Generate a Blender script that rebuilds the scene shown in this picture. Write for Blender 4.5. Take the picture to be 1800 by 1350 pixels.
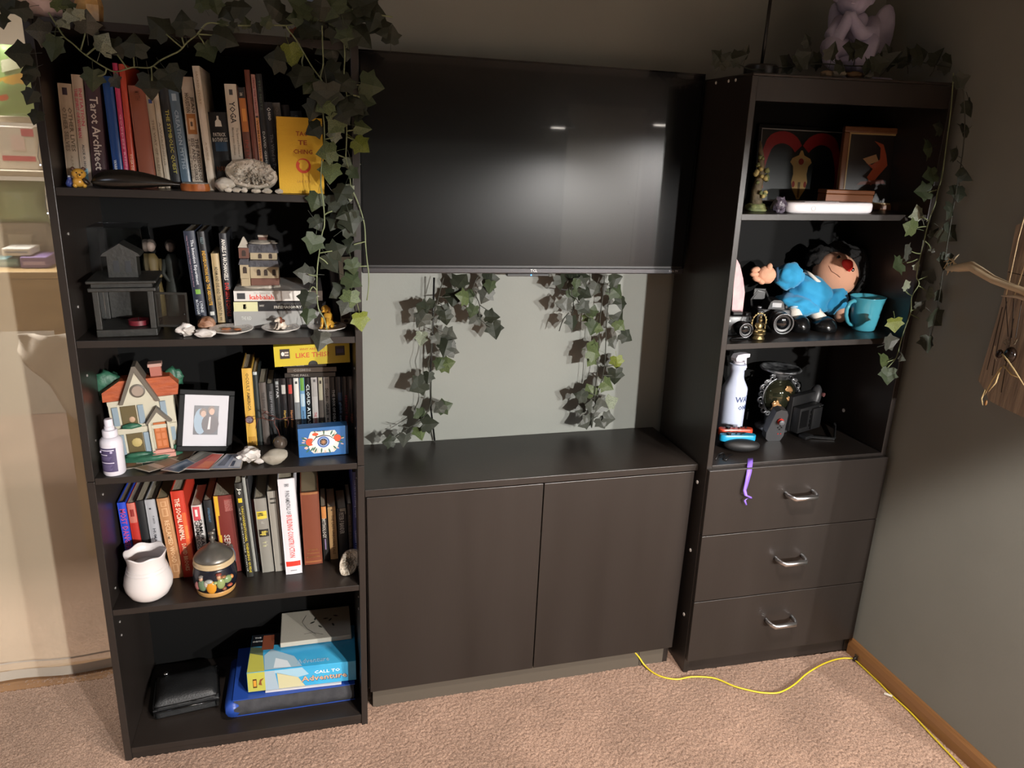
import bpy, bmesh, math, random
from math import sin, cos, pi, radians, sqrt, atan2
from mathutils import Vector as V, Matrix as MX, noise as NZ
for o in list(bpy.data.objects): bpy.data.objects.remove(o, do_unlink=True)
SC = bpy.context.scene; COL = SC.collection
RND = random.Random(7)

# ------------------------------------------------------------------ camera
CP = V((0.5153, -2.116, 1.5993)); FP = 1299.0
CR = V((0.96382224, -0.26320898, 0.04204433)); CU = V((0.04201206, 0.30577864, 0.95117528)); CF = V((0.26321414, 0.91499752, -0.3057742))
cam = bpy.data.objects.new('camera', bpy.data.cameras.new('camera')); COL.objects.link(cam)
cam.data.sensor_width = 36; cam.data.lens = 36 * FP / 1800; cam.data.clip_start = 0.02
cam.matrix_world = MX(((CR.x, CU.x, -CF.x, CP.x), (CR.y, CU.y, -CF.y, CP.y), (CR.z, CU.z, -CF.z, CP.z), (0, 0, 0, 1)))
SC.camera = cam
def at(px, py, axis, val):
    """a point of the photograph brought onto the real plane where the thing stands (axis 0/1/2 = x/y/z)"""
    d = CF + CR * ((px - 900) / FP) - CU * ((py - 675) / FP)
    return CP + d * ((val - CP[axis]) / d[axis])
def atY(px, py, y): return at(px, py, 1, y)
def atZ(px, py, z): return at(px, py, 2, z)
def ppm(p): return FP / (V(p) - CP).dot(CF)          # pixels per metre at a point

# ------------------------------------------------------------------ world, light, exposure
w = bpy.data.worlds.new('world'); SC.world = w; w.use_nodes = True
w.node_tree.nodes['Background'].inputs[0].default_value = (0.75, 0.85, 1, 1)
w.node_tree.nodes['Background'].inputs[1].default_value = 0.0
SC.view_settings.view_transform = 'Standard'; SC.view_settings.look = 'None'
SC.view_settings.exposure = 0.0; SC.view_settings.gamma = 1.0; SC.view_settings.use_curve_mapping = False
def spot(name, loc, power, half, blend, rad, col, to=None):
    l = bpy.data.lights.new(name, 'SPOT'); l.energy = power; l.spot_size = 2 * half; l.spot_blend = blend
    l.shadow_soft_size = rad; l.color = col
    o = bpy.data.objects.new(name, l); COL.objects.link(o); o.location = loc
    if to is not None: o.rotation_euler = (V(to) - V(loc)).to_track_quat('-Z', 'Y').to_euler()
    return o
CAN = V((1.30, -1.50, 2.44))
PEND = [V((2.42, -4.6, 1.765)), V((3.36, -4.6, 1.83))]
spot('recessed_can_light', CAN - V((0, 0, .01)), 330, radians(40), 0.2, 0.05, (1, .89, .81))
spot('pendant_light', PEND[0] + V((0, 0, .0)), 1330, radians(88), 0.045, 0.045, (1, .97, .93))
spot('pendant_light', PEND[1] + V((0, 0, .0)), 850, radians(88), 0.045, 0.045, (1, .97, .93))
spot('hall_can_light', (3.66, -6.45, 2.43), 120, radians(40), 0.6, 0.06, (1, .97, .9))
l = bpy.data.lights.new('side_room_light', 'AREA'); l.energy = 95; l.size = .5; l.color = (1, .98, .95)
o = bpy.data.objects.new('side_room_light', l); COL.objects.link(o); o.location = (-.9, 1.0, 2.36)
l = bpy.data.lights.new('fill_dome_light', 'AREA'); l.energy = 9; l.shape = 'DISK'; l.size = .4; l.color = (.72, .82, 1)
o = bpy.data.objects.new('fill_dome_light', l); COL.objects.link(o); o.location = (-.9, -2.0, 2.33)  # added light, unseen: cool ambient fill for the room

# ------------------------------------------------------------------ materials
def lin(c):
    if isinstance(c, str):
        c = c.lstrip('#'); c = [int(c[i:i + 2], 16) / 255 for i in (0, 2, 4)]
        c = [x / 12.92 if x <= .04045 else ((x + .055) / 1.055) ** 2.4 for x in c]
    return (c[0], c[1], c[2], 1)
MATS = {}
def M(name, col='808080', rough=.5, metal=0, spec=.5, var=None, bump=None, coat=0, trans=0, emit=0, sheen=0, sss=0, stretch=None, alpha=1):
    """var=(scale, second colour, lo, hi)  bump=(scale, strength)"""
    if name in MATS: return MATS[name]
    m = bpy.data.materials.new(name); m.use_nodes = True; nt = m.node_tree; b = nt.nodes['Principled BSDF']
    b.inputs['Base Color'].default_value = lin(col); b.inputs['Roughness'].default_value = rough
    b.inputs['Metallic'].default_value = metal; b.inputs['Specular IOR Level'].default_value = spec
    b.inputs['Coat Weight'].default_value = coat; b.inputs['Transmission Weight'].default_value = trans
    b.inputs['Sheen Weight'].default_value = sheen; b.inputs['Alpha'].default_value = alpha
    if emit: b.inputs['Emission Color'].default_value = lin(col); b.inputs['Emission Strength'].default_value = emit
    tc = None
    if var or bump:
        tc = nt.nodes.new('ShaderNodeTexCoord'); src = tc.outputs['Object']
        if stretch:
            mp = nt.nodes.new('ShaderNodeMapping'); mp.inputs['Scale'].default_value = stretch
            nt.links.new(src, mp.inputs[0]); src = mp.outputs[0]
    if var:
        n = nt.nodes.new('ShaderNodeTexNoise'); n.inputs['Scale'].default_value = var[0]; n.inputs['Detail'].default_value = 5
        nt.links.new(src, n.inputs['Vector'])
        r = nt.nodes.new('ShaderNodeValToRGB'); r.color_ramp.elements[0].position = var[2]; r.color_ramp.elements[1].position = var[3]
        r.color_ramp.elements[0].color = lin(col); r.color_ramp.elements[1].color = lin(var[1])
        nt.links.new(n.outputs['Fac'], r.inputs[0]); nt.links.new(r.outputs[0], b.inputs['Base Color'])
    if bump:
        n = nt.nodes.new('ShaderNodeTexNoise'); n.inputs['Scale'].default_value = bump[0]; n.inputs['Detail'].default_value = 4
        nt.links.new(src, n.inputs['Vector'])
        bp = nt.nodes.new('ShaderNodeBump'); bp.inputs['Strength'].default_value = bump[1]; bp.inputs['Distance'].default_value = .004
        nt.links.new(n.outputs['Fac'], bp.inputs['Height']); nt.links.new(bp.outputs[0], b.inputs['Normal'])
    MATS[name] = m; return m
def C(col, rough=.55, **k):                              # a plain coloured material by its colour
    return M('colour_%s_%d' % (col, int(rough * 100)), col, rough, **k)
LAM = M('black_brown_laminate', '211c19', .34, var=(9, '282320', .3, .75), bump=(160, .04), stretch=(1, 1, .12), spec=.45)
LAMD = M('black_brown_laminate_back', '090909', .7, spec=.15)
WALL = M('dark_sage_wall_paint', '777973', .6, var=(3, '7c7e78', .35, .7), bump=(140, .05), spec=.35)
WHITEWALL = M('beige_wall_paint', 'a59a8a', .7, bump=(120, .05))
CEIL = M('ceiling_paint', 'a8a49c', .85, bump=(60, .2))
OAK = M('oak_baseboard', '77522f', .35, var=(6, '8d6640', .3, .7), stretch=(1, .15, 1), bump=(40, .05))
CARP = M('beige_pile_carpet', '6d5547', .95, var=(300, 'a88c79', .3, .62), spec=.1, sheen=.15)
nt = CARP.node_tree; n_ = nt.nodes.new('ShaderNodeTexNoise'); n_.inputs['Scale'].default_value = 4.5; n_.inputs['Detail'].default_value = 3
r_ = nt.nodes.new('ShaderNodeMapRange'); r_.inputs[1].default_value = .35; r_.inputs[2].default_value = .65; r_.inputs[3].default_value = .84; r_.inputs[4].default_value = 1.06  # random blotches put pile-direction shading into the carpet colour
h_ = nt.nodes.new('ShaderNodeHueSaturation'); nt.links.new(nt.nodes['Texture Coordinate'].outputs['Object'], n_.inputs['Vector']); nt.links.new(n_.outputs['Fac'], r_.inputs[0]); nt.links.new(r_.outputs[0], h_.inputs['Value'])
nt.links.new(nt.nodes['Color Ramp'].outputs[0], h_.inputs['Color']); nt.links.new(h_.outputs[0], nt.nodes['Principled BSDF'].inputs['Base Color'])
CHROME = M('brushed_nickel', 'c9c9cb', .28, 1)
BLK = M('black_plastic', '0b0b0c', .4)
BLKG = M('black_gloss_plastic', '070708', .12)

# ------------------------------------------------------------------ mesh builder
class B:
    def __init__(s): s.v = []; s.f = []
    def add(s, vs, fs, m=None):
        k = len(s.v); s.v += [(m @ V(p)) if m else V(p) for p in vs]; s.f += [tuple(i + k for i in f) for f in fs]; return s
    def box(s, x0, x1, y0, y1, z0, z1, m=None, bev=0):
        if bev:
            c = bev; vs = []; 
            bm = bmesh.new(); bmesh.ops.create_cube(bm, size=1)
            for q in bm.verts: q.co = V((x0 + (q.co.x + .5) * (x1 - x0), y0 + (q.co.y + .5) * (y1 - y0), z0 + (q.co.z + .5) * (z1 - z0)))
            bmesh.ops.bevel(bm, geom=bm.edges[:], offset=c, segments=2, affect='EDGES', profile=.5)
            return s.bm(bm, m)
        vs = [(x, y, z) for x in (x0, x1) for y in (y0, y1) for z in (z0, z1)]
        return s.add(vs, [(0, 1, 3, 2), (4, 6, 7, 5), (0, 4, 5, 1), (2, 3, 7, 6), (0, 2, 6, 4), (1, 5, 7, 3)], m)
    def bm(s, bm, m=None):
        bm.verts.index_update(); s.add([v.co.copy() for v in bm.verts], [[q.index for q in f.verts] for f in bm.faces], m); bm.free(); return s
    def lathe(s, prof, n=24, m=None, a0=0, a1=2 * pi, sq=None):
        full = abs(a1 - a0 - 2 * pi) < 1e-6; k = n if full else n + 1; vs = []; fs = []
        for r, z in prof:
            for i in range(k):
                a = a0 + (a1 - a0) * i / n; vs.append((r * cos(a), r * sin(a), z))
        for j in range(len(prof) - 1):
            for i in range(n):
                i2 = (i + 1) % k; fs.append((j * k + i, j * k + i2, (j + 1) * k + i2, (j + 1) * k + i))
        if full and prof[0] != prof[-1]:
            if prof[0][0] > 1e-5: fs.append(tuple(range(k - 1, -1, -1)))
            if prof[-1][0] > 1e-5: fs.append(tuple((len(prof) - 1) * k + i for i in range(k)))
        return s.add(vs, fs, m)
    def cyl(s, r, z0, z1, n=20, m=None, r2=None): return s.lathe([(r, z0), (r if r2 is None else r2, z1)], n, m)
    def tube(s, pts, r, n=6, cap=True):
        pts = [V(p) for p in pts]; vs = []; fs = []; N = len(pts); up = None
        for i, p in enumerate(pts):
            t = (pts[min(i + 1, N - 1)] - pts[max(i - 1, 0)]).normalized()
            if up is None: up = t.orthogonal().normalized()
            up = (up - t * up.dot(t)); up = up.normalized() if up.length > 1e-6 else t.orthogonal().normalized()
            sd = t.cross(up); rr = r[i] if isinstance(r, (list, tuple)) else r
            for k in range(n):
                a = 2 * pi * k / n; vs.append(p + (up * cos(a) + sd * sin(a)) * rr)
        for i in range(N - 1):
            for k in range(n): fs.append((i * n + k, i * n + (k + 1) % n, (i + 1) * n + (k + 1) % n, (i + 1) * n + k))
        if cap: fs.append(tuple(range(n - 1, -1, -1))); fs.append(tuple((N - 1) * n + k for k in range(n)))
        return s.add(vs, fs)
    def ball(s, c, r, n=12, m=None, sc=(1, 1, 1)):
        mm = MX.Translation(V(c)) @ MX.Diagonal((r * sc[0], r * sc[1], r * sc[2], 1)); mm = (m @ mm) if m else mm
        k = n // 2; prof = [(sin(pi * j / k), -cos(pi * j / k)) for j in range(k + 1)]; prof[0] = (0, -1); prof[-1] = (0, 1)
        vs = [(0, 0, -1)]; fs = []
        for j in range(1, k):
            for i in range(n): a = 2 * pi * i / n; vs.append((prof[j][0] * cos(a), prof[j][0] * sin(a), prof[j][1]))
        vs.append((0, 0, 1)); L = len(vs) - 1
        for i in range(n): fs.append((0, 1 + (i + 1) % n, 1 + i)); fs.append((L, 1 + (k - 2) * n + i, 1 + (k - 2) * n + (i + 1) % n))
        for j in range(k - 2):
            for i in range(n): q = 1 + j * n; fs.append((q + i, q + (i + 1) % n, q + n + (i + 1) % n, q + n + i))
        return s.add(vs, fs, mm)
    def prism(s, out, d0, d1, m=None):
        """outline [(u,v)] in the x-z plane, extruded along y from d0 to d1"""
        n = len(out); vs = [(u, d0, q) for u, q in out] + [(u, d1, q) for u, q in out]
        fs = [tuple(range(n)), tuple(range(2 * n - 1, n - 1, -1))] + [(i, i + n, (i + 1) % n + n, (i + 1) % n) for i in range(n)]
        return s.add(vs, fs, m)
    def sheet(s, grid):
        h = len(grid); wd = len(grid[0]); return s.add([p for row in grid for p in row], [(j * wd + i, j * wd + i + 1, (j + 1) * wd + i + 1, (j + 1) * wd + i) for j in range(h - 1) for i in range(wd - 1)])
    def mesh(s, name, smooth=False, weld=False):
        me = bpy.data.meshes.new(name); me.from_pydata([tuple(p) for p in s.v], [], s.f); me.update()
        bm = bmesh.new(); bm.from_mesh(me)
        if weld: bmesh.ops.remove_doubles(bm, verts=bm.verts, dist=1e-5)
        bmesh.ops.recalc_face_normals(bm, faces=bm.faces); bm.to_mesh(me); bm.free()
        if smooth:
            me.polygons.foreach_set('use_smooth', [True] * len(me.polygons))
            if smooth is not True: me.set_sharp_from_angle(angle=radians(smooth))
        return me
    def obj(s, name, mat, parent=None, smooth=False, loc=None, rot=None):
        me = s.mesh(name, smooth); me.materials.append(mat)
        o = bpy.data.objects.new(name, me); COL.objects.link(o)
        if parent: o.parent = parent
        if loc is not None: o.location = loc
        if rot is not None: o.rotation_euler = rot
        return o
def thing(name, label, cat, loc=(0, 0, 0), rot=(0, 0, 0), group=None):
    o = bpy.data.objects.new(name, None); COL.objects.link(o); o.empty_display_size = .02
    o.location = loc; o.rotation_euler = rot; o['label'] = label; o['category'] = cat
    if group: o['group'] = group
    return o
def tag(o, label, cat, group=None, kind=None):
    o['label'] = label; o['category'] = cat
    if group: o['group'] = group
    if kind: o['kind'] = kind
    return o
def st(o): o['kind'] = 'structure'; return o
def T(x, y, z): return MX.Translation((x, y, z))
def RX(a): return MX.Rotation(a, 4, 'X')
def RY(a): return MX.Rotation(a, 4, 'Y')
def RZ(a): return MX.Rotation(a, 4, 'Z')
def lump(r, seed, amp=.35, sub=3, sc=(1, 1, 1), f=1.6, flat=None, rough=.12):
    """an irregular stone"""
    bm = bmesh.new(); bmesh.ops.create_icosphere(bm, subdivisions=sub, radius=1)
    for q in bm.verts:
        p = q.co.normalized(); k = 1 + amp * NZ.noise(p * f + V((seed * 3.1, seed, 0))) + rough * NZ.noise(p * f * 4 + V((seed, 0, 9)))
        c = p * k; q.co = V((c.x * sc[0] * r, c.y * sc[1] * r, c.z * sc[2] * r))
        if flat is not None and q.co.z < flat: q.co.z = flat
    b = B(); b.bm(bm); return b
def word(s, parent, mat, size, m, name='lettering', align='CENTER', depth=.0002, squash=1):
    """flat print: the characters as thin raised shapes; m maps text x/y plane"""
    cu = bpy.data.curves.new('t', 'FONT'); cu.body = s; cu.size = size; cu.align_x = align; cu.align_y = 'CENTER'; cu.extrude = depth; cu.offset = .014 * size; cu.resolution_u = 1
    o = bpy.data.objects.new('t', cu); me = bpy.data.meshes.new_from_object(o)
    bpy.data.objects.remove(o, do_unlink=True); bpy.data.curves.remove(cu)
    me.transform(m @ MX.Diagonal((squash, 1, 1, 1))); me.name = name; me.materials.clear(); me.materials.append(mat)
    p = bpy.data.objects.new(name, me); COL.objects.link(p); p.parent = parent; return p
FRONT = RX(pi / 2)                                       # text plane turned to face -y
def front(x, y, z): return T(x, y, z) @ FRONT            # upright text facing the viewer
def down(x, y, z): return T(x, y, z) @ RY(pi / 2) @ FRONT   # text that reads from top to bottom on a spine facing -y
# ------------------------------------------------------------------ the room
XW = 2.256
st(B().box(-3, XW + 2.6, -7.0, 2.6, -.08, -.002).obj('floor', CARP))
# carpet pile: a fine tufted height field
def carpet():
    import numpy as np
    rng = np.random.default_rng(3); x0, x1, y0, y1, d = -.75, XW - .012, -1.75, .04, .0034
    nx = int((x1 - x0) / d); ny = int((y1 - y0) / d)
    X, Y = np.meshgrid(np.linspace(x0, x1, nx), np.linspace(y0, y1, ny))
    X = X + rng.uniform(-.0011, .0011, X.shape); Y = Y + rng.uniform(-.0011, .0011, X.shape)
    def soft(k):
        a = rng.normal(size=(ny // k + 3, nx // k + 3)); iy = np.arange(ny) / k; ix = np.arange(nx) / k
        y = iy.astype(int); x = ix.astype(int); fy = (iy - y)[:, None]; fx = (ix - x)[None]; fy = fy * fy * (3 - 2 * fy); fx = fx * fx * (3 - 2 * fx)
        return (a[y][:, x] * (1 - fy) + a[y + 1][:, x] * fy) * (1 - fx) + (a[y][:, x + 1] * (1 - fy) + a[y + 1][:, x + 1] * fy) * fx
    Z = .004 + rng.uniform(-.0019, .0019, X.shape) + .0006 * soft(22) + .001 * soft(60)
    co = np.stack([X, Y, np.clip(Z, .0005, .02)], -1).reshape(-1, 3)
    i = np.arange(ny * nx).reshape(ny, nx); q = np.stack([i[:-1, :-1], i[:-1, 1:], i[1:, 1:], i[1:, :-1]], -1).reshape(-1, 4)
    cx = (X[:-1, :-1] + X[1:, 1:]).ravel() / 2; cy = (Y[:-1, :-1] + Y[1:, 1:]).ravel() / 2
    hid = ((cx > .004) & (cx < .63) & (cy > -.352)) | ((cx > .652) & (cx < 1.598) & (cy > -.288)) | ((cx > 1.645) & (cy > -.352 - .039 * (cx - 1.638)))
    q = q[~hid]
    me = bpy.data.meshes.new('carpet'); me.vertices.add(len(co)); me.vertices.foreach_set('co', co.ravel())
    me.loops.add(q.size); me.loops.foreach_set('vertex_index', q.ravel()); me.polygons.add(len(q))
    me.polygons.foreach_set('loop_start', np.arange(0, q.size, 4)); me.update(); me.validate()
    me.materials.append(CARP); o = bpy.data.objects.new('carpet', me); COL.objects.link(o)
    tag(o, 'pinkish beige cut pile carpet covering the floor', 'carpet', kind='stuff')
carpet()
st(B().box(0.0, XW + .1, 0, .1, 0, 2.44).obj('wall_back', WALL))
st(B().box(XW, XW + .1, -1.02, .1, 0, 2.44).box(XW + .1, XW + 2.6, -1.02, -.85, 0, 2.44).obj('wall_right', WALL))
st(B().box(-3.1, -3, -7, 2.6, 0, 2.44).obj('wall_left', WHITEWALL))
st(B().box(-3.1, XW + 2.7, -7.1, -7, 0, 2.44).obj('wall_front', M('dark_green_far_wall', '2c2d29', .7)))
st(B().box(XW + 2.6, XW + 2.7, -7.1, -.85, 0, 2.44).obj('wall_far_right', WALL))
st(B().box(-3, -1.3, 0, .1, 0, 2.44).box(-1.3, 0, 0, .1, 2.1, 2.44).obj('wall_back_left', WHITEWALL))
st(B().box(-3, .1, 2.5, 2.6, 0, 2.44).box(0, .1, .1, 2.5, 0, 2.44).obj('wall_side_room', WHITEWALL))
st(B().box(-3.1, XW + 2.7, -7.1, 2.6, 2.44, 2.5).obj('ceiling', CEIL))
# oak baseboard on the right wall (moulded profile)
pr = [(0, 0), (-.013, 0), (-.013, .036), (-.0105, .052), (-.006, .060), (0, .062)]
b = B(); n = len(pr)
b.add([(XW + x, y, z) for y in (-1.02, -.385) for x, z in pr], [tuple(range(n)), tuple(range(2 * n - 1, n - 1, -1))] + [(i, i + n, (i + 1) % n + n, (i + 1) % n) for i in range(n)])
st(b.obj('baseboard_right', OAK))
DOORM = M('white_door_paint', '96938b', .5)
d = st(B().box(3.22, 4.1, -7, -6.94, 0, 2.05).obj('door_1', DOORM))
B().box(3.17, 3.22, -7, -6.92, 0, 2.1).box(4.1, 4.15, -7, -6.92, 0, 2.1).box(3.17, 4.15, -7, -6.92, 2.05, 2.1).obj('door_frame', DOORM, d)
B().ball((4.02, -6.9, 1.0), .03).cyl(.012, 0, .05, 12, T(4.02, -6.94, 1) @ RX(pi / 2)).obj('door_knob', CHROME, d, True)
# recessed can and pendants that light the room
EM = M('lamp_diffuser_glow', 'fff2dc', .5, emit=9)
t = thing('recessed_downlight', 'round white recessed ceiling downlight above the carpet', 'ceiling light', CAN)
B().lathe([(.055, 0), (.085, 0), (.088, -.006), (.055, -.004), (.055, 0)], 28).obj('trim_ring', C('d8d4cc'), t, True)
B().cyl(.054, -.002, -.0005, 24).obj('diffuser', EM, t)
for i, p in enumerate(PEND):
    t = thing('pendant_lamp', ['black pendant lamp nearer the wall end in the dining area', 'black pendant lamp farther right in the dining area'][i], 'lamp', p, group='pendants in the dining area')
    B().lathe([(.03, .16), (.06, .15), (.15, .012), (.15, .006), (.145, .006), (.056, .145), (.0, .15)], 28).obj('lamp_shade', BLK, t, True)
    B().cyl(.004, .15, 2.44 - p.z, 8).obj('cord', BLK, t)
    B().cyl(.06, .002, .0055, 24).obj('bulb_diffuser', M('pendant_glow', 'fff6ea', .5, emit=110), t)
t = thing('fill_dome_lamp', 'added frosted dome fill lamp over the left of the room', 'ceiling light', (-.9, -2.0, 2.44))  # unseen fixture added to go with the fill light
B().lathe([(.0, -.085), (.1, -.075), (.17, -.03), (.18, 0)], 28).obj('glass_dome', M('fill_dome_glow', 'dfe8ff', .5, emit=1.2), t, True)
B().cyl(.19, -.012, 0, 28).obj('base_plate', CHROME, t)

# ------------------------------------------------------------------ left bookcase
def at_unit(x0, a, yaw, tilt): return T(x0, -a, 0) @ RZ(yaw) @ RY(tilt)
UL = at_unit(0, .357, -.0083, .0062); UR = at_unit(1.6382, .3596, -.0392, -.0171)
LW, LH, LD, TH = .634, 1.80, .345, .017
LS = {1: 1.4802, 2: 1.1535, 3: .8231, 4: .4662, 0: .0403}
RW, RH, RD = .6092, 1.7935, .335
RS = {1: 1.4553, 2: 1.1001, 3: .7323}
def lz(k, x): return LS[k] - .0062 * x                   # height of a left shelf at a given x
def rz(k, x): return RS[k] + .0171 * (x - 1.638)
u = thing('bookcase', 'tall black five-shelf bookcase crammed with books, left of the television', 'bookcase')
u.matrix_world = UL
for x in (0, LW - TH):
    B().box(x, x + TH, 0, LD, 0, LS[3] - .008, bev=.0012).obj('side_panel', LAM, u)
    B().box(x, x + TH, 0, LD, LS[3] - .0065, LH, bev=.0012).obj('side_panel', LAM, u)
B().box(TH, LW - TH, .0015, LD, LH - .017, LH, bev=.001).obj('top_panel', LAM, u)
for k in (1, 2, 3, 4): B().box(TH, LW - TH, .003, LD - .006, LS[k] - .0165, LS[k], bev=.001).obj('shelf', LAM, u)
B().box(TH, LW - TH, .003, LD - .006, LS[0] - .0165, LS[0], bev=.001).obj('bottom_shelf', LAM, u)
B().box(TH, LW - TH, .006, .02, 0, LS[0] - .0168).obj('kick_board', LAM, u)
B().box(.002, LW - .002, LD - .005, LD, .02, LH - .002).obj('back_panel', LAMD, u)
for x in (TH, LW - TH):
    s = 1 if x == TH else -1
    for z in (.36, .40, .43, .50, .76, .90, 1.06, 1.22, 1.38):
        B().cyl(.003, 0, .0016, 10, T(x, .05, z) @ RY(s * pi / 2)).obj('peg_hole_cap', C('8c8985'), u)

# ------------------------------------------------------------------ right tower
u = thing('drawer_tower', 'tall black shelf tower with three handled drawers beside the right wall', 'cabinet')
u.matrix_world = UR
for x in (0, RW - TH): B().box(x, x + TH, 0, RD, 0, RH, bev=.0012).obj('side_panel', LAM, u)
B().box(-.001, RW + .001, -.004, RD, RH - .0005, RH + .006, bev=.002).obj('top_panel', LAM, u)
B().box(TH, RW - TH, .004, .02, 1.7351, RH - .001).obj('top_rail', LAM, u)
for k in (1, 2): B().box(TH, RW - TH, .004, RD - .006, RS[k] - .0165, RS[k], bev=.001).obj('shelf', LAM, u)
B().box(TH, RW - TH, .0005, RD - .006, RS[3] - .0165, RS[3], bev=.001).obj('drawer_top_panel', LAM, u)
B().box(TH, RW - TH, RD - .005, RD, .02, RH - .002).obj('back_panel', LAMD, u)
B().box(TH, RW - TH, .004, .02, .0, .056).obj('kick_board', LAM, u)
for z0, z1 in ((.5106, .7235), (.2798, .5078), (.058, .277)):
    d = B().box(.0015, RW - .0015, -.0165, -.0005, z0, z1, bev=.0012).obj('drawer_front', LAM, u)
    c = RW * .5 + .004; zc = (z0 + z1) / 2 + .012; hw = .046
    pts = [(c - hw, -.017, zc), (c - hw, -.03, zc), (c - hw + .003, -.046, zc), (c - hw + .01, -.057, zc), (c + hw - .01, -.057, zc), (c + hw - .003, -.046, zc), (c + hw, -.03, zc), (c + hw, -.017, zc)]
    bb = B().tube(pts, .006, 8); 
    for q in bb.v: q.z = zc + (q.z - zc) * 1.35
    bb.obj('handle', CHROME, d, True)
CAP = C('d9d6d0')
for y, z in ((.045, .66), (.04, .43), (.035, .2), (.30, .70), (.30, 1.70)):
    B().cyl(.0055, 0, .0015, 12, T(0, y, z) @ RY(-pi / 2)).obj('screw_cap', CAP, u)
for a, b_ in ((1255, 138), (1280, 124), (1293, 126)):
    q = UR.inverted() @ at(a, b_, 0, 1.607); q.x = 0; B().cyl(.004, 0, .0012, 10, T(0, q.y, min(q.z, RH - .006)) @ RY(-pi / 2)).obj('screw_cap', CAP, u)
B().cyl(.006, 0, .002, 12, T(RW - TH, .20, .80) @ RY(-pi / 2)).obj('screw_cap', CAP, u)

# ------------------------------------------------------------------ middle media cabinet
MX0, MX1, MY, MZ = .6425, 1.6235, -.3145, .7194
u = thing('media_cabinet', 'low black two-door media cabinet under the television', 'cabinet', (0, 0, 0))
B().box(MX0, MX1, MY - .001, -.004, .6995, MZ, bev=.001).obj('top_panel', LAM, u)
for x in (MX0 + .001, MX1 - .019): B().box(x, x + .018, MY + .018, -.006, .07, .6985).obj('side_panel', LAM, u)
B().box(MX0 + .019, MX1 - .019, MY + .02, -.02, .07, .086).obj('bottom_panel', LAM, u)
B().box(MX0 + .02, MX1 - .02, -.02, -.008, .087, .698).obj('back_panel', LAMD, u)
for a, c in ((MX0 + .004, 1.1395), (1.1425, MX1 - .009)): B().box(a, c, MY, MY + .017, .0705, .6962, bev=.0012).obj('door', LAM, u)
B().box(MX0 + .012, MX1 - .03, MY + .016, MY + .03, 0, .069).obj('plinth', M('plinth_laminate', '4d463d', .5), u)
B().box(MX1 - .03, MX1 - .012, MY + .018, -.01, 0, .069).obj('plinth_side', LAM, u)
B().tube([(MX1 - .118, MY + .0155, .07), (MX1 - .112, MY + .0155, .0)], .0009, 5).obj('plinth_scratch', BLK, u)

# ------------------------------------------------------------------ television
u = thing('television', 'large black flat television on the wall above the media cabinet', 'television', (1.137, -.1, 1.26), (0, 0, -.029))
TVS = M('tv_screen_glass', '060607', .19, spec=.4, coat=.35)
B().box(-.474, .474, 0.0, .03, .006, .553, bev=.002).obj('back_shell', BLK, u)
B().box(-.468, .468, -.0016, .0, .018, .548).obj('screen', TVS, u)
B().box(-.474, .474, -.004, .03, -.004, .0125, bev=.003).obj('bottom_bezel', M('tv_bezel_gloss', '4a4a4d', .25, .7, spec=.8), u)
B().box(-.474, -.4685, -.003, .02, .0128, .553).box(.4685, .474, -.003, .02, .0128, .553).box(-.4684, .4684, -.003, .02, .5485, .553).obj('frame', BLKG, u)
B().box(-.07, .055, .0, .022, -.0125, -.0045, bev=.002).obj('sensor_bar', BLK, u)
B().cyl(.002, -.002, 0, 10, T(.001, .0, -.0085) @ RX(pi / 2)).obj('standby_light', M('blue_led', '3f8cff', .4, emit=6), u)
word('TCL', u, C('d5d5d5'), .011, front(.007, -.0046, .0045), 'logo_lettering')
word('Roku TV', u, C('8a8a8a'), .008, front(.44, -.0046, .0045), 'logo_lettering')
B().box(-.2, .2, .03, .098, .15, .42).obj('wall_mount', BLK, u)
# ------------------------------------------------------------------ books
PAGES = M('book_pages', 'b9ae98', .8, bump=(400, .3), stretch=(1, .05, .05)); PAGESD = M('aged_book_pages', '8a7a5e', .85)
def xat(px, y, z):
    """x of the point at this y and z that the photo shows at column px"""
    q = V((0, y, z)) - CP; c1 = q.dot(CR); c2 = q.dot(CF); k = px - 900
    return (k * c2 - FP * c1) / (FP * CR.x - k * CF.x)
def fit(s, parent, col, m, L, h, name='title_lettering', rough=.6):
    o = word(s, parent, C(col, rough), 1, MX.Identity(4), name); me = o.data
    xs = [v.co.x for v in me.vertices]; ys = [v.co.y for v in me.vertices]
    if not xs: return o
    sx = L / (max(xs) - min(xs)); sy = h / (max(ys) - min(ys))
    me.transform(m @ MX.Diagonal((sx, sy, 1, 1)) @ T(-(max(xs) + min(xs)) / 2, -(max(ys) + min(ys)) / 2, 0)); return o
def down_at(x, y, z): return T(x, y, z) @ RY(pi / 2) @ FRONT
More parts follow.
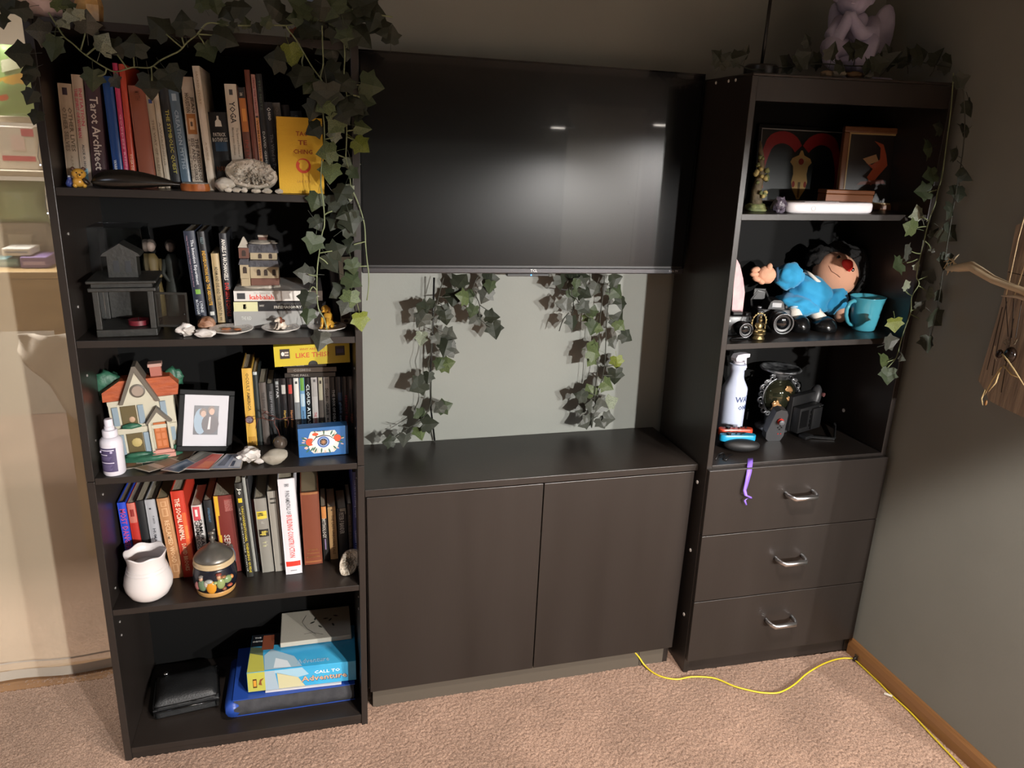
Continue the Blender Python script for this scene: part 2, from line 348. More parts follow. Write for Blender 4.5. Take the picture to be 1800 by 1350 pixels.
def book(label, th, h, dep, col, loc, lean=0, yaw=0, texts=(), marks=(), rough=.5, hard=False, pages=None, name='book', cat='book', group=None, pitch=0):
    """spine faces -y, base at z=0; th thickness, h height, dep depth"""
    t = thing(name, label, cat, loc, (pitch, lean, yaw), group)
    x0, x1 = -th / 2, th / 2; c = min(.0026 if hard else .0012, th * .16); e = .003 if hard else .0012
    cv = B(); cv.box(x0, x0 + c, .0008, dep, 0, h).box(x1 - c, x1, .0008, dep, 0, h)
    # rounded spine
    n = 7; r = [(x0 + th * i / n, .0 + .0022 * (2 * i / n - 1) ** 2) for i in range(n + 1)]
    vs = [(x, y, z) for z in (0, h) for x, y in r] + [(x, y + c + .0012, z) for z in (0, h) for x, y in r]; k = n + 1; fs = []
    for i in range(n): fs += [(i, i + 1, k + i + 1, k + i), (2 * k + i, 3 * k + i, 3 * k + i + 1, 2 * k + i + 1), (i, 2 * k + i, 2 * k + i + 1, i + 1), (k + i, k + i + 1, 3 * k + i + 1, 3 * k + i)]
    cv.add(vs, fs); cov = cv.obj('cover', C(col, rough), t, 40)
    B().box(x0 + c, x1 - c, .0045, dep - e, e, h - e).obj('pages', pages or PAGES, t)
    for a in marks:                                      # (colour, t0, t1, f0, f1) coloured bands printed on the spine
        mc, t0, t1, f0, f1 = a
        pts = []; ns = 4
        g = [[(x0 + th * (f0 + (f1 - f0) * i / ns), .0022 * (2 * (f0 + (f1 - f0) * i / ns) - 1) ** 2 - .0002, h * (1 - q)) for i in range(ns + 1)] for q in (t0, t1)]
        B().sheet(g).obj('spine_print', C(mc, rough), cov)
    for a in texts:                                      # (string, colour, t0, t1, height fraction, x fraction)
        sx, tc, t0, t1, hf, xf = a
        fit(sx, cov, tc, down_at(x0 + th * xf, -.0005, h * (1 - (t0 + t1) / 2)), h * (t1 - t0), th * hf)
    return t
def row_book(zf, yd, top, bot, label, col, dep=.15, gap=.985, **k):
    """top=(xl,xr,y) and bot=(xl,xr): the columns of the spine at its top and at the shelf"""
    xb = (bot[0] + bot[1]) / 2; xm = (top[0] + top[1]) / 2
    zz = zf(.3); X = xat(xb, yd, zz); zz = zf(X); X = xat(xb, yd, zz)
    P = atY(xm, top[2], yd); h = (P - V((X, yd, zz))).length; lean = atan2(P.x - X, P.z - zz)
    tt = atY(top[1], top[2], yd).x - atY(top[0], top[2], yd).x; tb = xat(bot[1], yd, zz) - xat(bot[0], yd, zz)
    th = (tt + tb) / 2 * cos(lean) * gap
    zz += abs(sin(lean)) * th / 2 + .0003
    return book(label, th, h, dep, col, (X, yd, zz), lean, **k)
s1 = lambda x: lz(1, x); s2 = lambda x: lz(2, x); s3 = lambda x: lz(3, x); s4 = lambda x: lz(4, x)
G1 = 'books on the top shelf'; Y1 = -.285
row_book(s1, Y1, (100.6, 124.7, 147), (119, 143.5), 'beige paperback with a small dark square, leftmost on the top shelf', 'b0a08c', texts=[('OTHER LIVES', '6e6253', .23, .66, .3, .72), ('OTHER SELVES', '6e6253', .23, .66, .3, .32), ('A JUNGIAN', '8d7d69', .7, .92, .22, .5)], marks=[('2d1f2c', .04, .11, .3, .66)], group=G1)
row_book(s1, Y1, (124.7, 143.5, 131.5), (144, 163), 'cream paperback with pink spine lettering on the top shelf', 'bfb1a0', texts=[('INITIATION', 'c7596c', .12, .45, .3, .72), ('THE SPIRIT OF WOMAN', 'c7596c', .12, .56, .3, .32), ('ALICE O. HOWELL', '3b3a44', .62, .92, .22, .5)], marks=[('7fb6c8', .84, .95, .1, .7)], group=G1)
row_book(s1, Y1, (147, 174.5, 137), (164.5, 190), 'dark maroon book titled Tarot Architect on the top shelf', '3c2228', texts=[('Tarot Architect', 'c9bdb2', .17, .85, .55, .52)], group=G1, hard=True)
row_book(s1, Y1, (178, 196.5, 134), (203, 220), 'plain royal blue spine on the top shelf', '1c4484', .13, group=G1, rough=.3, texts=[('WARRIOR', 'd8dce2', .75, .9, .3, .3)])
row_book(s1, Y1, (197, 206, 111), (221, 229.5), 'thin magenta spine on the top shelf', 'bf3560', .16, group=G1, rough=.35, texts=[('GODDESS RISING', 'e8a0b4', .4, .9, .4, .5)])
row_book(s1, Y1, (208.4, 218, 112.7), (231, 242), 'thin orange red spine on the top shelf', 'c0472f', .16, group=G1, rough=.35, texts=[('YOGA DE LUZ', 'f0c9a8', .72, .92, .4, .5)])
row_book(s1, Y1, (224.8, 253.7, 151), (247, 277), 'wide terracotta brown cloth book on the top shelf', '8a4c36', .14, group=G1, hard=True, texts=[('MYTH', '6e3a28', .05, .14, .3, .5)])
row_book(s1, Y1, (255, 267, 157), (278.5, 291), 'narrow tan spine with a small blue mark on the top shelf', 'a8977f', .13, group=G1, texts=[('THE WAY OF SILENCE', '7d6d58', .3, .9, .35, .5)], marks=[('2b3f7c', .1, .14, .25, .75)])
row_book(s1, Y1, (269, 277.5, 163), (292, 301.5), 'very narrow cream spine between tan and black books', 'bdb29f', .13, group=G1, texts=[('AWAKENING', '8d836f', .3, .75, .4, .5)])
row_book(s1, Y1, (279, 294.5, 153), (302.5, 320), 'black spine with yellow green lettering on the top shelf', '1b1d1f', .14, group=G1, texts=[('THE SYMBOLIC QUEST', 'a9a24a', .22, .85, .45, .52)])
row_book(s1, Y1, (295.5, 313, 158), (321, 338), 'slate blue spine with a pale emblem at its top', '566b7c', .14, group=G1, rough=.3, texts=[('CREATION MYTHS', '9fb2c0', .2, .8, .4, .5)], marks=[('9fb0bb', .04, .11, .25, .7)])
row_book(s1, Y1, (317, 337, 135.5), (339.5, 361), 'cream paperback with an orange picture in mid spine', 'bdb1a0', .15, group=G1, texts=[('JEAN', '55493f', .17, .31, .35, .74), ('HOUSTON', '55493f', .14, .31, .35, .36), ('THE PASSION OF', '4d4239', .54, .92, .3, .76), ('ISIS AND OSIRIS', '4d4239', .54, .92, .3, .42), ('A Union of Two Souls', '7d7164', .54, .9, .18, .12)], marks=[('a5692c', .32, .5, .12, .9), ('d8b184', .36, .46, .3, .75), ('3a2a20', .39, .43, .4, .6)])
row_book(s1, -.312, (337.5, 350, 116.3), (367, 379.5), 'tall white spine standing proud of the books on the top shelf', 'c4b9a8', .2, group=G1, texts=[('SACRED STORY', 'a3937a', .04, .3, .35, .5), ('A GUIDE', 'a3937a', .6, .75, .3, .5)])
row_book(s1, -.27, (364.5, 398, 198), (382, 413), 'short thick black paperback with a white emblem behind the geode', '17191d', .11, group=G1, rough=.3, texts=[], marks=[('26435e', .38, .5, .2, .85)])
p = bpy.context.scene.collection.objects[-1]
row_book(s1, Y1, (393.5, 415, 148), (413, 433), 'white spine reading YOGA in black capitals', 'c6bcab', .15, group=G1, texts=[('YOGA', '1c1c1c', .16, .36, .5, .5), ('The Spirit and Practice of', '8d8577', .4, .68, .26, .7), ('Moving into Stillness', '8d8577', .4, .66, .26, .34), ('ERICH', '2a2a2a', .72, .82, .35, .5)], marks=[('3a3a3a', .05, .1, .35, .65)])
row_book(s1, Y1, (416.5, 430, 154), (437, 450), 'brown and orange illustrated spine with a black top band', '5f3626', .14, group=G1, marks=[('14110f', 0, .1, 0, 1), ('b06a2a', .1, .42, .05, .95), ('d9913e', .2, .32, .3, .8)], texts=[('Lorraine', 'c9c1b4', .05, .08, .5, .5), ('INTUITION', '8a3a2b', .5, .9, .5, .5)])
row_book(s1, Y1, (429, 438, 123), (451, 460), 'tall thin rust brown spine right of the orange illustrated one', '6d3a2b', .15, group=G1)
row_book(s1, Y1, (441, 447.5, 131), (461, 468), 'thin spine half pink half orange with dark lettering', 'b98d85', .15, group=G1, marks=[('c98f4c', .36, 1, 0, 1), ('2b1c1c', .345, .36, 0, 1)], texts=[('UNTIE THE STRONG', '8a2f3c', .03, .32, .5, .5), ('WOMAN WHO RUNS WITH', '6b3a1c', .38, .95, .5, .5)])
row_book(s1, Y1, (449, 459.5, 130), (469, 479), 'tall black spine with faint green lettering on the top shelf', '17181a', .15, group=G1, texts=[('THE MISTS', '4a5a4c', .05, .3, .4, .5), ('DAVID GEMMELL', 'a9a9a4', .48, .85, .4, .45)])
row_book(s1, Y1, (464, 478, 180), (480.5, 495), 'short black spine with white O beside the yellow book', '14151a', .13, group=G1, texts=[('O', 'd9d9d6', .06, .1, .5, .5), ('READ', 'd9d9d6', .11, .2, .3, .5), ('The Wind in Twelve', '6d6d70', .35, .85, .4, .5)])
row_book(s1, Y1 + .02, (479, 491.5, 181), (496, 509), 'short grey spine peeping over the yellow book', '76726d', .12, group=G1, texts=[('OSHO', '99958e', .05, .25, .4, .5)])
row_book(s1, Y1 + .03, (494, 507, 185), (511, 524), 'dark brown spine behind the yellow book', '241d1a', .12, group=G1)
row_book(s1, Y1 + .03, (509, 530, 196), (527, 547), 'navy black spine behind the yellow book, farthest right', '15171f', .12, group=G1, texts=[('PANTHEON', '5d6470', .05, .1, .3, .5)])
# black paperback: emblem and author in upright print
for o in [q for q in COL.objects if q.get('label', '').startswith('short thick black paperback')]:
    for s, c, z, L, h in (('PATRICK', 'c3c3bd', .118, .026, .008), ('ROTHFUSS', 'c3c3bd', .107, .031, .009), ('NAME', '8b5030', .045, .027, .011), ('WIND', '8b5030', .02, .029, .012)):
        fit(s, o, c, front(0, -.0009, z), L, h)
    B().prism([(-.007, .135), (.007, .135), (.006, .146), (.002, .15), (.002, .157), (-.002, .157), (-.002, .15), (-.006, .146)], -.0012, -.0004).obj('spine_emblem', C('d5d5d0'), o)
# yellow book shown face on
P0 = atZ(531, 341, s1(.5)); yb = P0.y
xl = xat(491.8, yb, s1(.48)); xr = xat(570.6, yb, s1(.55)); hh = (atY(525, 207, yb + .012).z - s1(.5)) / cos(.08)
W = xr - xl
t = thing('book', 'bright yellow hardback standing face out with red circle on the cover', 'book', ((xl + xr) / 2, yb, s1(.51) + .001), (-.09, 0, -.02), G1)
YEL = M('yellow_cloth_cover', 'd3a41f', .6, bump=(300, .1))
cv = B().box(-W / 2, W / 2, 0, .0025, 0, hh).box(-W / 2, W / 2, .016, .0185, 0, hh).box(-W / 2, -W / 2 + .0025, .0025, .016, 0, hh).obj('cover', YEL, t)
B().box(-W / 2 + .0026, W / 2 - .003, .0026, .0159, .003, hh - .003).obj('pages', PAGES, t)
for s, z, L in (('TAO', .79, .28), ('TE', .675, .2), ('CHING', .555, .42)): fit(s, cv, '9c4418', front(.05 * W, -.0006, z * hh), L * W, .06 * hh)
fit('LAO TZU', cv, 'b3822f', front(.05 * W, -.0004, .16 * hh), .3 * W, .03 * hh)
ring = B(); n = 40; R0 = .165 * W
vs = []; fs = []
for i in range(n + 1):
    a = 2.5 + 2 * pi * i / n; wd = .012 + .32 * (1 - abs(i / n - .0) ** .8)
    for r in (R0, R0 * (1 - max(.1, .46 * (1 - i / n) ** .5))): vs.append((.05 * W + r * cos(a), -.0005, .37 * hh + r * sin(a)))
ring.add(vs, [(2 * i, 2 * i + 1, 2 * i + 3, 2 * i + 2) for i in range(n)]).obj('cover_emblem', C('c4441d'), cv)

# ---- second shelf
G2 = 'books on the second shelf'; Y2 = -.225
row_book(s2, Y2, (321.5, 342, 406.7), (347, 366), 'navy spine with white lettering, left of the yellow lettered one', '1d2434', .15, group=G2, texts=[('The Intention Experiment', 'c5c8cc', .09, .56, .35, .6), ('Using Your Thoughts to Change Your Life and the World', '9a7a86', .05, .58, .16, .22), ('LYNNE', 'b5b8bc', .74, .86, .25, .66), ('McTAGGART', 'b5b8bc', .72, .9, .25, .3)], marks=[('6e9a3c', .61, .66, .3, .75)])
row_book(s2, Y2, (346, 359, 407.5), (370, 382.5), 'black spine with golden yellow capitals on the second shelf', '16171a', .15, group=G2, texts=[('INDIVIDUATION AND THE ABSOLUTE', 'c8962c', .2, .78, .5, .5), ('KELLY', '5d7074', .06, .13, .4, .5)], marks=[('b9b9b4', .85, .89, .2, .8)])
row_book(s2, Y2, (370.5, 383.5, 446), (384, 397), 'short tan spine between two black books', 'a08b66', .13, group=G2, texts=[('ADAM AND EVE AND THE SERPENT IN', '3d3424', .18, .86, .45, .5), ('VINTAGE', '2b2418', .88, .93, .3, .5)])
row_book(s2, Y2, (384.5, 398, 410.5), (398.5, 411, ), 'black spine with white then red capitals on the second shelf', '1a1b20', .15, group=G2, texts=[('ANGELS & ARCHANGELS', 'd8d4cc', .06, .5, .55, .5), ('DAMIEN ECHOLS', 'c0342c', .53, .9, .55, .5), ('W', 'd0d0d0', .93, .97, .5, .5)])
# flat pile under the pottery house
def flat_book(label, px0, px1, pyt, pyb, yd, col, dep, group, pages=None, hard=False, z=None, texts=(), marks=()):
    zb = z if z is not None else s2(.4)
    xa, xb_ = atY(px0, pyb, yd).x, atY(px1, pyb, yd).x; h = atY((px0 + px1) / 2, pyt, yd).z - atY((px0 + px1) / 2, pyb, yd).z; L = xb_ - xa
    t = thing('book', label, 'book', ((xa + xb_) / 2, yd, zb + .0003), (0, .006, 0), group)
    c = .0025 if hard else .0013
    cv = B().box(-L / 2, L / 2, 0, dep, 0, c).box(-L / 2, L / 2, 0, dep, h - c, h).box(-L / 2, L / 2, 0, .002, c, h - c).obj('cover', C(col, .4), t)
    B().box(-L / 2 + .003, L / 2 - .003, .0021, dep - .003, c, h - c).obj('pages', pages or PAGES, t)
    for mc, u0, u1, v0, v1 in marks: B().box(L * (u0 - .5), L * (u1 - .5), -.0004, .0, h * v0, h * v1).obj('spine_print', C(mc), cv)
    for s, tc, u, v, wd, hf in texts: fit(s, cv, tc, front(L * (u - .5), -.0006, h * v), L * wd, h * hf)
    return zb + h, (xa, xb_)
yd = -.262
zt, _ = flat_book('thick silver grey hardback at the bottom of the flat pile', 412, 567, 544, 573.5, yd, '8e8d8a', .19, 'flat pile on the second shelf', hard=True, texts=[('THE RED', 'b9b8b4', .14, .6, .11, .2)])
zt, _ = flat_book('black spined book with a pale yellow label in the flat pile', 411, 573, 526.5, 543, yd, '17171a', .2, 'flat pile on the second shelf', z=zt, marks=[('c0bd92', 0, .255, 0, 1), ('8f8c55', .1, .13, .25, .75)], texts=[('FREEMASONRY', 'c9c6bb', .58, .42, .3, .3), ('The Complete Guide to', '6d6a60', .58, .75, .24, .12), ('6', '3c3a25', .125, .5, .02, .5), ('BARRY', 'b5b2a8', .3, .6, .05, .2)])
zt, hx = flat_book('white spined book with red lettering on top of the flat pile', 411, 567, 505.5, 523, yd, 'c4c0ba', .19, 'flat pile on the second shelf', z=zt + .002, marks=[('26292b', .035, .125, .2, .8)], texts=[('kabbalah', 'cc3f2b', .31, .4, .27, .5), ('The Essential', '9a958d', .31, .8, .18, .13)])
ZPILE = zt
# standing books on the right end of the second shelf
row_book(s2, -.215, (577, 590, 450), (588, 600), 'black spine with a white M behind the ivy on the second shelf', '1a1719', .13, group=G2, texts=[('M.', 'c9c5bd', .55, .62, .6, .5)])
row_book(s2, -.215, (591, 618, 450), (601, 626), 'thick dark spine with a large cream letter U behind the ivy', '1d1a1b', .13, group=G2, marks=[('b9b49f', .02, .1, .1, .95), ('b9b49f', .1, .52, .1, .4), ('b9b49f', .1, .4, .7, .95)])
P = atZ(609, 572, s2(.6)); t = thing('picture_card', 'small cream card with a brown picture leaning at the shelf end', 'card', (P.x, P.y + .012, s2(.6) + .001), (-.12, 0, 0))
B().box(-.0135, .0135, 0, .003, 0, .033).obj('card', C('b3a794'), t)
B().box(-.011, .011, -.0006, 0, .014, .031).ball((0, -.0004, .008), .005, 8, None, (1.2, .1, .8)).obj('printed_picture', C('4b362c'), t)

# ---- third shelf
G3 = 'books and film cases on the third shelf'; Y3 = -.205
row_book(s3, Y3, (424, 442.5, 648), (435.5, 452.5), 'yellow book with serif title along its spine on the third shelf', 'c2983f', .15, group=G3, hard=True, texts=[('OCCULT AMERICA', '5a4218', .06, .54, .32, .5)], marks=[('a77c2a', .88, 1, 0, 1), ('8d7444', .61, .7, .25, .78), ('2c2214', .945, .955, .45, .55)])
row_book(s3, Y3, (443.5, 452, 654), (454, 462.5), 'dark green thin spine beside the yellow book, white flash at top', '1c2422', .14, group=G3, marks=[('a9b0ae', 0, .04, .1, .9)])
row_book(s3, Y3, (454.5, 467, 673), (464, 476), 'worn brown grey spine on the third shelf', '4d4540', .13, group=G3, texts=[('THE BOOK OF LIES', '2a2522', .15, .6, .4, .5)])
row_book(s3, Y3, (468.5, 480, 675), (477.5, 488.5), 'black spine with faint white writing on the third shelf', '191a1b', .13, group=G3, texts=[('SLEEPY HOLLOW', '77777a', .12, .6, .4, .5)])
DV = [((481.5, 490.5), 'black film case with white patches, first left in the row', '1a1c1e', [('STAR', 'b0b0b0', .1, .3, .5, .5)], [('8b9090', .04, .09, .2, .8)]),
 ((491.5, 502, ), 'black film case with a white face and yellow lettering', '17171a', [('Harry Potter', 'b08d3c', .5, .78, .6, .5)], [('a9a6a0', .1, .24, .2, .85)]),
 ((504, 513.5), 'black film case with a red face and orange lettering', '1b1517', [('Harry Potter', 'a86e3c', .5, .78, .6, .5)], [('a83a34', .1, .24, .2, .85)]),
 ((515, 525), 'grey film case with a white top and dark ring', '6d7072', [('WALL OF', 'c9cccd', .68, .95, .4, .5)], [('c6c5bf', 0, .38, 0, 1), ('33383a', .05, .09, .3, .7)]),
 ((526, 534.5), 'pale blue film case with a green top', '5f86a8', [('HOWLS MOVING', '22344a', .52, .9, .4, .5)], [('5d8c3c', 0, .2, 0, 1), ('a3b6c0', .25, .45, .1, .9)]),
 ((535.5, 545), 'black film case reading CLOUD ATLAS in white', '101518', [('CLOUD ATLAS', 'c5cfd0', .1, .74, .6, .5)], []),
 ((546.5, 557), 'white film case with red lettering near its foot', 'b9b6b2', [('THE WIND RISES', 'b03440', .55, .85, .45, .5)], [('a9a6a3', .02, .3, .1, .9), ('47484a', .03, .07, .35, .7)]),
 ((558.5, 567), 'brown grey film case with a pale top band', '57504a', [('PRINCESS', '9aa86e', .7, .95, .45, .5)], [('a9a48e', 0, .36, 0, 1), ('2e2c28', .05, .1, .3, .7)]),
 ((568.5, 578.5), 'white film case with thick black lettering', 'bdbab2', [('Studio Ghibli', '1b1b1b', .17, .6, .5, .5), ('Movie Collection', '2b2b2b', .65, .97, .35, .5)], [('9a9894', .02, .1, .2, .8)]),
 ((580, 590.5), 'black film case with small white capitals', '141416', [('THE BOX OF DELIGHTS', 'c0c0bd', .2, .86, .45, .5)], []),
 ((591.5, 601.5), 'blue black film case with pale script', '151b26', [('ghibli collection', '7f98b5', .4, .95, .5, .5)], [('2f4766', .25, .38, .2, .8)]),
 ((603, 611), 'dark film case with red writing near the right panel', '1d1414', [('PERFECT BLUE', '8d2f38', .3, .8, .5, .5)], []),
 ((612, 622), 'dark film case with orange specks touching the right panel', '181517', [('RED', '7d3b2c', .6, .75, .5, .5)], [('4b3b35', .05, .2, .2, .8)])]
for i, ((a, b_), lab, col, tx, mk) in enumerate(DV):
    sh = 7.3 - i * .35
    row_book(s3, -.19, (a, b_, 666 - i * .35), (a + sh, b_ + sh), lab, col, .135, group=G3, texts=tx, marks=mk, rough=.28, name='film_case', cat='film case', pages=BLK)
zz = atY(545, 665, -.19).z + .0012
for i, (a, b_, col, lab, hh_) in enumerate(((500, 590, '2b2724', 'dark film case lying lowest on the upright film cases', .0125), (505, 592, '4a4038', 'film case with a worn pale edge lying in the middle', .0135), (499, 575, '1e1c1d', 'black film case lying uppermost under the yellow game box', .0135))):
    xa, xb_ = atY(a, 660, -.185).x, atY(b_, 660, -.185).x
    t = thing('film_case', lab, 'film case', ((xa + xb_) / 2, -.185, zz), (0, .006, .02 * (i - 1)), 'film cases lying on the upright ones')
    L = xb_ - xa; B().box(-L / 2, L / 2, 0, .13, 0, hh_, bev=.001).obj('case', C(col, .3), t)
    fit(['THE FALL', 'COSMOS', 'Coraline'][i], t, '8f8b84', front(-L * .2, -.0005, hh_ / 2), L * .35, hh_ * .45); zz += hh_ + .0012
ZF = zz
# yellow game box
yb = -.215; xa, xb_ = atY(483, 640, yb).x, atY(615.5, 632, yb).x; L = xb_ - xa; hb = (atY(550, 606, yb).z - atY(550, 641, yb).z)
t = thing('game_box', 'yellow card game box lying on the film cases under the shelf', 'game box', ((xa + xb_) / 2, yb, ZF + .0005), (0, -.02, .05))
bx = M('yellow_box_card', 'b8a41c', .45)
b = B(); n = 10
b.prism([(-L / 2, 0), (-.012, 0)] + [(-.012 * cos(pi * i / n), .011 * sin(pi * i / n)) for i in range(1, n)] + [(.012, 0), (L / 2, 0), (L / 2, hb), (-L / 2, hb)], 0, .0025)
b.box(-L / 2, L / 2, .0025, .12, hb - .002, hb).box(-L / 2, -L / 2 + .002, .0025, .12, 0, hb - .002).box(L / 2 - .002, L / 2, .0025, .12, 0, hb - .002).obj('box_lid', bx, t)
B().box(-L / 2 + .003, L / 2 - .003, .003, .118, 0, hb - .003).obj('box_base', C('1b1a12'), t)
fit('WHY ARE YOU', t, 'a85c1c', front(0, -.0004, hb * .8), L * .33, hb * .11); fit('LIKE THIS?', t, 'b84a1e', front(0, -.0004, hb * .5), L * .44, hb * .25)
for xx, c in ((-.36, '241511'), (.37, '2b2320')):
    pp = B().box(xx * L - .012, xx * L + .012, -.0006, 0, hb * .38, hb * .86, bev=.0002).obj('printed_badge', C(c), t)
for z in (.68, .55): B().box(-.36 * L - .001, -.36 * L + .009, -.0009, -.0006, hb * z - .002, hb * z + .002).obj('badge_print', C('b9aea0'), t)
B().ball((-.36 * L - .005, -.0007, hb * .62), .004, 10, None, (1, .05, 1.4)).obj('badge_print', C('d8d2c8'), t)
B().box(.37 * L - .009, .37 * L + .009, -.0009, -.0006, hb * .5, hb * .72).obj('badge_print', C('3b3550'), t)
# oracle deck box
yb = -.303; xa, xb_ = atY(524.5, 780, yb).x, atY(612.5, 775, yb).x; L = xb_ - xa; hb = .079; 
t = thing('card_deck_box', 'blue card deck box with a big eye and red flowers on its front', 'card box', ((xa + xb_) / 2, yb, s3(.54) + .0008), (0, -.01, .03))
B().box(-L / 2, L / 2, 0, .034, 0, hb, bev=.0012).obj('box', M('blue_deck_card', '2a5f97', .45), t)
def disc(b, x, z, r, y, sx=1, sz=1, n=16, rot=0):
    pts = [(x + (r * sx * cos(2 * pi * i / n)) * cos(rot) - (r * sz * sin(2 * pi * i / n)) * sin(rot), z + (r * sx * cos(2 * pi * i / n)) * sin(rot) + (r * sz * sin(2 * pi * i / n)) * cos(rot)) for i in range(n)]
    return b.add([(p, y, q) for p, q in pts], [tuple(range(n - 1, -1, -1))])
zc = hb * .5; k = L / .128
b = B(); b.add([(x * k, -.0004, zc + z) for x, z in ((-.03, .03), (.03, .03), (.034, .024), (.042, 0), (.034, -.022), (.026, -.03), (-.026, -.03), (-.034, -.022), (-.042, 0), (-.034, .024))], [tuple(range(9, -1, -1))]); b.obj('printed_panel', C('d0ccc4'), t)
b = B(); 
for i in range(26):
    a = RND.uniform(0, 2 * pi); rr = RND.uniform(.8, 1.15); disc(b, k * .05 * cos(a) * rr * 1.02, zc + .026 * sin(a) * rr, .0045, -.0006 - i * 1e-6, 1.5, .45, 8, a)
b.obj('printed_leaf', C('35604a'), t)
b = B(); 
for i in range(16):
    a = RND.uniform(0, 2 * pi); disc(b, k * .051 * cos(a), zc + .027 * sin(a), .003, -.0008 - i * 1e-6, 1.5, .5, 8, a)
b.obj('printed_blossom', C('cfae9c'), t)
b = B(); disc(b, -k * .034, zc + .002, .0105, -.001); b.obj('printed_flower', C('c74a26'), t); b = B(); disc(b, k * .036, zc + .008, .0095, -.001); b.obj('printed_flower', C('c74a26'), t); b = B(); disc(b, -k * .02, zc + .022, .006, -.001, 1.3, .7); b.obj('printed_flower', C('c74a26'), t)
b = B(); disc(b, 0, zc, .026 * k, -.0012, 1.15, .62, 24); b.obj('printed_eye', C('e0dcd4'), t)
b = B(); disc(b, 0, zc, .0155, -.0014, 1, 1, 24); b.obj('printed_iris', C('41619c'), t)
b = B(); disc(b, 0, zc, .0118, -.0016, 1, 1, 20); b.obj('printed_iris_ring', C('8a9cc0'), t)
b = B(); disc(b, 0, zc, .0095, -.0018, 1, 1, 20); b.obj('printed_pupil', C('1d2333'), t)
b = B()
for i in range(8): disc(b, .004 * cos(i * pi / 4), zc + .004 * sin(i * pi / 4), .0035, -.002, 1.2, .3, 6, i * pi / 4)
b.obj('printed_star', C('a8774a'), t)
b = B(); b.tube([(-.032 * k, -.0012, zc - .002), (-.018 * k, -.0012, zc + .014), (0, -.0012, zc + .0185), (.016 * k, -.0012, zc + .015), (.03 * k, -.0012, zc + .004)], [.0006, .0012, .0012, .001, .0005], 5).obj('printed_brow', C('1d1c22'), t)
fit('SEER MAGIC', t, '3b3a40', front(0, -.0009, hb - .0095), .032, .003); fit('ORACLE DECK', t, '3b3a40', front(0, -.0009, .009), .022, .002)

# ---- fourth shelf
G4 = 'books on the fourth shelf'; Y4 = -.235
row_book(s4, -.225, (205, 220.5, 884), (229, 243.5), 'bright blue book with pink block lettering, leftmost on the fourth shelf', '1f3fae', .17, group=G4, hard=True, texts=[('MOST DANGEROUS THING', 'b0447e', .08, .98, .7, .5)], pages=PAGESD)
row_book(s4, -.225, (222, 237, 885), (245, 260), 'red spine with a pale red top block on the fourth shelf', 'a8281f', .16, group=G4, texts=[('SMALL GODS', 'd96a50', .7, .88, .3, .6)], marks=[('b5675a', 0, .25, 0, 1), ('7d1f1c', .08, .17, .25, .7)])
row_book(s4, -.225, (237.5, 252.5, 881), (261, 275), 'black spine with dim lettering between red and white books', '1c1d1f', .16, group=G4, texts=[('DUNE', '4a4b4d', .5, .8, .5, .5)])
row_book(s4, -.225, (253.5, 272.5, 879), (276, 294), 'pale grey book with widely spaced dark capitals', '9c9ca0', .17, group=G4, hard=True, texts=[('HUMANS OF NEW', '3d3d42', .36, .85, .28, .5), ('ST. MARTIN', '6d6d70', .2, .3, .2, .6)], marks=[('2f2f33', .1, .12, .3, .5)])
row_book(s4, Y4, (274, 296, 877), (303, 322.5), 'tan book reading reclaimed wood inside a ruled border', 'a8784f', .18, group=G4, texts=[('RECLAIMED WOOD', 'd3ae86', .27, .8, .42, .5)], marks=[('c49a72', .04, .1, .25, .75), ('a8784f', .047, .093, .32, .68), ('c49a72', .12, .22, .25, .75), ('a8784f', .13, .21, .32, .68), ('c49a72', .82, .92, .25, .75), ('a8784f', .83, .91, .32, .68), ('c49a72', .03, .94, .1, .13), ('c49a72', .03, .94, .87, .9)], pages=C('a99b7c'))
row_book(s4, Y4, (298, 323, 864), (323.5, 345), 'thick bright red book with cream capitals on the fourth shelf', 'b3311e', .17, group=G4, hard=True, texts=[('THE SOCIAL ANIMAL', 'e3cdb5', .08, .56, .38, .4), ('DAVID BROOKS', 'd6b28e', .6, .92, .34, .42)], marks=[('cf5a2c', .25, .8, .62, .97), ('d97a3a', .4, .55, .7, .95)])
row_book(s4, -.22, (335, 354, 889), (353, 369), 'white spine with red emblem and black slanted capitals', 'bdb9b5', .13, group=G4, texts=[('SAMURAI', '1d1d20', .2, .6, .38, .7), ('CHAMPLOO', '1d1d20', .22, .64, .38, .3)], marks=[('b8434a', .02, .22, .08, .8), ('e0d5d0', .06, .16, .3, .55)], name='film_case', cat='film case')
row_book(s4, -.22, (357, 372, 880), (374, 388), 'black spine with small blue print beside the flame patterned book', '1d1e20', .15, group=G4, texts=[('STEELHEART', '4a6b86', .1, .3, .25, .5)])
row_book(s4, -.232, (373.5, 411, 872), (391, 426), 'wide maroon book with yellow flames and the word series', '6b2620', .15, group=G4, marks=[('c9a02c', 0, .25, 0, .22), ('c9a02c', .25, .5, 0, .14), ('c9a02c', .5, .7, .05, .2), ('8a3a35', .05, .2, .5, .9)], texts=[('SERIES', 'b3a89e', .5, .75, .3, .45), ('LEGEND', '9a6a62', .06, .2, .18, .78), ('SEEDLING', '9a6a62', .06, .2, .16, .6)])
row_book(s4, -.265, (412, 424.5, 850), (434, 447), 'black spine with long yellow lettering standing proud of its neighbours', '252521', .2, group=G4, texts=[('UNCONVENTIONAL THINKING GUIDE', 'b9a52c', .24, .95, .35, .62), ('of a technical mind', 'b5b5ac', .25, .93, .14, .25), ('Jo', 'c9c9c0', .05, .12, .6, .5)], marks=[('c9ac1c', .155, .2, .2, .75)])
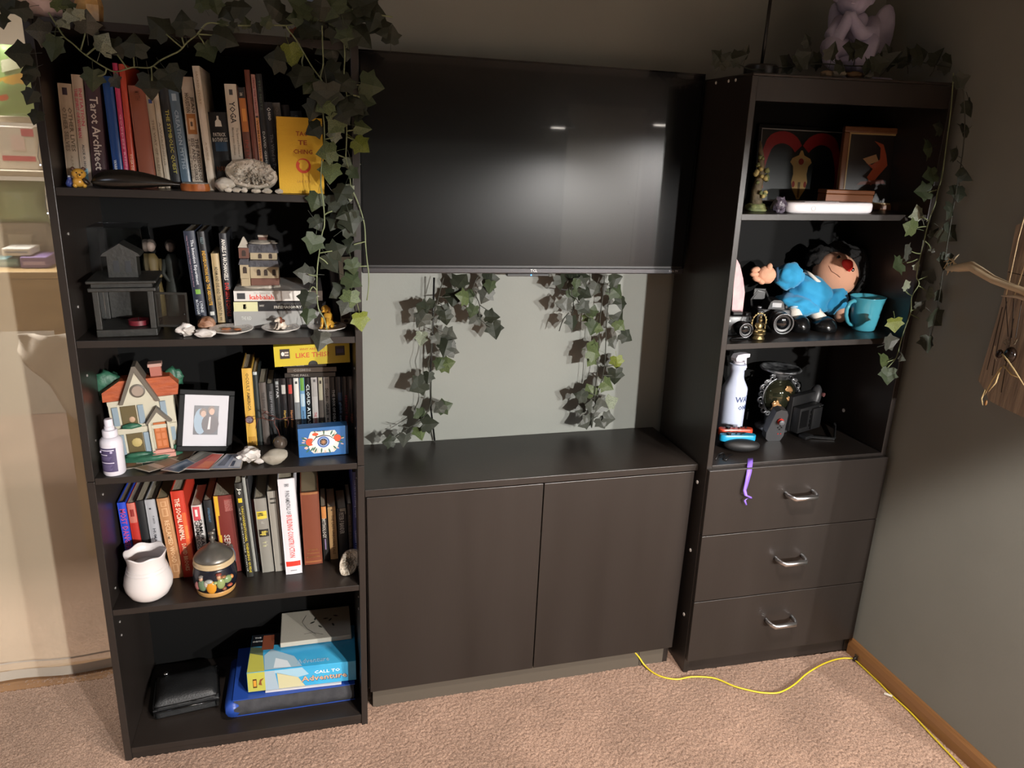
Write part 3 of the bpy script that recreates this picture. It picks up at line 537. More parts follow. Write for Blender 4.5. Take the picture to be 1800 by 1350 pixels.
row_book(s4, -.24, (425.5, 430.5, 840), (448, 452.5), 'thin grey booklet beside the yellow lettered spine', '8c8c86', .19, group=G4)
row_book(s4, -.24, (432, 435, 842), (453, 456), 'very thin black booklet on the fourth shelf', '2a2a2c', .18, group=G4)
row_book(s4, -.215, (436, 446, 878), (449.5, 459.5), 'narrow maroon book with a label at its foot', '5d1d1c', .15, group=G4, hard=True, texts=[('TYPE TESTS', '8d4a42', .08, .55, .3, .4)], marks=[('8f8c80', .8, .98, .0, 1)])
row_book(s4, -.25, (446, 467.5, 877), (461.5, 482.5), 'grey book with yellow words label on its spine', '7d7a72', .17, group=G4, hard=True, texts=[('words', '2c2a22', .185, .23, .7, .5), ('and', 'a9a69c', .3, .33, .3, .5), ('things', 'd9c55a', .43, .49, .7, .5), ('Roger', 'c2bf9a', .575, .6, .45, .5), ('Brown', 'c2bf9a', .62, .645, .45, .5)], marks=[('c9b23a', .17, .27, .05, .95), ('1a1916', .41, .51, .03, .97)])
row_book(s4, -.25, (469, 487, 864), (484.5, 501.5), 'second grey book, darker right edge, beside the tall white book', '8a867d', .17, group=G4, hard=True, marks=[('6a665e', 0, 1, .6, 1), ('3a3833', .9, .93, .55, .85)], texts=[('LANGUAGE', '4a4740', .08, .1, .6, .5), ('DEVELOPMENT', '4a4740', .13, .15, .6, .5)])
row_book(s4, -.272, (487, 518, 842.5), (503, 531.5), 'tall white textbook with red capitals and red band', 'c9c7cb', .2, group=G4, hard=True, rough=.35, texts=[('FUNDAMENTALS OF', '5b5b5e', .12, .36, .26, .5), ('BUILDING CONSTRUCTION', 'c24b45', .37, .82, .34, .5), ('WILEY', '9a9a9c', .955, .965, .4, .5), ('IANO', '55555a', .05, .08, .3, .5)], marks=[('c8382c', .862, .915, 0, 1)])
row_book(s4, -.232, (527, 560.5, 866), (536, 567.5), 'thick worn brown leather book on the fourth shelf', '6d3620', .18, group=G4, hard=True, marks=[('8c5a34', 0, .03, 0, 1), ('8a5530', .95, .97, 0, 1)], texts=[('GOLDEN', '8f5a35', .78, .8, .6, .5), ('LIBRARY', '8f5a35', .83, .85, .7, .5), ('COLLECTION', '8f5a35', .88, .9, .8, .5)], pages=PAGESD)
row_book(s4, -.215, (563.5, 573.5, 891), (569.5, 579, ), 'narrow spine with orange top and white mythology lettering', '1f1d1a', .12, group=G4, texts=[('MYTHOLOGY', 'd0cac0', .22, .58, .65, .4)], marks=[('cf8a4c', 0, .22, 0, 1), ('8d7a9c', .6, .8, .35, .6)])
row_book(s4, -.215, (575.5, 589.5, 891.5), (581, 594.5), 'short tan paperback between two dark spines', 'a8875c', .12, group=G4, texts=[('THE LAST UNICORN TALE', '5d4629', .15, .9, .35, .55)], marks=[('3a2d1c', .045, .07, .4, .6)])
row_book(s4, -.215, (592, 608.5, 894), (597, 612.5), 'black paperback with pale rubbed corners on the fourth shelf', '22211f', .12, group=G4, texts=[('PETER F BANDER', 'b0aea6', .08, .5, .5, .45)], marks=[('8a8678', 0, .06, .3, 1), ('8a8678', .06, .12, .85, 1)])
row_book(s4, -.215, (610, 617.5, 886), (614, 621.5), 'thin dark brown spine left of the blue book', '2c231e', .13, group=G4, texts=[('WHERE THE SUN RISES', '6f5b42', .2, .8, .45, .5)])
row_book(s4, -.255, (619.5, 628.5, 830), (623.5, 632.5), 'tall thin blue book against the right panel of the fourth shelf', '28306b', .19, group=G4, texts=[('The Art of Drawing People', '9aa0bd', .08, .48, .5, .45), ("Collector's Series", '9aa0bd', .62, .88, .5, .45)])
# ------------------------------------------------------------------ small things on the left bookcase
def stuff(o): o['kind'] = 'stuff'; return o
QZ = M('white_quartz', 'b8b2a8', .45, var=(30, '8f8878', .35, .7), bump=(90, .5), spec=.6)
QZ2 = M('milky_quartz', 'cfc9c4', .35, var=(22, 'a8a096', .4, .75), bump=(60, .4), spec=.6)
GREYROCK = M('grey_beige_stone', '9d968a', .7, var=(16, '7a7466', .35, .7), bump=(70, .5))
def stone(label, px, py, wpx, hpx, zf, seed, mat, y=None, amp=.35, dep=.8, sub=3, name='stone', cat='rock', group=None, rough=.14, f=1.6, yaw=0):
    p = atZ(px, py, zf(.3)) if y is None else V((xat(px, y, zf(.3)), y, 0)); z = zf(p.x); s = ppm((p.x, p.y, z)); wd = wpx / s / 2; ht = hpx / s / 2
    b = lump(1, seed, amp, sub, (wd, wd * dep, ht), f, None, rough); lo = min(q.z for q in b.v); cut = lo + ht * .12
    for q in b.v: q.z = max(q.z, cut) - cut
    xs = [q.x for q in b.v]; k = 2 * wd / (max(xs) - min(xs)); kz = 2 * ht / max(q.z for q in b.v)
    for q in b.v: q.x *= k; q.z *= kz
    o = b.obj(name, mat, None, 35, (p.x, p.y, z + .0004), (0, 0, yaw)); return tag(o, label, cat, group)
# -- top shelf
YF = -.338
def on1(px, y=YF): x = xat(px, y, 1.48); return V((x, y, lz(1, x) + .0004))
p = on1(140); t = thing('animal_figurine', 'tiny yellow animal figurine in front of the beige books, top shelf', 'figurine', p, (0, 0, .35))
YL = C('b88a35', .3); B().ball((0, 0, .011), .011, 14, None, (1.1, .95, 1)).ball((.009, -.004, .004), .005, 8).ball((-.008, -.004, .004), .005, 8).obj('body', YL, t, True)
h = B().ball((.001, -.004, .027), .012, 16, None, (1.15, .95, .95)).ball((.001, -.015, .024), .005, 10).obj('head', YL, t, True)
for s in (-1, 1):
    B().ball((.001 + s * .0095, -.002, .037), .0042, 10, None, (1, .6, 1)).obj('ear', C('4a2c1c'), h, True)
    B().ball((.001 + s * .005, -.0145, .03), .0016, 8).obj('eye', BLK, h)
B().ball((.001, -.0196, .0255), .0018, 8).obj('nose', BLK, h)
p = on1(124, -.334); t = thing('trinket', 'small blue glass trinket beside the yellow figurine, top shelf', 'trinket', p)
B().lathe([(.0, 0), (.007, .001), (.009, .007), (.006, .013), (.0035, .017), (.005, .019), (0, .0195)], 12).obj('trinket_body', M('blue_glass', '35427a', .1, spec=.7), t, True)
B().lathe([(.0, .0196), (.003, .0196), (.0028, .023), (0, .0235)], 10).obj('trinket_cap', C('a9adb5', .3), t)
a, c = on1(161), on1(320); L = c.x - a.x; b = B(); n = 22; g = []
for i in range(n + 1):
    u = i / n; r = max(.02, (sin(pi * min(1, u * 1.0) ** .62)) ** .8); wv = .021 * r; hv = .0155 * r
    g.append([(a.x + L * u, YF + wv * cos(q) * .8 - .002, a.z + .0155 + .003 * sin(u * 3) + hv * sin(q) * (1.25 if sin(q) > 0 else .9) + (.006 * r if abs(q - pi / 2) < .1 else 0)) for q in [2 * pi * k / 16 for k in range(17)]])
b.sheet(g); o = thing('carving', 'long black pointed boat shaped carving lying before the books, top shelf', 'carving', (0, 0, 0))
lo = min(q.z for q in b.v)
for q in b.v: q.z += a.z - lo - .0004 - .0062 * (q.x - a.x)
DK = M('black_carved_wood', '15120f', .25, spec=.6); b.obj('carving_body', DK, o, 50)
B().lathe([(.004, -.002), (.009, -.002), (.0095, .003), (.004, .004), (.004, -.002)], 18, T(a.x - .0095, YF, a.z + .0125) @ RY(.9) ).obj('ring_end', M('dark_ring_wood', '2c231b', .3), o, True)
a, c = on1(318), on1(371); 
t = thing('stone_slab', 'low amber brown polished stone slab with grey top, top shelf', 'stone', ((a.x + c.x) / 2, YF, a.z), (0, 0, .05)); w2 = (c.x - a.x) / 2
b = B().lathe([(1, 0), (1.03, .4), (1, .8), (.98, 1)], 14); 
for q in b.v: k = 1 + .12 * NZ.noise(V((q.x, q.y, 0)) * 1.7); q.x *= w2 * k * .97; q.y *= w2 * .62 * k; q.z *= .015
b.obj('slab_body', M('amber_agate', '6d3a1c', .2, var=(60, '9c5a2c', .3, .7), stretch=(1, 1, .2), spec=.6), t, 40)
b = lump(1, 5, .2, 3, (w2 * .9, w2 * .52, .003)); 
for q in b.v: q.z += .0155
b.obj('druzy_top', M('grey_druzy', '77756e', .5, var=(200, 'a5a39b', .3, .7), bump=(400, .8)), t, 30)
stone('round white nodule left of the big geode, top shelf', 397, 340, 34, 25, s1, 3, QZ, YF, .2, .8)
# geode bowl
a, c = on1(400), on1(487); w2 = (c.x - a.x) / 2; x = (a.x + c.x) / 2
t = thing('geode', 'large open white crystal geode in front of the yellow book, top shelf', 'geode', (x, -.325, a.z), (0, 0, 0))
Rm = RX(.95) @ RY(.16)
def geode_bowl(w2, dep, seed, t, Rm, zoff, inner, outer):
    n = 36; out = []; inn = []; m = 9
    for j in range(m + 1):
        f = j / m; 
        out.append([]); inn.append([])
        for i in range(n + 1):
            ang = 2 * pi * i / n; k = 1 + .12 * NZ.noise(V((cos(ang) * 1.5 + seed, sin(ang) * 1.5, 0))) + .05 * NZ.noise(V((cos(ang) * 5, sin(ang) * 5, seed)))
            r = w2 * k * sin(f * pi / 2) ** .7; z = -dep * cos(f * pi / 2) ** .8
            out[-1].append(Rm @ V((r * cos(ang), r * sin(ang) * .72, z)) + V((0, 0, zoff)))
            q = .8 * f; k2 = 1 + .3 * NZ.noise(V((cos(ang) * 3 * f, sin(ang) * 3 * f, seed + 3))) * (1 - f * .5)
            ri = w2 * k * (.86 if j == m else q + .02); zi = (-dep * .62 * (1 - f ** 1.6) * k2 + .006 * RND.uniform(-1, 1) * (1 - f)) + (.002 if j == m else 0)
            inn[-1].append(Rm @ V((ri * cos(ang), ri * sin(ang) * .72, zi)) + V((0, 0, zoff)))
    for row in out + inn: row[-1] = row[0]
    inn.append([V(p) for p in out[-1]])
    A = B().sheet(out); lo = min(q.z for q in A.v)
    Bb = B().sheet(inn)
    for q in A.v + Bb.v: q.z -= min(0, lo) if lo < 0 else lo
    A.obj('geode_shell', outer, t, True); Bb.obj('crystal_hollow', inner, t, 25)
    pts = B(); ctr = Rm @ V((0, 0, dep * .5)) + V((0, 0, zoff - (lo if lo > 0 else lo)))
    for k in range(150):
        j = RND.randint(1, m); p = Bb.v[j * (n + 1) + RND.randint(0, n - 1)]; d = (ctr - p).normalized() + V((RND.uniform(-.5, .5), RND.uniform(-.5, .5), RND.uniform(-.5, .5))); s_ = RND.uniform(.0022, .0058) * (w2 / .045)
        pts.lathe([(.6 * s_, -s_), (.55 * s_, .6 * s_), (0, 1.3 * s_)], 5, T(*p) @ d.to_track_quat('Z', 'Y').to_matrix().to_4x4())
    stuff(pts.obj('crystal_points', inner, t))
GI = M('geode_crystal', 'd0c7b9', .3, var=(28, '8f8474', .3, .55), bump=(160, .9), spec=.7); GO = M('geode_rind', 'b8b0a2', .75, var=(20, '8f8674', .3, .7), bump=(80, .5))
geode_bowl(w2, w2 * .75, 2, t, Rm, .03, GI, GO)
for i, (px, w_) in enumerate(((402, 13), (416, 16), (430, 11), (450, 17), (470, 18), (491, 14))):
    stone(['tiny white crystal chip at the left end, before the round nodule', 'tiny white crystal chip right under the round nodule', 'tiny white crystal chip, second under the geode', 'tiny white crystal chip below the middle of the geode', 'tiny white crystal chip under the right end of the geode', 'tiny white crystal chip at the foot of the yellow book'][i], px, 340, w_, 9, s1, 10 + i, QZ, -.351, .3, .7, 2, 'crystal_chip', 'crystal', 'crystal chips before the geode')
# -- second shelf: lantern, display case, figurines
IRON = M('dark_shaded_lantern_metal', '141411', .5, var=(30, '1f1e1a', .3, .7), bump=(90, .2)); GLASS = M('clear_glass', 'd8dcd8', .05, trans=1, spec=.5)  # dark metal, with the shelf's shadow also put into its colour
p = atZ(222, 592, 1.1528); t = thing('lantern', 'dark house shaped candle lantern with open glass door, second shelf', 'lantern', (p.x, p.y + .06, lz(2, p.x) + .0005), (0, 0, .06))
W = .062; B().box(-W, W, -W, W, 0, .017, bev=.002).obj('base', IRON, t)
for sx in (-1, 1):
    for sy in (-1, 1): B().box(sx * (W - .007) - .006, sx * (W - .007) + .006, sy * (W - .007) - .006, sy * (W - .007) + .006, .0175, .103, bev=.001).obj('post', IRON, t)
B().box(-W + .002, -W + .0045, -W + .014, W - .014, .018, .103).obj('pane', GLASS, t)
B().box(-W + .014, W - .014, W - .004, W - .002, .018, .103).obj('back_plate', IRON, t)
B().box(-W - .006, W + .006, -W - .006, W + .006, .1035, .112, bev=.002).box(-W + .001, W - .001, -W + .001, W - .001, .1125, .121).box(-W - .008, W + .008, -W - .008, W + .008, .1215, .128, bev=.002).obj('cornice', IRON, t)
B().box(-.03, .03, -.024, .024, .1285, .176).obj('turret', IRON, t)
B().prism([(-.04, .177), (.04, .177), (.036, .183), (0, .205), (-.036, .183)], -.034, .034).obj('gable_roof', IRON, t)
for x in (-.012, .012): B().box(x - .006, x + .006, -.0252, -.0243, .14, .166).obj('turret_window', C('14161a'), t)
dr = B().box(0, .004, -.0015, .0015, .02, .1).box(.066, .07, -.0015, .0015, .02, .1).box(.0041, .0659, -.0015, .0015, .02, .025).box(.0041, .0659, -.0015, .0015, .095, .1).obj('door', IRON, t, loc=(W + .001, -W + .006, 0), rot=(0, 0, -.22))
B().box(.0041, .0659, -.0006, .0006, .0251, .0949).obj('door_pane', GLASS, dr)
B().ball((.062, -.003, .05), .0022, 8).obj('door_knob', IRON, dr)
p = atZ(236, 581, 1.17); o = thing('candle', 'dark red low candle inside the open lantern, second shelf', 'candle', (p.x, p.y + .055, lz(2, p.x) + .0195))
B().lathe([(.0, 0), (.022, 0), (.022, .011), (.018, .011), (0, .009)], 18).obj('wax', C('5d1620', .4), o, 40); B().cyl(.0007, .009, .016, 6).obj('wick', BLK, o)
CL = M('clear_acrylic', 'b9bfc2', .06, trans=1, spec=.5)
x0, x1 = atY(137, 400, -.17).x, atY(247, 400, -.17).x; zt = atY(190, 402, -.17).z - lz(2, .1)
t = thing('display_case', 'empty clear acrylic display case standing behind the lantern', 'display case', ((x0 + x1) / 2, -.12, lz(2, .1) + .0006)); k = (x1 - x0) / 2
for nm, q in (('front_pane', (-k, k, -.05, -.0475, 0, zt)), ('back_pane', (-k, k, .0475, .05, 0, zt)), ('side_pane', (-k, -k + .0025, -.0474, .0474, 0, zt)), ('side_pane', (k - .0025, k, -.0474, .0474, 0, zt)), ('lid_pane', (-k, k, -.05, .05, zt + .0002, zt + .003))): B().box(*q).obj(nm, CL, t)
for i, (px, pyh, col, hc, lab) in enumerate(((230, 412, '252428', '1a1614', 'dark robed figurine with pale face, tallest behind the lantern'), (262, 418, '4a3d1c', '2d2620', 'figurine in a mustard cape behind the lantern'), (297, 419, '1d201b', '231d18', 'figurine in a dark coat nearest the navy book'))):  # figurine colours darkened to include the shade on this shelf
    y = -.04 if i == 0 else -.10; x = xat(px, y, 1.36); z = lz(2, x); h = atY(px, pyh, y).z - z
    t = thing('figurine', lab, 'figurine', (x, y, z + .0005), (0, 0, .1 * (i - 1)))
    B().lathe([(.0, 0), (.024, 0), (.022, h * .25), (.014, h * .55), (.017, h * .72), (.008, h * .8), (0, h * .8)], 16).obj('robe', C(col, .7), t, True)
    for s in (-1, 1): B().tube([(s * .016, 0, h * .73), (s * .022, -.006, h * .55), (s * .008, -.016, h * .45)], [.006, .0055, .004], 8).obj('sleeve', C(col, .7), t, True)
    hd = B().ball((0, -.002, h * .89), .0115, 14, None, (1, 1, 1.15)).obj('head', C('6d5f56', .6), t, True)
    B().ball((0, .002, h * .91), .0125, 12, None, (1.05, .9, 1.15)).obj('hair', C(hc, .8), hd, True)
# -- pottery house on the flat pile
pl_, pr_ = atY(417, 500, -.24).x, atY(494, 500, -.24).x; Wd = pr_ - pl_; x = (pl_ + pr_) / 2; Hh = atY(455, 413, -.22).z - ZPILE - .001
t = thing('pottery_house', 'small brown and cream snowy pottery house on the flat pile of books', 'ornament', (x, -.2, ZPILE + .0012), (0, .006, 0)); w = Wd
CRM = M('cream_glaze', '9a8b70', .4, bump=(60, .2)); BRW = C('5a3527', .5); RF = M('slate_roof_glaze', '34343a', .45, bump=(120, .3)); SNW = M('snow_glaze', 'a89f92', .5, bump=(70, .4)); DKW = C('2a1c14', .4)
b = lump(1, 8, .15, 3, (w * .5, .045, .008)); 
for q in b.v: q.z = max(q.z + .003, 0)
b.obj('snowy_base', SNW, t, True)
B().box(-w * .19, w * .46, -.036, .03, .008, Hh * .2, bev=.001).obj('brick_footing', BRW, t)
B().box(-w * .19, w * .45, -.035, .03, Hh * .201, Hh * .42).obj('lower_wall', CRM, t)
B().prism([(-w * .22, Hh * .42), (w * .48, Hh * .42), (w * .45, Hh * .54), (-w * .19, Hh * .54)], -.04, .03).obj('lower_roof', RF, t)
B().box(-w * .18, w * .43, -.022, .03, Hh * .541, Hh * .67).obj('upper_wall', CRM, t)
B().prism([(-w * .21, Hh * .671), (w * .47, Hh * .671), (w * .42, Hh * .83), (-w * .2, Hh * .83)], -.028, .034).obj('upper_roof', RF, t)
b = lump(1, 4, .3, 3, (w * .34, .026, .007)); 
for q in b.v: q.x += w * .1; q.z += Hh * .84
b.obj('roof_snow', SNW, t, True)
B().box(w * .02, w * .22, -.008, .012, Hh * .84, Hh * .95).obj('chimney', BRW, t); B().box(w * .01, w * .23, -.01, .014, Hh * .951, Hh * .985).obj('chimney_cap', SNW, t)
B().box(-w * .42, -w * .2, -.038, .02, .008, Hh * .46).obj('tower_lower', CRM, t)
B().prism([(-w * .45, Hh * .461), (-w * .18, Hh * .461), (-w * .22, Hh * .57), (-w * .4, Hh * .57)], -.043, .02).obj('tower_eave', RF, t)
B().box(-w * .43, -w * .2, -.03, .02, Hh * .571, Hh * .76).obj('tower_upper', BRW, t)
B().lathe([(w * .19, Hh * .761), (w * .13, Hh * .82), (.002, Hh * .95), (0, Hh * .955)], 4, T(-w * .315, -.008, 0) @ RZ(pi / 4)).obj('tower_roof', SNW, t)
def win(x, z, y, ww, hh): 
    pts = [(x - ww, z - hh), (x + ww, z - hh), (x + ww, z + hh * .5), (x + ww * .6, z + hh), (x - ww * .6, z + hh), (x - ww, z + hh * .5)]
    B().prism(pts, y - .0008, y + .0006).obj('window', DKW, t)
for x in (0, .16, .35): win(w * x, Hh * .31, -.0352, .0042, .0075)
for x in (.04, .28): win(w * x, Hh * .605, -.0222, .004, .006)
win(-w * .31, Hh * .36, -.0382, .0045, .008); win(-w * .315, Hh * .665, -.0302, .0045, .007)
B().box(-w * .4, -w * .23, -.044, -.0385, .008, Hh * .2).obj('porch_steps', CRM, t)
# -- crystals and saucers
stone('jagged white quartz point left of the saucers, second shelf', 328, 591, 34, 24, s2, 21, QZ2, None, .5, .7, rough=.25)
stone('brown banded shell like rock, second shelf', 364, 580, 30, 24, s2, 22, M('rusty_rock', '7a4d33', .55, var=(40, 'b08d75', .35, .7), bump=(90, .5)), None, .3)
stone('flat white quartz chunk in front of the brown rock, second shelf', 362, 593, 36, 16, s2, 23, QZ2, None, .4, .6)
CER = M('white_ceramic', 'c5bfb8', .15, spec=.6)
pl = []
for i, (px, py, wpx, lab) in enumerate(((407, 590, 75, 'empty white saucer with blue specks, leftmost of the three'), (494, 586.5, 66, 'white saucer under the brown and white dog'), (575, 584, 69, 'white saucer under the yellow dog, second shelf'))):
    p = atZ(px, py, lz(2, .35)); r = wpx / ppm(p) / 2; p.y += r * .62
    p.x = xat(px, p.y, p.z); z = lz(2, p.x) + .0005; pl.append((p.x, p.y, z, r))
    t = thing('saucer', lab, 'plate', (p.x, p.y, z), (0, .006, 0), 'saucers on the second shelf')
    B().lathe([(.0, .0015), (r * .45, .0015), (r * .5, 0), (r * .55, 0), (r * .6, .003), (r * .98, .0085), (r, .0105), (r * .95, .0105), (r * .62, .0055), (0, .0045)], 36).obj('saucer_body', CER, t, True)
    b = B()
    for k in range(26): a = 2 * pi * k / 26; disc(b, 0, 0, .0013, 0) if 0 else b.ball((r * .82 * cos(a), r * .82 * sin(a), .0085), .0015, 6, None, (1, 1, .25))
    stuff(b.obj('rim_specks', C('4a5470'), t))
for k, (dx, dy, s) in enumerate(((-.012, .004, .011), (.014, -.003, .009))):
    x, y, z, r = pl[0]; b = lump(1, 30 + k, .4, 2, (s, s * .5, .003))
    for q in b.v: q.z += .0075
    tag(b.obj('dried_petal', C('8a5534', .7), None, True, (x + dx, y + dy, z)), ['larger rust brown dried petal, left on the empty saucer', 'smaller rust brown dried petal, right on the empty saucer'][k], 'petal', 'petals on the empty saucer')
def dog(t, m, ear, s, tall):
    B().ball((0, 0, .012 * tall * s), .011 * s, 14, RX(-.25), (1, 1.15, 1.2 * tall)).ball((0, .006 * s, .008 * s), .011 * s, 12, None, (1.2, 1.1, .75)).obj('body', m, t, True)
    zc = .012 * tall * s + .0165 * tall * s
    hd = B().ball((0, -.005 * s, zc), .0085 * s, 14, None, (1, 1.1, 1)).ball((0, -.0145 * s, zc - .002 * s), .0048 * s, 10, None, (1, 1.3, .85)).obj('head', m, t, True)
    B().ball((0, -.0205 * s, zc - .0005 * s), .0018 * s, 8).obj('nose', BLK, hd)
    for q in (-1, 1):
        B().ball((q * .008 * s, -.003 * s, zc - .003 * s), .006 * s, 10, None, (.4, .7, 1.25)).obj('ear', ear, hd, True)
        B().ball((q * .0035 * s, -.0115 * s, zc + .003 * s), .0011 * s, 6).obj('eye', BLK, hd)
        B().tube([(q * .006 * s, -.008 * s, .016 * s * tall), (q * .0065 * s, -.012 * s, .006 * s), (q * .0065 * s, -.0135 * s, .002 * s)], [.0034 * s, .003 * s, .003 * s], 8).ball((q * .0065 * s, -.016 * s, .0022 * s), .0032 * s, 8, None, (1, 1.5, .7)).obj('leg', m, t, True)
        B().ball((q * .0115 * s, .002 * s, .0045 * s), .005 * s, 8, None, (.7, 1.6, .9)).obj('hind_leg', m, t, True)
    B().tube([(0, .014 * s, .005 * s), (.008 * s, .02 * s, .006 * s), (.014 * s, .019 * s, .009 * s)], [.002 * s, .0018 * s, .001 * s], 6).obj('tail', m, t, True)
x, y, z, r = pl[1]; t = thing('dog_figurine', 'tiny brown and white china puppy sitting on the middle saucer', 'figurine', (x, y - .002, z + .0055), (0, 0, -1.0))
dog(t, C('c2b5a6', .25), C('6b3520', .3), .82, 1)
B().ball((0, .003, .020), .0075, 12, None, (1.1, 1.1, .6)).obj('saddle_patch', C('4a2a1c', .3), t, True); B().ball((0, -.002, .0262), .0066, 10, None, (1.1, .95, .6)).obj('crown_patch', C('7a3f22', .3), t, True)
x, y, z, r = pl[2]; t = thing('dog_figurine', 'small golden yellow china dog sitting upright on the right saucer', 'figurine', (x, y, z + .0055), (0, 0, -.5))
dog(t, C('bf8f34', .25), C('8a5a22', .3), 1.12, 1.5)
# -- third shelf
p = atZ(199, 837, .823); t = thing('spray_bottle', 'white pump spray bottle with purple label, third shelf', 'bottle', (p.x, p.y + .02, lz(3, p.x) + .0005), (0, 0, .2))
WPL = M('white_plastic', 'c8c4cc', .35); R_ = .0243
B().lathe([(.0, 0), (R_ * .9, 0), (R_, .004), (R_, .078), (R_ * .95, .086), (R_ * .72, .093), (R_ * .66, .0935), (0, .0935)], 32).obj('bottle_body', WPL, t, 50)
B().lathe([(.0165, .094), (.0165, .108), (.0155, .11), (.011, .111), (.0108, .118), (.0095, .119), (.0095, .133), (.008, .136), (0, .1365)], 24).obj('spray_cap', WPL, t, 40)
g = []
for j in (.012, .071): g.append([((R_ + .0003) * cos(a), (R_ + .0003) * sin(a), j) for a in [radians(-170 + i * 5) for i in range(21)]])
lb = B().sheet(g).obj('label_print', M('purple_label', '443a5c', .5), t, True)
for zz_, h_, a0, a1 in ((.066, .0022, -165, -80), (.0545, .002, -160, -115), (.0345, .0022, -162, -85)):
    gg = [[((R_ + .0006) * cos(radians(a0 + (a1 - a0) * i / 10)), (R_ + .0006) * sin(radians(a0 + (a1 - a0) * i / 10)), zz_ + q) for i in range(11)] for q in (-h_ / 2, h_ / 2)]
    B().sheet(gg).obj('label_stripe', C('c5c0d0'), lb)
for k, zz_ in enumerate((.049, .046, .043, .029, .026, .023, .02, .017)):
    gg = [[((R_ + .0006) * cos(radians(-155 + 5 * i)), (R_ + .0006) * sin(radians(-155 + 5 * i)), zz_ + q) for i in range(13 - k % 3)] for q in (-.0004, .0004)]
    B().sheet(gg).obj('label_small_print', C('7a7194'), lb)
for a in (-155, -95): B().ball(((R_ + .0003) * cos(radians(a)), (R_ + .0003) * sin(radians(a)), .061), .003, 10, None, (1, .3, 1)).obj('label_seal', C('a29ab5'), lb)
# big ceramic house
yb = -.255; x0, x1 = atY(206, 790, yb).x, atY(318, 760, yb).x; W = x1 - x0; p = V(((x0 + x1) / 2, yb, 0)); z = lz(3, p.x)
zr = lambda py: atY(262, py, yb).z - z
t = thing('ceramic_house', 'painted ceramic cottage with orange roof and tall gable, third shelf', 'ornament', (p.x, yb, z + .0006), (0, -.05, .1))
HW = M('ivory_glaze', 'b3ae9c', .35, bump=(50, .1)); HB = C('7d8d98', .4); HR = M('orange_tile_glaze', 'a8532c', .5, var=(80, '8c3f20', .3, .7), bump=(150, .5), stretch=(.3, .3, 1)); HG = C('5d564c', .5); GRN = M('green_glaze', '1f4a3a', .5, var=(60, '2d6048', .3, .7), bump=(60, .6))
H1 = zr(700); Hr = zr(655); w2 = W / 2; d0, d1 = -.0, .05
b = lump(1, 41, .2, 3, (w2 * 1.0, .034, .014)); 
for q in b.v: q.z = max(q.z + .005, 0); q.y += .012; q.x -= .002
b.obj('lawn', GRN, t, True)
B().box(-w2, w2 * .95, .004, d1, .012, H1).obj('wall', HW, t)
B().box(-w2 * .98, w2 * .94, -.001, .004, H1 * .49, H1 * .55).box(-w2 * 1.0, w2 * .97, -.002, .004, H1 * .94, H1).obj('storey_band', HW, t)
B().prism([(-w2 * 1.12, H1 * 1.0), (w2 * 1.12, H1 * 1.0), (w2 * 1.18, H1 * 1.16), (w2 * .95, H1 * 1.3), (-w2 * .55, H1 * 1.3), (-w2 * 1.1, H1 * 1.14)], .002, .052).obj('roof', HR, t)
gx = -.02 * W; ga = .27 * W
B().prism([(gx - ga * .9, H1 * .98), (gx + ga * .95, H1 * .98), (gx, H1 * 1.47)], -.006, .04).obj('gable', HW, t)
for s in (-1, 1): B().prism([(gx + s * ga * 1.12, H1 * .95), (gx + s * ga * .9, H1 * .95), (gx - s * .0, H1 * 1.44), (gx + s * .0, H1 * 1.53), (gx + s * .004, H1 * 1.53)], -.012, .04).obj('gable_trim', HG, t)
wd = B().lathe([(.0, 0), (ga * .42, 0), (ga * .42, .003), (ga * .33, .004), (ga * .33, .002), (0, .002)], 24, T(gx, -.006, H1 * 1.14) @ RX(pi / 2)).obj('round_window', HG, t, 40)
B().cyl(ga * .32, .0, .001, 20, T(gx, -.0085, H1 * 1.14) @ RX(pi / 2)).obj('round_pane', C('8d7d70'), wd)
def shut(x, z0, z1): B().box(x - .0065, x + .0065, -.0005, .0038, z0, z1, bev=.0008).obj('shutter', HB, t)
def hwin(x0, x1, z0, z1): return B().box(x0, x1, .0018, .0038, z0, z1).obj('window', C('5b5138', .2), t)
a_, b_ = H1 * .6, H1 * .9; shut(-w2 * .82, a_, b_); hw1 = hwin(-w2 * .66, -w2 * .2, a_, b_); shut(-w2 * .06, a_, b_); shut(w2 * .62, H1 * .62, H1 * .92)
a_, b_ = H1 * .1, H1 * .45; shut(-w2 * .78, a_, b_); hw2 = hwin(-w2 * .62, -w2 * .14, a_, b_); shut(-w2 * .02, a_, b_); shut(w2 * .78, H1 * .26, H1 * .5)
B().ball((-w2 * .36, .001, H1 * .68), .007, 10, None, (1, .3, 1.1)).obj('painted_cat', C('a88a70'), hw1); B().ball((-w2 * .34, .001, H1 * .3), .012, 10, None, (1, .2, 1)).obj('painted_curtain', C('a89660'), hw2)
for x, z_, wx in ((-w2 * .42, H1 * .58, .022), (-w2 * .35, H1 * .1, .03), (w2 * .1, H1 * .08, .009), (w2 * .85, H1 * .15, .011)):
    b = lump(1, x * 99, .35, 2, (wx, .007, .007))
    for q in b.v: q.x += x; q.z += z_; q.y -= .003
    b.obj('shrub', GRN, t, True)
px_ = w2 * .42; B().prism([(px_ - .024, H1 * .62), (px_ + .024, H1 * .62), (px_, H1 * .8)], -.01, .003).obj('porch_gable', HW, t)
for s in (-1, 1): B().prism([(px_ + s * .03, H1 * .6), (px_ + s * .023, H1 * .6), (px_, H1 * .78), (px_, H1 * .86)], -.014, .003).obj('porch_trim', HG, t)
for s in (-1, 1): B().box(px_ + s * .021 - .003, px_ + s * .021 + .003, -.008, .003, .02, H1 * .62).obj('porch_post', HW, t)
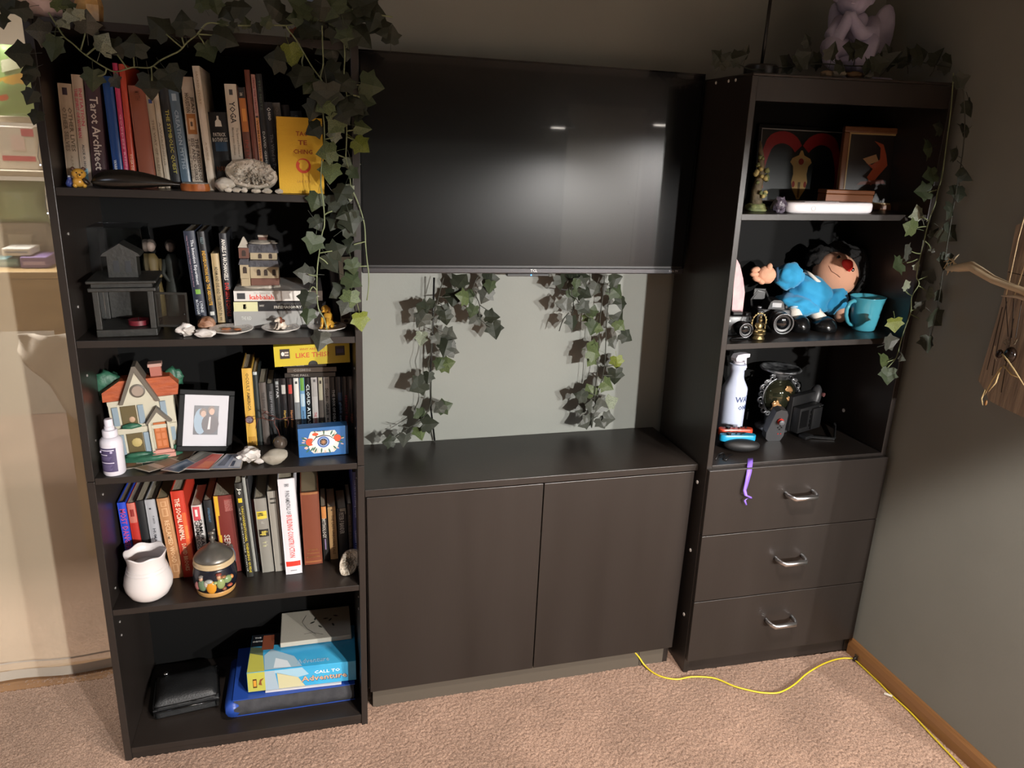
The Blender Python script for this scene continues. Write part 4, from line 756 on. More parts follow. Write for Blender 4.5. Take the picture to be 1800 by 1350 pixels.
dd = B().box(px_ - .0135, px_ + .0135, .0, .0038, .024, H1 * .58).obj('door', C('a85f33', .4), t)
for k in range(3):
    for s in (-1, 1): B().box(px_ + s * .006 - .0042, px_ + s * .006 + .0042, -.0008, -.0001, .03 + k * .02, .045 + k * .02).obj('door_panel', C('b8714a', .4), dd)
B().box(px_ - .025, px_ + .027, -.014, .003, .004, .014).box(px_ - .023, px_ + .025, -.008, .003, .0141, .023).obj('steps', C('b98578', .5), t)
ch = B().box(w2 * .38, w2 * .72, .015, .035, H1 * 1.28, H1 * 1.45).obj('chimney', C('9a5a4c', .6), t); B().box(w2 * .34, w2 * .76, .012, .038, H1 * 1.451, H1 * 1.5).obj('chimney_cap', C('a8857a'), ch)
for nm, cx_, cz_, r_, sd in (('tree_crown', -w2 * 1.02, H1 * 1.18, .034, 3), ('tree_crown', w2 * 1.02, H1 * 1.2, .022, 6)):
    b = lump(1, sd, .4, 3, (r_, r_ * .5, r_ * 1.05), 2, None, .3)
    for q in b.v: q.x += cx_; q.z += cz_; q.y += .045
    b.obj(nm, GRN, t, True)
B().tube([(w2 * 1.0, .04, .01), (w2 * 1.04, .04, H1 * .6), (w2 * 1.02, .042, H1 * 1.1)], [.007, .006, .005], 8).obj('tree_trunk', C('3d2c22'), t, True)
# photo frame
yb = -.29; pa = atZ(362, 800, .822); t0 = V((xat(360, pa.y, .823), pa.y, 0)); z = lz(3, t0.x)
Wf = .13; Hf = .156
t = thing('photo_frame', 'black photo frame with white mat leaning by the ceramic cottage', 'photo frame', (t0.x, t0.y, z + .011), (-.2, .15, .2))
fr = M('black_frame_wood', '0b0b0c', .6, spec=.2); m_ = .013
for q in ((-Wf / 2, Wf / 2, 0, m_), (-Wf / 2, Wf / 2, Hf - m_, Hf)): B().box(q[0], q[1], 0, .014, q[2], q[3], bev=.0015).obj('frame_bar', fr, t)
for s in (-1, 1): B().box(min(s * Wf / 2, s * (Wf / 2 - m_)), max(s * Wf / 2, s * (Wf / 2 - m_)), 0, .014, m_ + .0001, Hf - m_ - .0001, bev=.0015).obj('frame_bar', fr, t)
B().box(-Wf / 2 + m_, Wf / 2 - m_, .004, .012, m_, Hf - m_).obj('mat_board', C('b5b3b8', .6), t)
ph = B().box(-.029, .029, .0032, .0039, .042, .116).obj('photograph', C('34323a', .35), t)
b = B(); disc(b, -.013, .076, .022, .003, .7, 1.5); b.obj('printed_shirt', C('76899a', .4), ph)
b = B(); disc(b, .01, .07, .024, .0028, .85, 1.1); b.obj('printed_jacket', C('3d3135', .4), ph)
for x, z_, c in ((-.008, .096, 'a0806e'), (.0115, .102, 'a8826c')):
    b = B(); disc(b, x, z_ + .003, .0095, .0026, .9, 1.1); b.obj('printed_hair', C('5f4a3e', .4), ph)
    b = B(); disc(b, x + .001, z_ - .001, .0072, .0024, .85, 1.15); b.obj('printed_face', C(c, .4), ph)
b = B(); b.add([(.004, .0022, .056), (.010, .0022, .056), (.011, .0022, .088), (.007, .0022, .088)], [(3, 2, 1, 0)]); b.obj('printed_collar', C('b0a8a8', .4), ph)
B().box(-.02, .02, .05, .053, 0, .1, RX(.0)).obj('easel_back', fr, t, loc=(0, -.037, .005))
# loose photographs
def card(label, q, zoff, col, bands=(), grp='loose photographs on the third shelf', back='b5aca0'):
    zz_ = lz(3, .2) + zoff; P = [atZ(x, y, zz_) for x, y in q]; c = sum(P, V()) / 4
    t = thing('photograph', label, 'photo', (c.x, c.y, zz_), (0, 0, 0), grp)
    up = [(p - c) for p in P]; B().add([u + V((0, 0, .0004)) for u in up] + [u for u in up], [(0, 1, 2, 3), (7, 6, 5, 4), (0, 4, 5, 1), (1, 5, 6, 2), (2, 6, 7, 3), (3, 7, 4, 0)]).obj('photo_paper', C(back, .3), t)
    L = lambda u, v: up[0].lerp(up[1], u).lerp(up[3].lerp(up[2], u), v)
    for i, (cc, u0, u1, v0, v1) in enumerate([(col, .04, .96, .05, .95)] + list(bands)): B().add([L(a, b_) + V((0, 0, .0006 + .0002 * i)) for a, b_ in ((u0, v0), (u1, v0), (u1, v1), (u0, v1))], [(0, 1, 2, 3)]).obj('photo_print', C(cc, .3), t)
card('brown toned loose photo at the left end of the fan', [(219, 806), (246, 800), (252, 820), (221, 825)], .0008, '6b5340', [('93664a', .1, .6, .3, .8)])
card('dark mottled loose photo tucked under the ceramic cottage', [(230, 800), (330, 787), (328, 806), (240, 815)], .0018, '4a433c', [('6d5a4c', .1, .4, .3, .8), ('7a3030', .6, .85, .2, .5)])
card('loose photo with brown figures near the cottage front', [(262, 801), (350, 788), (330, 811), (256, 812)], .003, '5b4a3d', [('8d7a66', .2, .4, .3, .8), ('73393a', .55, .7, .2, .8), ('a08a72', .45, .7, .6, .85)])
card('loose photo with a narrow pale stripe at the front', [(236, 823), (300, 805), (322, 812), (262, 830)], .0042, '7d6650', [('b59a88', .3, .5, .1, .9)])
card('blue grey loose photo in the middle of the fan', [(282, 826), (330, 806), (352, 813), (314, 831)], .0054, '54667c', [('8c98a8', .2, .8, .2, .45), ('33475d', .1, .8, .6, .9)])
card('grey loose photo behind the bright orange one', [(330, 808), (352, 793), (380, 797), (350, 817)], .006, '77766f', [('9d9c95', .1, .9, .1, .4)])
card('bright orange red loose photo in the fan', [(322, 825), (374, 797), (394, 798), (368, 826)], .0072, 'c2401f', [('d96a2a', .1, .5, .4, .9), ('a82f1c', .1, .9, .05, .3)], back='c9c4bf')
card('blue and white snowy loose photo at the right end', [(368, 825), (398, 798), (430, 797), (424, 824)], .0084, '8d97ac', [('c9ccd4', .1, .7, .55, .95), ('3f4a5f', .2, .9, .15, .4), ('4b5468', .15, .5, .6, .72)])
# crystals, ornament
stone('white quartz cluster with bumpy crystals, third shelf', 440, 812, 42, 28, s3, 51, QZ2, None, .45, .8, rough=.3, f=2)
stone('small white crystal tip touching the grey stone, third shelf', 457, 815, 20, 11, s3, 52, QZ2, None, .3, .7, 2)
stone('smooth grey beige stone in front of the glass ball, third shelf', 484, 814, 44, 27, s3, 53, GREYROCK, None, .3, .6, rough=.06, f=1)
p = atZ(493, 793, .82); p.y += .012; r = .0185; t = thing('wire_tree_ball', 'smoky glass ball topped with a copper wire tree, third shelf', 'ornament', (p.x, p.y, lz(3, p.x) + .0005))
B().ball((0, 0, r), r, 24).obj('glass_ball', M('smoky_glass', '4a4038', .06, spec=.8, coat=.5), t, True)
CU_ = M('copper_wire', '5f3a33', .4, .6)
B().tube([(0, 0, 2 * r), (-.004, -.001, .055), (-.012, 0, .072), (-.01, .001, .085)], [.0016, .0014, .0012, .001], 6).obj('trunk_wire', CU_, t, True)
for br in ([(-.01, 0, .08), (-.025, -.002, .083), (-.04, -.004, .09), (-.062, -.004, .088)], [(-.01, 0, .084), (.005, -.003, .084), (.02, -.002, .087), (.035, -.003, .09)], [(0, -.001, .083), (-.012, -.004, .094), (-.026, -.004, .098), (-.04, -.002, .112)], [(-.036, -.003, .09), (-.04, -.003, .1), (-.03, -.003, .108), (-.022, -.003, .103)], [(.02, -.002, .087), (.024, -.004, .075), (.02, -.004, .06)], [(-.05, -.003, .089), (-.055, -.004, .075), (-.058, -.004, .062)]):
    B().tube(br, [.0012] * (len(br) - 1) + [.0006], 5).obj('branch_wire', CU_, t)
B().lathe([(.008, -.0006), (.0105, -.0006), (.0105, .0006), (.008, .0006), (.008, -.0006)], 20, T(-.071, -.008, .089) @ RX(pi / 2)).obj('medallion_rim', CU_, t, True)
B().cyl(.0079, -.0004, .0004, 16, T(-.071, -.008, .089) @ RX(pi / 2)).obj('medallion', M('pewter', '6d6168', .4, .5, bump=(300, .6)), t)
# -- fourth shelf
p = atZ(260, 1061, lz(4, .1)); z = lz(4, p.x); r = .0575; 
t = thing('vase', 'white porcelain vase with wavy rim in front of the books', 'vase', (p.x, p.y + .035, z + .0005))
prof = [(.028, 0), (.034, .002), (.046, .012), (.055, .03), (.0575, .046), (.054, .065), (.047, .083), (.0435, .098), (.0445, .112), (.0475, .122), (.049, .128)]
n = 48; g = []
for j, (rr, zz_) in enumerate(prof + [(.0465, .127), (.042, .11), (.041, .098), (.044, .083), (.05, .06), (.05, .04), (.03, .01), (.0, .008)]):
    row = []
    for i in range(n + 1):
        a = 2 * pi * i / n; wv = max(0, (zz_ - .095) / .033); rw = rr * (1 + .02 * wv * cos(6 * a)); row.append((rw * cos(a), rw * sin(a), zz_ + wv * .003 * cos(6 * a + .4)))
    g.append(row)
g.insert(0, [(0, 0, 0)] * (n + 1)); B().sheet(g).obj('vase_body', M('white_porcelain', 'cfc8c6', .22, spec=.55, bump=(40, .12)), t, True)
b = B().lathe([(.0485, .078), (.0497, .079), (.0485, .0815)], 40).lathe([(.0457, .086), (.0472, .088), (.0455, .09)], 40); stuff(b.obj('relief_band', MATS['white_porcelain'], t, True))
p = atZ(378, 1049, lz(4, .25)); z = lz(4, p.x)
t = thing('beer_stein', 'lidded pottery stein with a painted relief tavern scene', 'stein', (p.x, p.y + .04, z + .0005), (0, 0, .0))
TAN = C('b58a52', .3); NAVY = M('navy_glaze', '12141f', .25); PEW = M('pewter_lid', '6b6760', .38, .6, bump=(80, .1))
B().lathe([(.0, 0), (.045, 0), (.0475, .003), (.0485, .012), (.0495, .015)], 40).obj('foot_band', TAN, t, True)
B().lathe([(.0495, .0152), (.053, .028), (.0545, .045), (.053, .062), (.0495, .075), (.0485, .08)], 40).obj('body', NAVY, t, True)
B().lathe([(.049, .0802), (.0512, .082), (.0512, .0845), (.049, .0855), (.0495, .088), (.05, .094), (.0485, .0955), (.044, .0955)], 40).obj('rim_band', C('b09a78', .3), t, True)
B().lathe([(.0, .137), (.008, .136), (.013, .131), (.017, .127), (.021, .125), (.034, .116), (.043, .106), (.0475, .100), (.048, .096)], 40).obj('lid', PEW, t, True)
B().lathe([(.006, .136), (.0045, .141), (.0075, .145), (.0045, .152), (.003, .157)], 14).ball((0, 0, .162), .0065, 10, None, (1.3, .8, .9)).ball((.006, 0, .171), .004, 8).obj('lid_figure', PEW, t, True)
B().tube([(.049, .002, .092), (.058, .003, .088), (.064, .004, .072), (.064, .004, .05), (.058, .003, .034), (.052, .003, .028)], [.004, .0042, .0042, .004, .0038, .0035], 8).obj('handle', C('5a5f66', .35), t, True, rot=(0, 0, .75))
B().tube([(.046, .002, .099), (.058, .003, .1), (.06, .003, .092)], .003, 6).obj('hinge', PEW, t, rot=(0, 0, .75))
def rel(a, zz_, sx, sz, col, nm, d=.006):
    rr = .0535 - .9 * (zz_ - .045) ** 2; m = RZ(radians(a)) @ T(rr, 0, zz_)
    B().ball((0, 0, 0), 1, 12, m, (d, sx, sz)).obj(nm, C(col, .3), t, True)
for a, zz_, sx, sz, col, nm in ((-120, .04, .012, .016, '5d7358', 'relief_coat'), (-122, .059, .0055, .007, 'a5816a', 'relief_head'), (-122, .065, .006, .004, '77706a', 'relief_hat'), (-137, .036, .008, .012, '8c5a58', 'relief_skirt'), (-95, .036, .013, .019, 'bd7f22', 'relief_chair'), (-100, .053, .01, .006, '9a9a94', 'relief_scarf'), (-108, .046, .006, .01, 'a39a90', 'relief_apron'), (-70, .043, .011, .016, '7d8a58', 'relief_coat'), (-74, .062, .0058, .0075, 'b08868', 'relief_head'), (-74, .07, .008, .004, '7a3d33', 'relief_hat'), (-50, .049, .012, .011, '73875c', 'relief_coat'), (-38, .051, .006, .006, 'b5753f', 'relief_mug'), (-45, .03, .008, .004, '9c4a33', 'relief_shoe'), (-62, .026, .006, .005, '7a4a33', 'relief_shoe'), (-84, .0485, .006, .004, '8f9a62', 'relief_arm'), (-62, .06, .007, .004, '8a5d3c', 'relief_jug')): rel(a, zz_, sx, sz, col, nm)
P = atZ(604, 1014, lz(4, .6)); w2 = .037
t = thing('geode', 'small half geode standing on edge at the right, fourth shelf', 'geode', (P.x, P.y + .015, lz(4, P.x) + .0005), (0, .5, 0))
geode_bowl(w2, w2 * .7, 7, t, RX(1.15) @ RZ(pi / 2), .03, GI, GO)
# -- bottom shelf
p = atZ(322, 1256, .04); z = lz(0, p.x)
t = thing('zip_pouch', 'black leather zip pouch lying on the bottom shelf', 'pouch', (p.x + .002, p.y + .075, z + .0005), (0, 0, .12))
LEA = M('black_leather', '141516', .5, bump=(220, .35), var=(6, '202122', .35, .7))
bm = bmesh.new(); bmesh.ops.create_cube(bm, size=1); bmesh.ops.subdivide_edges(bm, edges=bm.edges[:], cuts=9, use_grid_fill=True)
for q in bm.verts:
    x, y, zz_ = q.co; e = max(abs(x), abs(y)) * 2; k = 1 - .16 * max(0, e - .7) / .3 if abs(zz_) > .4 else 1
    q.co = V((x * .17 * (1 - .0 * y), y * .15, (zz_ + .5) * (.052 - .018 * y * 2 * .5) * (1 - .25 * max(0, e - .72) / .28 * (1 if zz_ > 0 else 0)) + (.004 * NZ.noise(V((x * 3, y * 3, 1))) if zz_ > 0 else 0)))
bmesh.ops.bevel(bm, geom=[e for e in bm.edges if e.calc_face_angle(0) > .8], offset=.006, segments=2, affect='EDGES')
b = B(); b.bm(bm)
for q in b.v: q.z = max(q.z, 0)
b.obj('pouch_body', LEA, t, True)
B().tube([(-.086, .06, .02), (-.0875, -.06, .026), (-.078, -.0775, .027), (.078, -.0775, .027), (.0875, -.06, .026), (.086, .06, .02)], .0022, 6).obj('zipper', BLKG, t, True)
B().box(.078, .084, -.084, -.0795, .012, .026).obj('zip_pull', C('6b6b6b', .3, metal=1), t)
B().box(.022, .05, -.052, -.046, .0535, .0542).obj('embossed_mark', C('4a4a4a'), t)
B().ball((-.055, .06, .046), .006, 10, None, (1.4, 1, .8)).obj('snap', M('bright_metal', 'b5b5b5', .2, 1), t, True)
# blue binder
p0 = atZ(410, 1266, lz(0, .27)); x0 = p0.x; x1 = .604; z = lz(0, .4)
t = thing('binder', 'blue zip binder with black fabric edge under the game box', 'binder', ((x0 + x1) / 2, p0.y + .006, z + .0005), (0, .006, .0)); w2 = (x1 - x0) / 2
BLU = C('1e3f8c', .4); BH = .056
B().box(-w2, w2, .004, .235, 0, .003, bev=.001).obj('lower_cover', BLU, t); B().box(-w2, w2, .004, .235, BH - .003, BH, bev=.001).obj('upper_cover', BLU, t)
pts = [(.002 - .012 * sin(pi * i / 8), .0031 + (BH - .0062) * i / 8) for i in range(9)]
b = B(); g = [[(x, y + .004 + .0015 * NZ.noise(V((x * 20, zq * 30, 0))), zq) for y, zq in pts] for x in [-w2 + .004 + (2 * w2 - .008) * i / 30 for i in range(31)]]; b.sheet(g).obj('fabric_edge', M('black_fabric', '26262a', .85, bump=(60, .5), var=(25, '3a3a3d', .4, .75)), t, True)
B().tube([(-w2 - .001, .2, BH / 2), (-w2 - .002, .02, BH / 2), (-w2 + .002, -.006, BH * .55)], [.02, .022, .02], 10).obj('spine_piping', BLU, t, True)
B().box(-w2 + .01, w2 - .006, .016, .232, .0032, BH - .0032).obj('sheets', PAGES, t)
ZB = z + BH + .0006
t = thing('paper_stack', 'sheet of white card sticking out between binder and game box', 'paper', ((x0 + x1) / 2 + .02, p0.y + .02, ZB + .0003), (0, .006, -.04))
B().box(-.10, .11, .0, .18, 0, .004).obj('card_sheet', C('b9b7b9', .6), t)
# adventure game box
pa, pb = atZ(438.6, 1217, ZB + .005), atZ(632, 1194, ZB + .005)
d = pb - pa; yaw = atan2(d.y, d.x); Lb = min(d.length, .300); hb = .066; db = .17
pa = V((pb.x - Lb * cos(yaw) - .009, pb.y - Lb * sin(yaw), 0))
t = thing('game_box', 'blue and yellow adventure board game box on the binder', 'game box', (pa.x, pa.y, ZB + .0052), (0, 0, yaw))
bx = B().box(0, Lb, 0, db, .0, hb, bev=.0012).obj('box_lid', M('game_box_blue', '2a86b5', .3, var=(7, '3d9cc4', .35, .65)), t)
f = lambda nm, col, pts, y=-.0005: B().add([(x * Lb, y, z_ * hb) for x, z_ in pts], [tuple(range(len(pts)))]).obj(nm, C(col, .3), bx)
tp = lambda nm, col, pts, zz_=.0005: B().add([(x * Lb, y * db, hb + zz_) for x, y in pts], [tuple(range(len(pts)))]).obj(nm, C(col, .3), bx)
f('front_print', 'a5a348', ((.004, .02), (.16, .02), (.16, .98), (.004, .98))); f('front_print', '93a3ae', ((.16, .02), (.28, .02), (.25, .98), (.16, .98))); f('front_print', 'b5b08c', ((.28, .02), (.52, .02), (.46, .5), (.27, .85)), -.0007)
f('front_print', '8fb0c0', ((.25, .85), (.46, .5), (.56, .6), (.5, .98), (.25, .98)), -.0007)
f('front_emblem', '4a2a14', ((.05, .2), (.085, .2), (.085, .65), (.05, .65)), -.0008); f('front_emblem', 'c08a33', ((.055, .27), (.08, .27), (.08, .58), (.055, .58)), -.0011)
B().prism([(Lb * .1, hb * .35), (Lb * .13, hb * .3), (Lb * .125, hb * .5), (Lb * .15, hb * .66), (Lb * .115, hb * .6)], -.0013, -.0005).obj('front_emblem', C('7a4422'), bx)
fit('CALL TO', bx, 'dce3e6', front(Lb * .73, -.0012, hb * .66), Lb * .24, hb * .15); fit('Adventure', bx, '3f4c63', front(Lb * .705, -.0009, hb * .36), Lb * .43, hb * .3); fit('Adventure', bx, 'c59a7a', front(Lb * .7, -.0015, hb * .38), Lb * .42, hb * .26)
tp('top_print', 'a5a348', ((.004, 0), (.16, 0), (.13, .4), (.004, .5))); tp('top_print', '55604a', ((.004, .5), (.13, .4), (.12, .62), (.004, .66)), .0006); tp('top_print', '15171c', ((.004, .66), (.3, .66), (.3, .99), (.004, .99)), .0006)
tp('top_print', '8a4a33', ((.11, .55), (.22, .55), (.22, .95), (.11, .95)), .0008); tp('top_print', '8fa8b5', ((.16, .02), (.5, .02), (.42, .3), (.2, .55), (.14, .4)), .0007); tp('top_print', 'c5cdd2', ((.24, .05), (.4, .03), (.36, .2), (.25, .3)), .0009)
fit('THE', bx, 'c5c5c0', T(Lb * .06, db * .9, hb + .001), Lb * .06, .006); fit('ADVENTURE', bx, 'c5c5c0', T(Lb * .06, db * .8, hb + .001), Lb * .09, .006); fit('Adventure', bx, '7a9fb8', T(Lb * .6, db * .14, hb + .0008), Lb * .3, .02)
ZG = ZB + .0052 + hb + .0012
pc = atZ(493, 1139, ZG); pd = atZ(629, 1122, ZG); d = pd - pc; yaw = atan2(d.y, d.x)
t = thing('canvas', 'small stretched canvas with dark brush leaves lying on the game box', 'painting', (pc.x, pc.y, ZG + .0004), (0, 0, yaw)); L = min(d.length, .205); D = .15
cv = B().box(0, L, 0, D, 0, .0155, bev=.0015).obj('stretched_canvas', M('white_canvas', 'b0aa9c', .8, bump=(500, .3)), t)
for i in range(7):
    a = .5 + i * .9; x, y = L * (.45 + .06 * i + .02 * sin(i * 5)), D * (.55 + .16 * sin(i * 2.3)); b = B(); m = T(x, y, .0158) @ RZ(a)
    b.add([m @ V((q, .0035 * sin(pi * (q + .009) / .018) * s, 0)) for s, qs in ((1, (-.009, -.004, .001, .006, .009)), (-1, (.006, .001, -.004))) for q in qs], [tuple(range(8))]); b.obj('painted_leaf', C('2d2f28'), cv)
B().tube([(L * .5, D * .15, .0157), (L * .38, D * .35, .0157), (L * .3, D * .6, .0157), (L * .36, D * .82, .0157)], .0006, 4).obj('painted_stem', C('2d2f28'), cv)
B().tube([(L * .6, D * .12, .0157), (L * .45, D * .22, .0157), (L * .33, D * .2, .0157)], .0004, 4).obj('painted_stem', C('2d2f28'), cv)
# ------------------------------------------------------------------ things on the right tower
r1 = lambda x: rz(1, x); r2 = lambda x: rz(2, x); r3 = lambda x: rz(3, x)
def onR(k, px, y): x = xat(px, y, RS[k]); return V((x, y, rz(k, x) + .0005))
def ramp_strip(b, pts, w, y0, y1): pass
# framed skull picture
y = -.075; p = onR(1, 1402, y); Wf = (atY(1487, 290, y) - atY(1328, 290, y)).x; Hf = atY(1405, 220, y).z - p.z
t = thing('framed_picture', 'square black frame with a horned skull picture, back of the upper right shelf', 'picture', p, (-.10, 0, 0)); w2 = Wf / 2; m_ = .011
for z0, z1 in ((0, m_), (Hf - m_, Hf)): B().box(-w2, w2, 0, .016, z0, z1, bev=.0015).obj('frame_bar', fr, t)
for s in (-1, 1): B().box(min(s * w2, s * (w2 - m_)), max(s * w2, s * (w2 - m_)), 0, .016, m_ + .0001, Hf - m_ - .0001, bev=.0015).obj('frame_bar', fr, t)
SIL = C('9a9a98', .4); e = .0022
for q in ((-w2 + m_, w2 - m_, m_, m_ + e), (-w2 + m_, w2 - m_, Hf - m_ - e, Hf - m_), (-w2 + m_, -w2 + m_ + e, m_ + e, Hf - m_ - e), (w2 - m_ - e, w2 - m_, m_ + e, Hf - m_ - e)): B().box(q[0], q[1], .002, .006, q[2], q[3]).obj('silver_slip', SIL, t)
pb = B().box(-w2 + m_, w2 - m_, .006, .012, m_, Hf - m_).obj('picture_print', C('1b1f1e', .35), t)
def flat(nm, col, pts, yy, par): return B().add([(x * w2, yy, Hf * zq) for x, zq in pts], [tuple(range(len(pts)))]).obj(nm, C(col, .4), par)
for s in (-1, 1):
    o_, i_ = [], []
    for j in range(15):
        u = j / 14; a = pi * (.12 + 1.02 * u); cx_, cz_ = .44, .66
        o_.append((s * (cx_ - .46 * cos(a)), cz_ + .27 * sin(a) - (.22 * max(0, u - .62) / .38) * 1.4)); i_.append((s * (cx_ - (.46 - .02 - .24 * (1 - abs(u - .45)) * (1 - u * .5)) * cos(a)), cz_ - .05 + .17 * sin(a) - (.22 * max(0, u - .62) / .38) * 1.5))
    b = B(); vs = [(x * w2, .0055, Hf * z_) for x, z_ in o_] + [(x * w2, .0055, Hf * z_) for x, z_ in i_]
    b.add(vs, [(k, k + 1, 16 + k, 15 + k) for k in range(14)]).obj('printed_horn', C('8a2022', .4), pb)
flat('printed_skull', 'a88a55', [(-.02, .7), (.02, .7), (.06, .64), (.2, .6), (.24, .55), (.17, .5), (.15, .4), (.18, .3), (.14, .2), (.06, .12), (.03, .08), (-.03, .08), (-.06, .12), (-.14, .2), (-.18, .3), (-.15, .4), (-.17, .5), (-.24, .55), (-.2, .6), (-.06, .64)], .0052, pb)
flat('printed_snout', '57452a', [(-.03, .3), (.03, .3), (.02, .1), (-.02, .1)], .0049, pb)
b = B(); disc(b, 0, Hf * .565, w2 * .1, .0049, 1.2, .8); b.obj('printed_eye', C('a28d5c', .4), pb); b = B(); disc(b, 0, Hf * .56, w2 * .06, .0046); b.obj('printed_iris', C('7a2018', .4), pb)
for s in (-1, 1):
    b = B(); disc(b, s * w2 * .13, Hf * .27, w2 * .04, .0047, .8, 1.5); b.obj('printed_cheek', C('7d2c1e', .4), pb)
# wood framed picture
y = -.215; p = onR(1, 1524, y); Wf = (atY(1583, 290, y) - atY(1487, 290, y)).x; Hf = atY(1530, 221, y + .02).z - p.z
t = thing('framed_picture', 'upright brown wooden frame with gilt slip, right of the skull picture', 'picture', p, (-.13, 0, -.25)); w2 = Wf / 2; m_ = .017
WF = M('walnut_frame', '5d3820', .4, var=(20, '7a4d2c', .3, .7), stretch=(1, 1, .2)); GLT = C('a58c5c', .4)
for z0, z1 in ((0, m_), (Hf - m_, Hf)): B().box(-w2, w2, 0, .02, z0, z1, bev=.003).obj('frame_bar', WF, t)
for s in (-1, 1): B().box(min(s * w2, s * (w2 - m_)), max(s * w2, s * (w2 - m_)), 0, .02, m_ + .0001, Hf - m_ - .0001, bev=.003).obj('frame_bar', WF, t)
e = .0045
for q in ((-w2 + m_, w2 - m_, m_, m_ + e), (-w2 + m_, w2 - m_, Hf - m_ - e, Hf - m_), (-w2 + m_, -w2 + m_ + e, m_ + e, Hf - m_ - e), (w2 - m_ - e, w2 - m_, m_ + e, Hf - m_ - e)): B().box(q[0], q[1], .004, .009, q[2], q[3]).obj('gilt_slip', GLT, t)
pb = B().box(-w2 + m_, w2 - m_, .009, .014, m_, Hf - m_).obj('picture_print', C('1a1412', .35), t)
flat('printed_figure', '9c4426', [(.05, .3), (.25, .42), (.5, .55), (.42, .68), (.3, .8), (.0, .84), (.22, .76), (.24, .62), (.0, .55), (-.2, .58), (.05, .5), (-.1, .4)], .0086, pb)
flat('printed_figure', 'a8845c', [(-.3, .62), (.1, .68), (.2, .6), (-.1, .55)], .0083, pb); flat('printed_base', '6b3526', [(-.4, .3), (.5, .33), (.4, .38), (-.3, .34)], .0083, pb)
p = onR(1, 1489, -.262); wd = (atY(1530, 345, -.262) - atY(1448, 345, -.262)).x
t = thing('wooden_box', 'low warm brown wooden box in front of the frames', 'box', p, (0, 0, -.03)); BX = M('warm_brown_wood', '6d3c1c', .45, var=(18, '7d4a26', .3, .7), stretch=(.2, 1, 1))
B().box(-wd / 2, wd / 2, 0, .04, 0, .046, bev=.002).obj('box_body', BX, t); B().box(-wd / 2 - .001, wd / 2 + .001, -.001, .041, .0465, .058, bev=.002).obj('box_lid', BX, t)
p = onR(1, 1466, -.352); wd = (atY(1540, 367, -.352) - atY(1391, 367, -.352)).x
t = thing('white_router', 'long white rounded flat device at the front of the upper right shelf', 'electronic device', (p.x, p.y + .041, p.z), (0, -.017, -.03)); n = 40; ol = []
for i in range(n):
    a = 2 * pi * i / n; ol.append((wd / 2 * (1 if cos(a) > 0 else -1) * abs(cos(a)) ** .35, .04 * (1 if sin(a) > 0 else -1) * abs(sin(a)) ** .5))
b = B(); lv = [(.94, 0), (.985, .003), (1, .009), (1, .022), (.985, .027), (.95, .029)]
vs = [(x * k, q * (k - (1 - k)), zq) for k, zq in lv for x, q in ol]; L_ = len(lv)
b.add(vs, [(j * n + i, j * n + (i + 1) % n, (j + 1) * n + (i + 1) % n, (j + 1) * n + i) for j in range(L_ - 1) for i in range(n)] + [tuple(range(n - 1, -1, -1)), tuple((L_ - 1) * n + i for i in range(n))]); b.obj('casing', M('white_device_plastic', 'd6d0d2', .35), t, 50)
b = B().lathe([(.0055, .0), (.0066, 0), (.0066, .0008), (.0055, .0008), (.0055, 0)], 20, T(-wd * .24, -.0395, .014) @ RX(pi / 2)); b.obj('button', C('b5aeb0', .35), t, True)
B().box(-wd * .3, wd * .1, -.02, .02, .0292, .0302, bev=.0004).obj('top_panel', C('c5c0c2', .4), t)
# flowery tree statuette
p = onR(1, 1327, -.27); h = atY(1327, 247, -.27).z - p.z
t = thing('tree_statuette', 'tall mossy tree statuette with yellow roses by the left panel', 'ornament', p)
b = lump(1, 61, .3, 3, (.032, .028, .016)); 
for q in b.v: q.z = max(q.z + .008, 0)
MOSS = M('mossy_resin', '4d5a3a', .7, var=(50, '7a7a4a', .3, .7), bump=(80, .8)); BARK = M('bark_resin', '4a4030', .7, bump=(90, .8), var=(40, '6b5d42', .3, .7))
b.obj('mossy_base', MOSS, t, True)
B().tube([(0, 0, .01), (-.004, .002, h * .3), (.002, 0, h * .55), (-.006, 0, h * .8), (-.012, .002, h)], [.019, .014, .011, .008, .002], 9).obj('trunk', BARK, t, True)
for i in range(18):
    u = RND.uniform(.08, .75); a = RND.uniform(pi, 2 * pi); r_ = .022 - .012 * u; s = RND.uniform(.004, .0075)
    if i < 8: b = lump(s, i, .4, 2); b_ = MATS.get('rose_resin') or M('rose_resin', '9c8a52', .6, var=(60, 'b5a46b', .3, .7)); nm = 'rose'
    else: b = lump(s, i, .5, 2); b_ = MOSS; nm = 'moss_tuft'
    for q in b.v: q.x += r_ * cos(a) * 1.1; q.y += r_ * sin(a); q.z += u * h + .008
    b.obj(nm, b_, t, True)
stone('dark purple amethyst lump left of the white device', 1365, 376, 27, 28, r1, 71, M('amethyst', '37303c', .3, var=(60, '6d6470', .35, .75), bump=(120, .9), spec=.7), -.32, .4, .8, rough=.3, name='amethyst', cat='crystal')
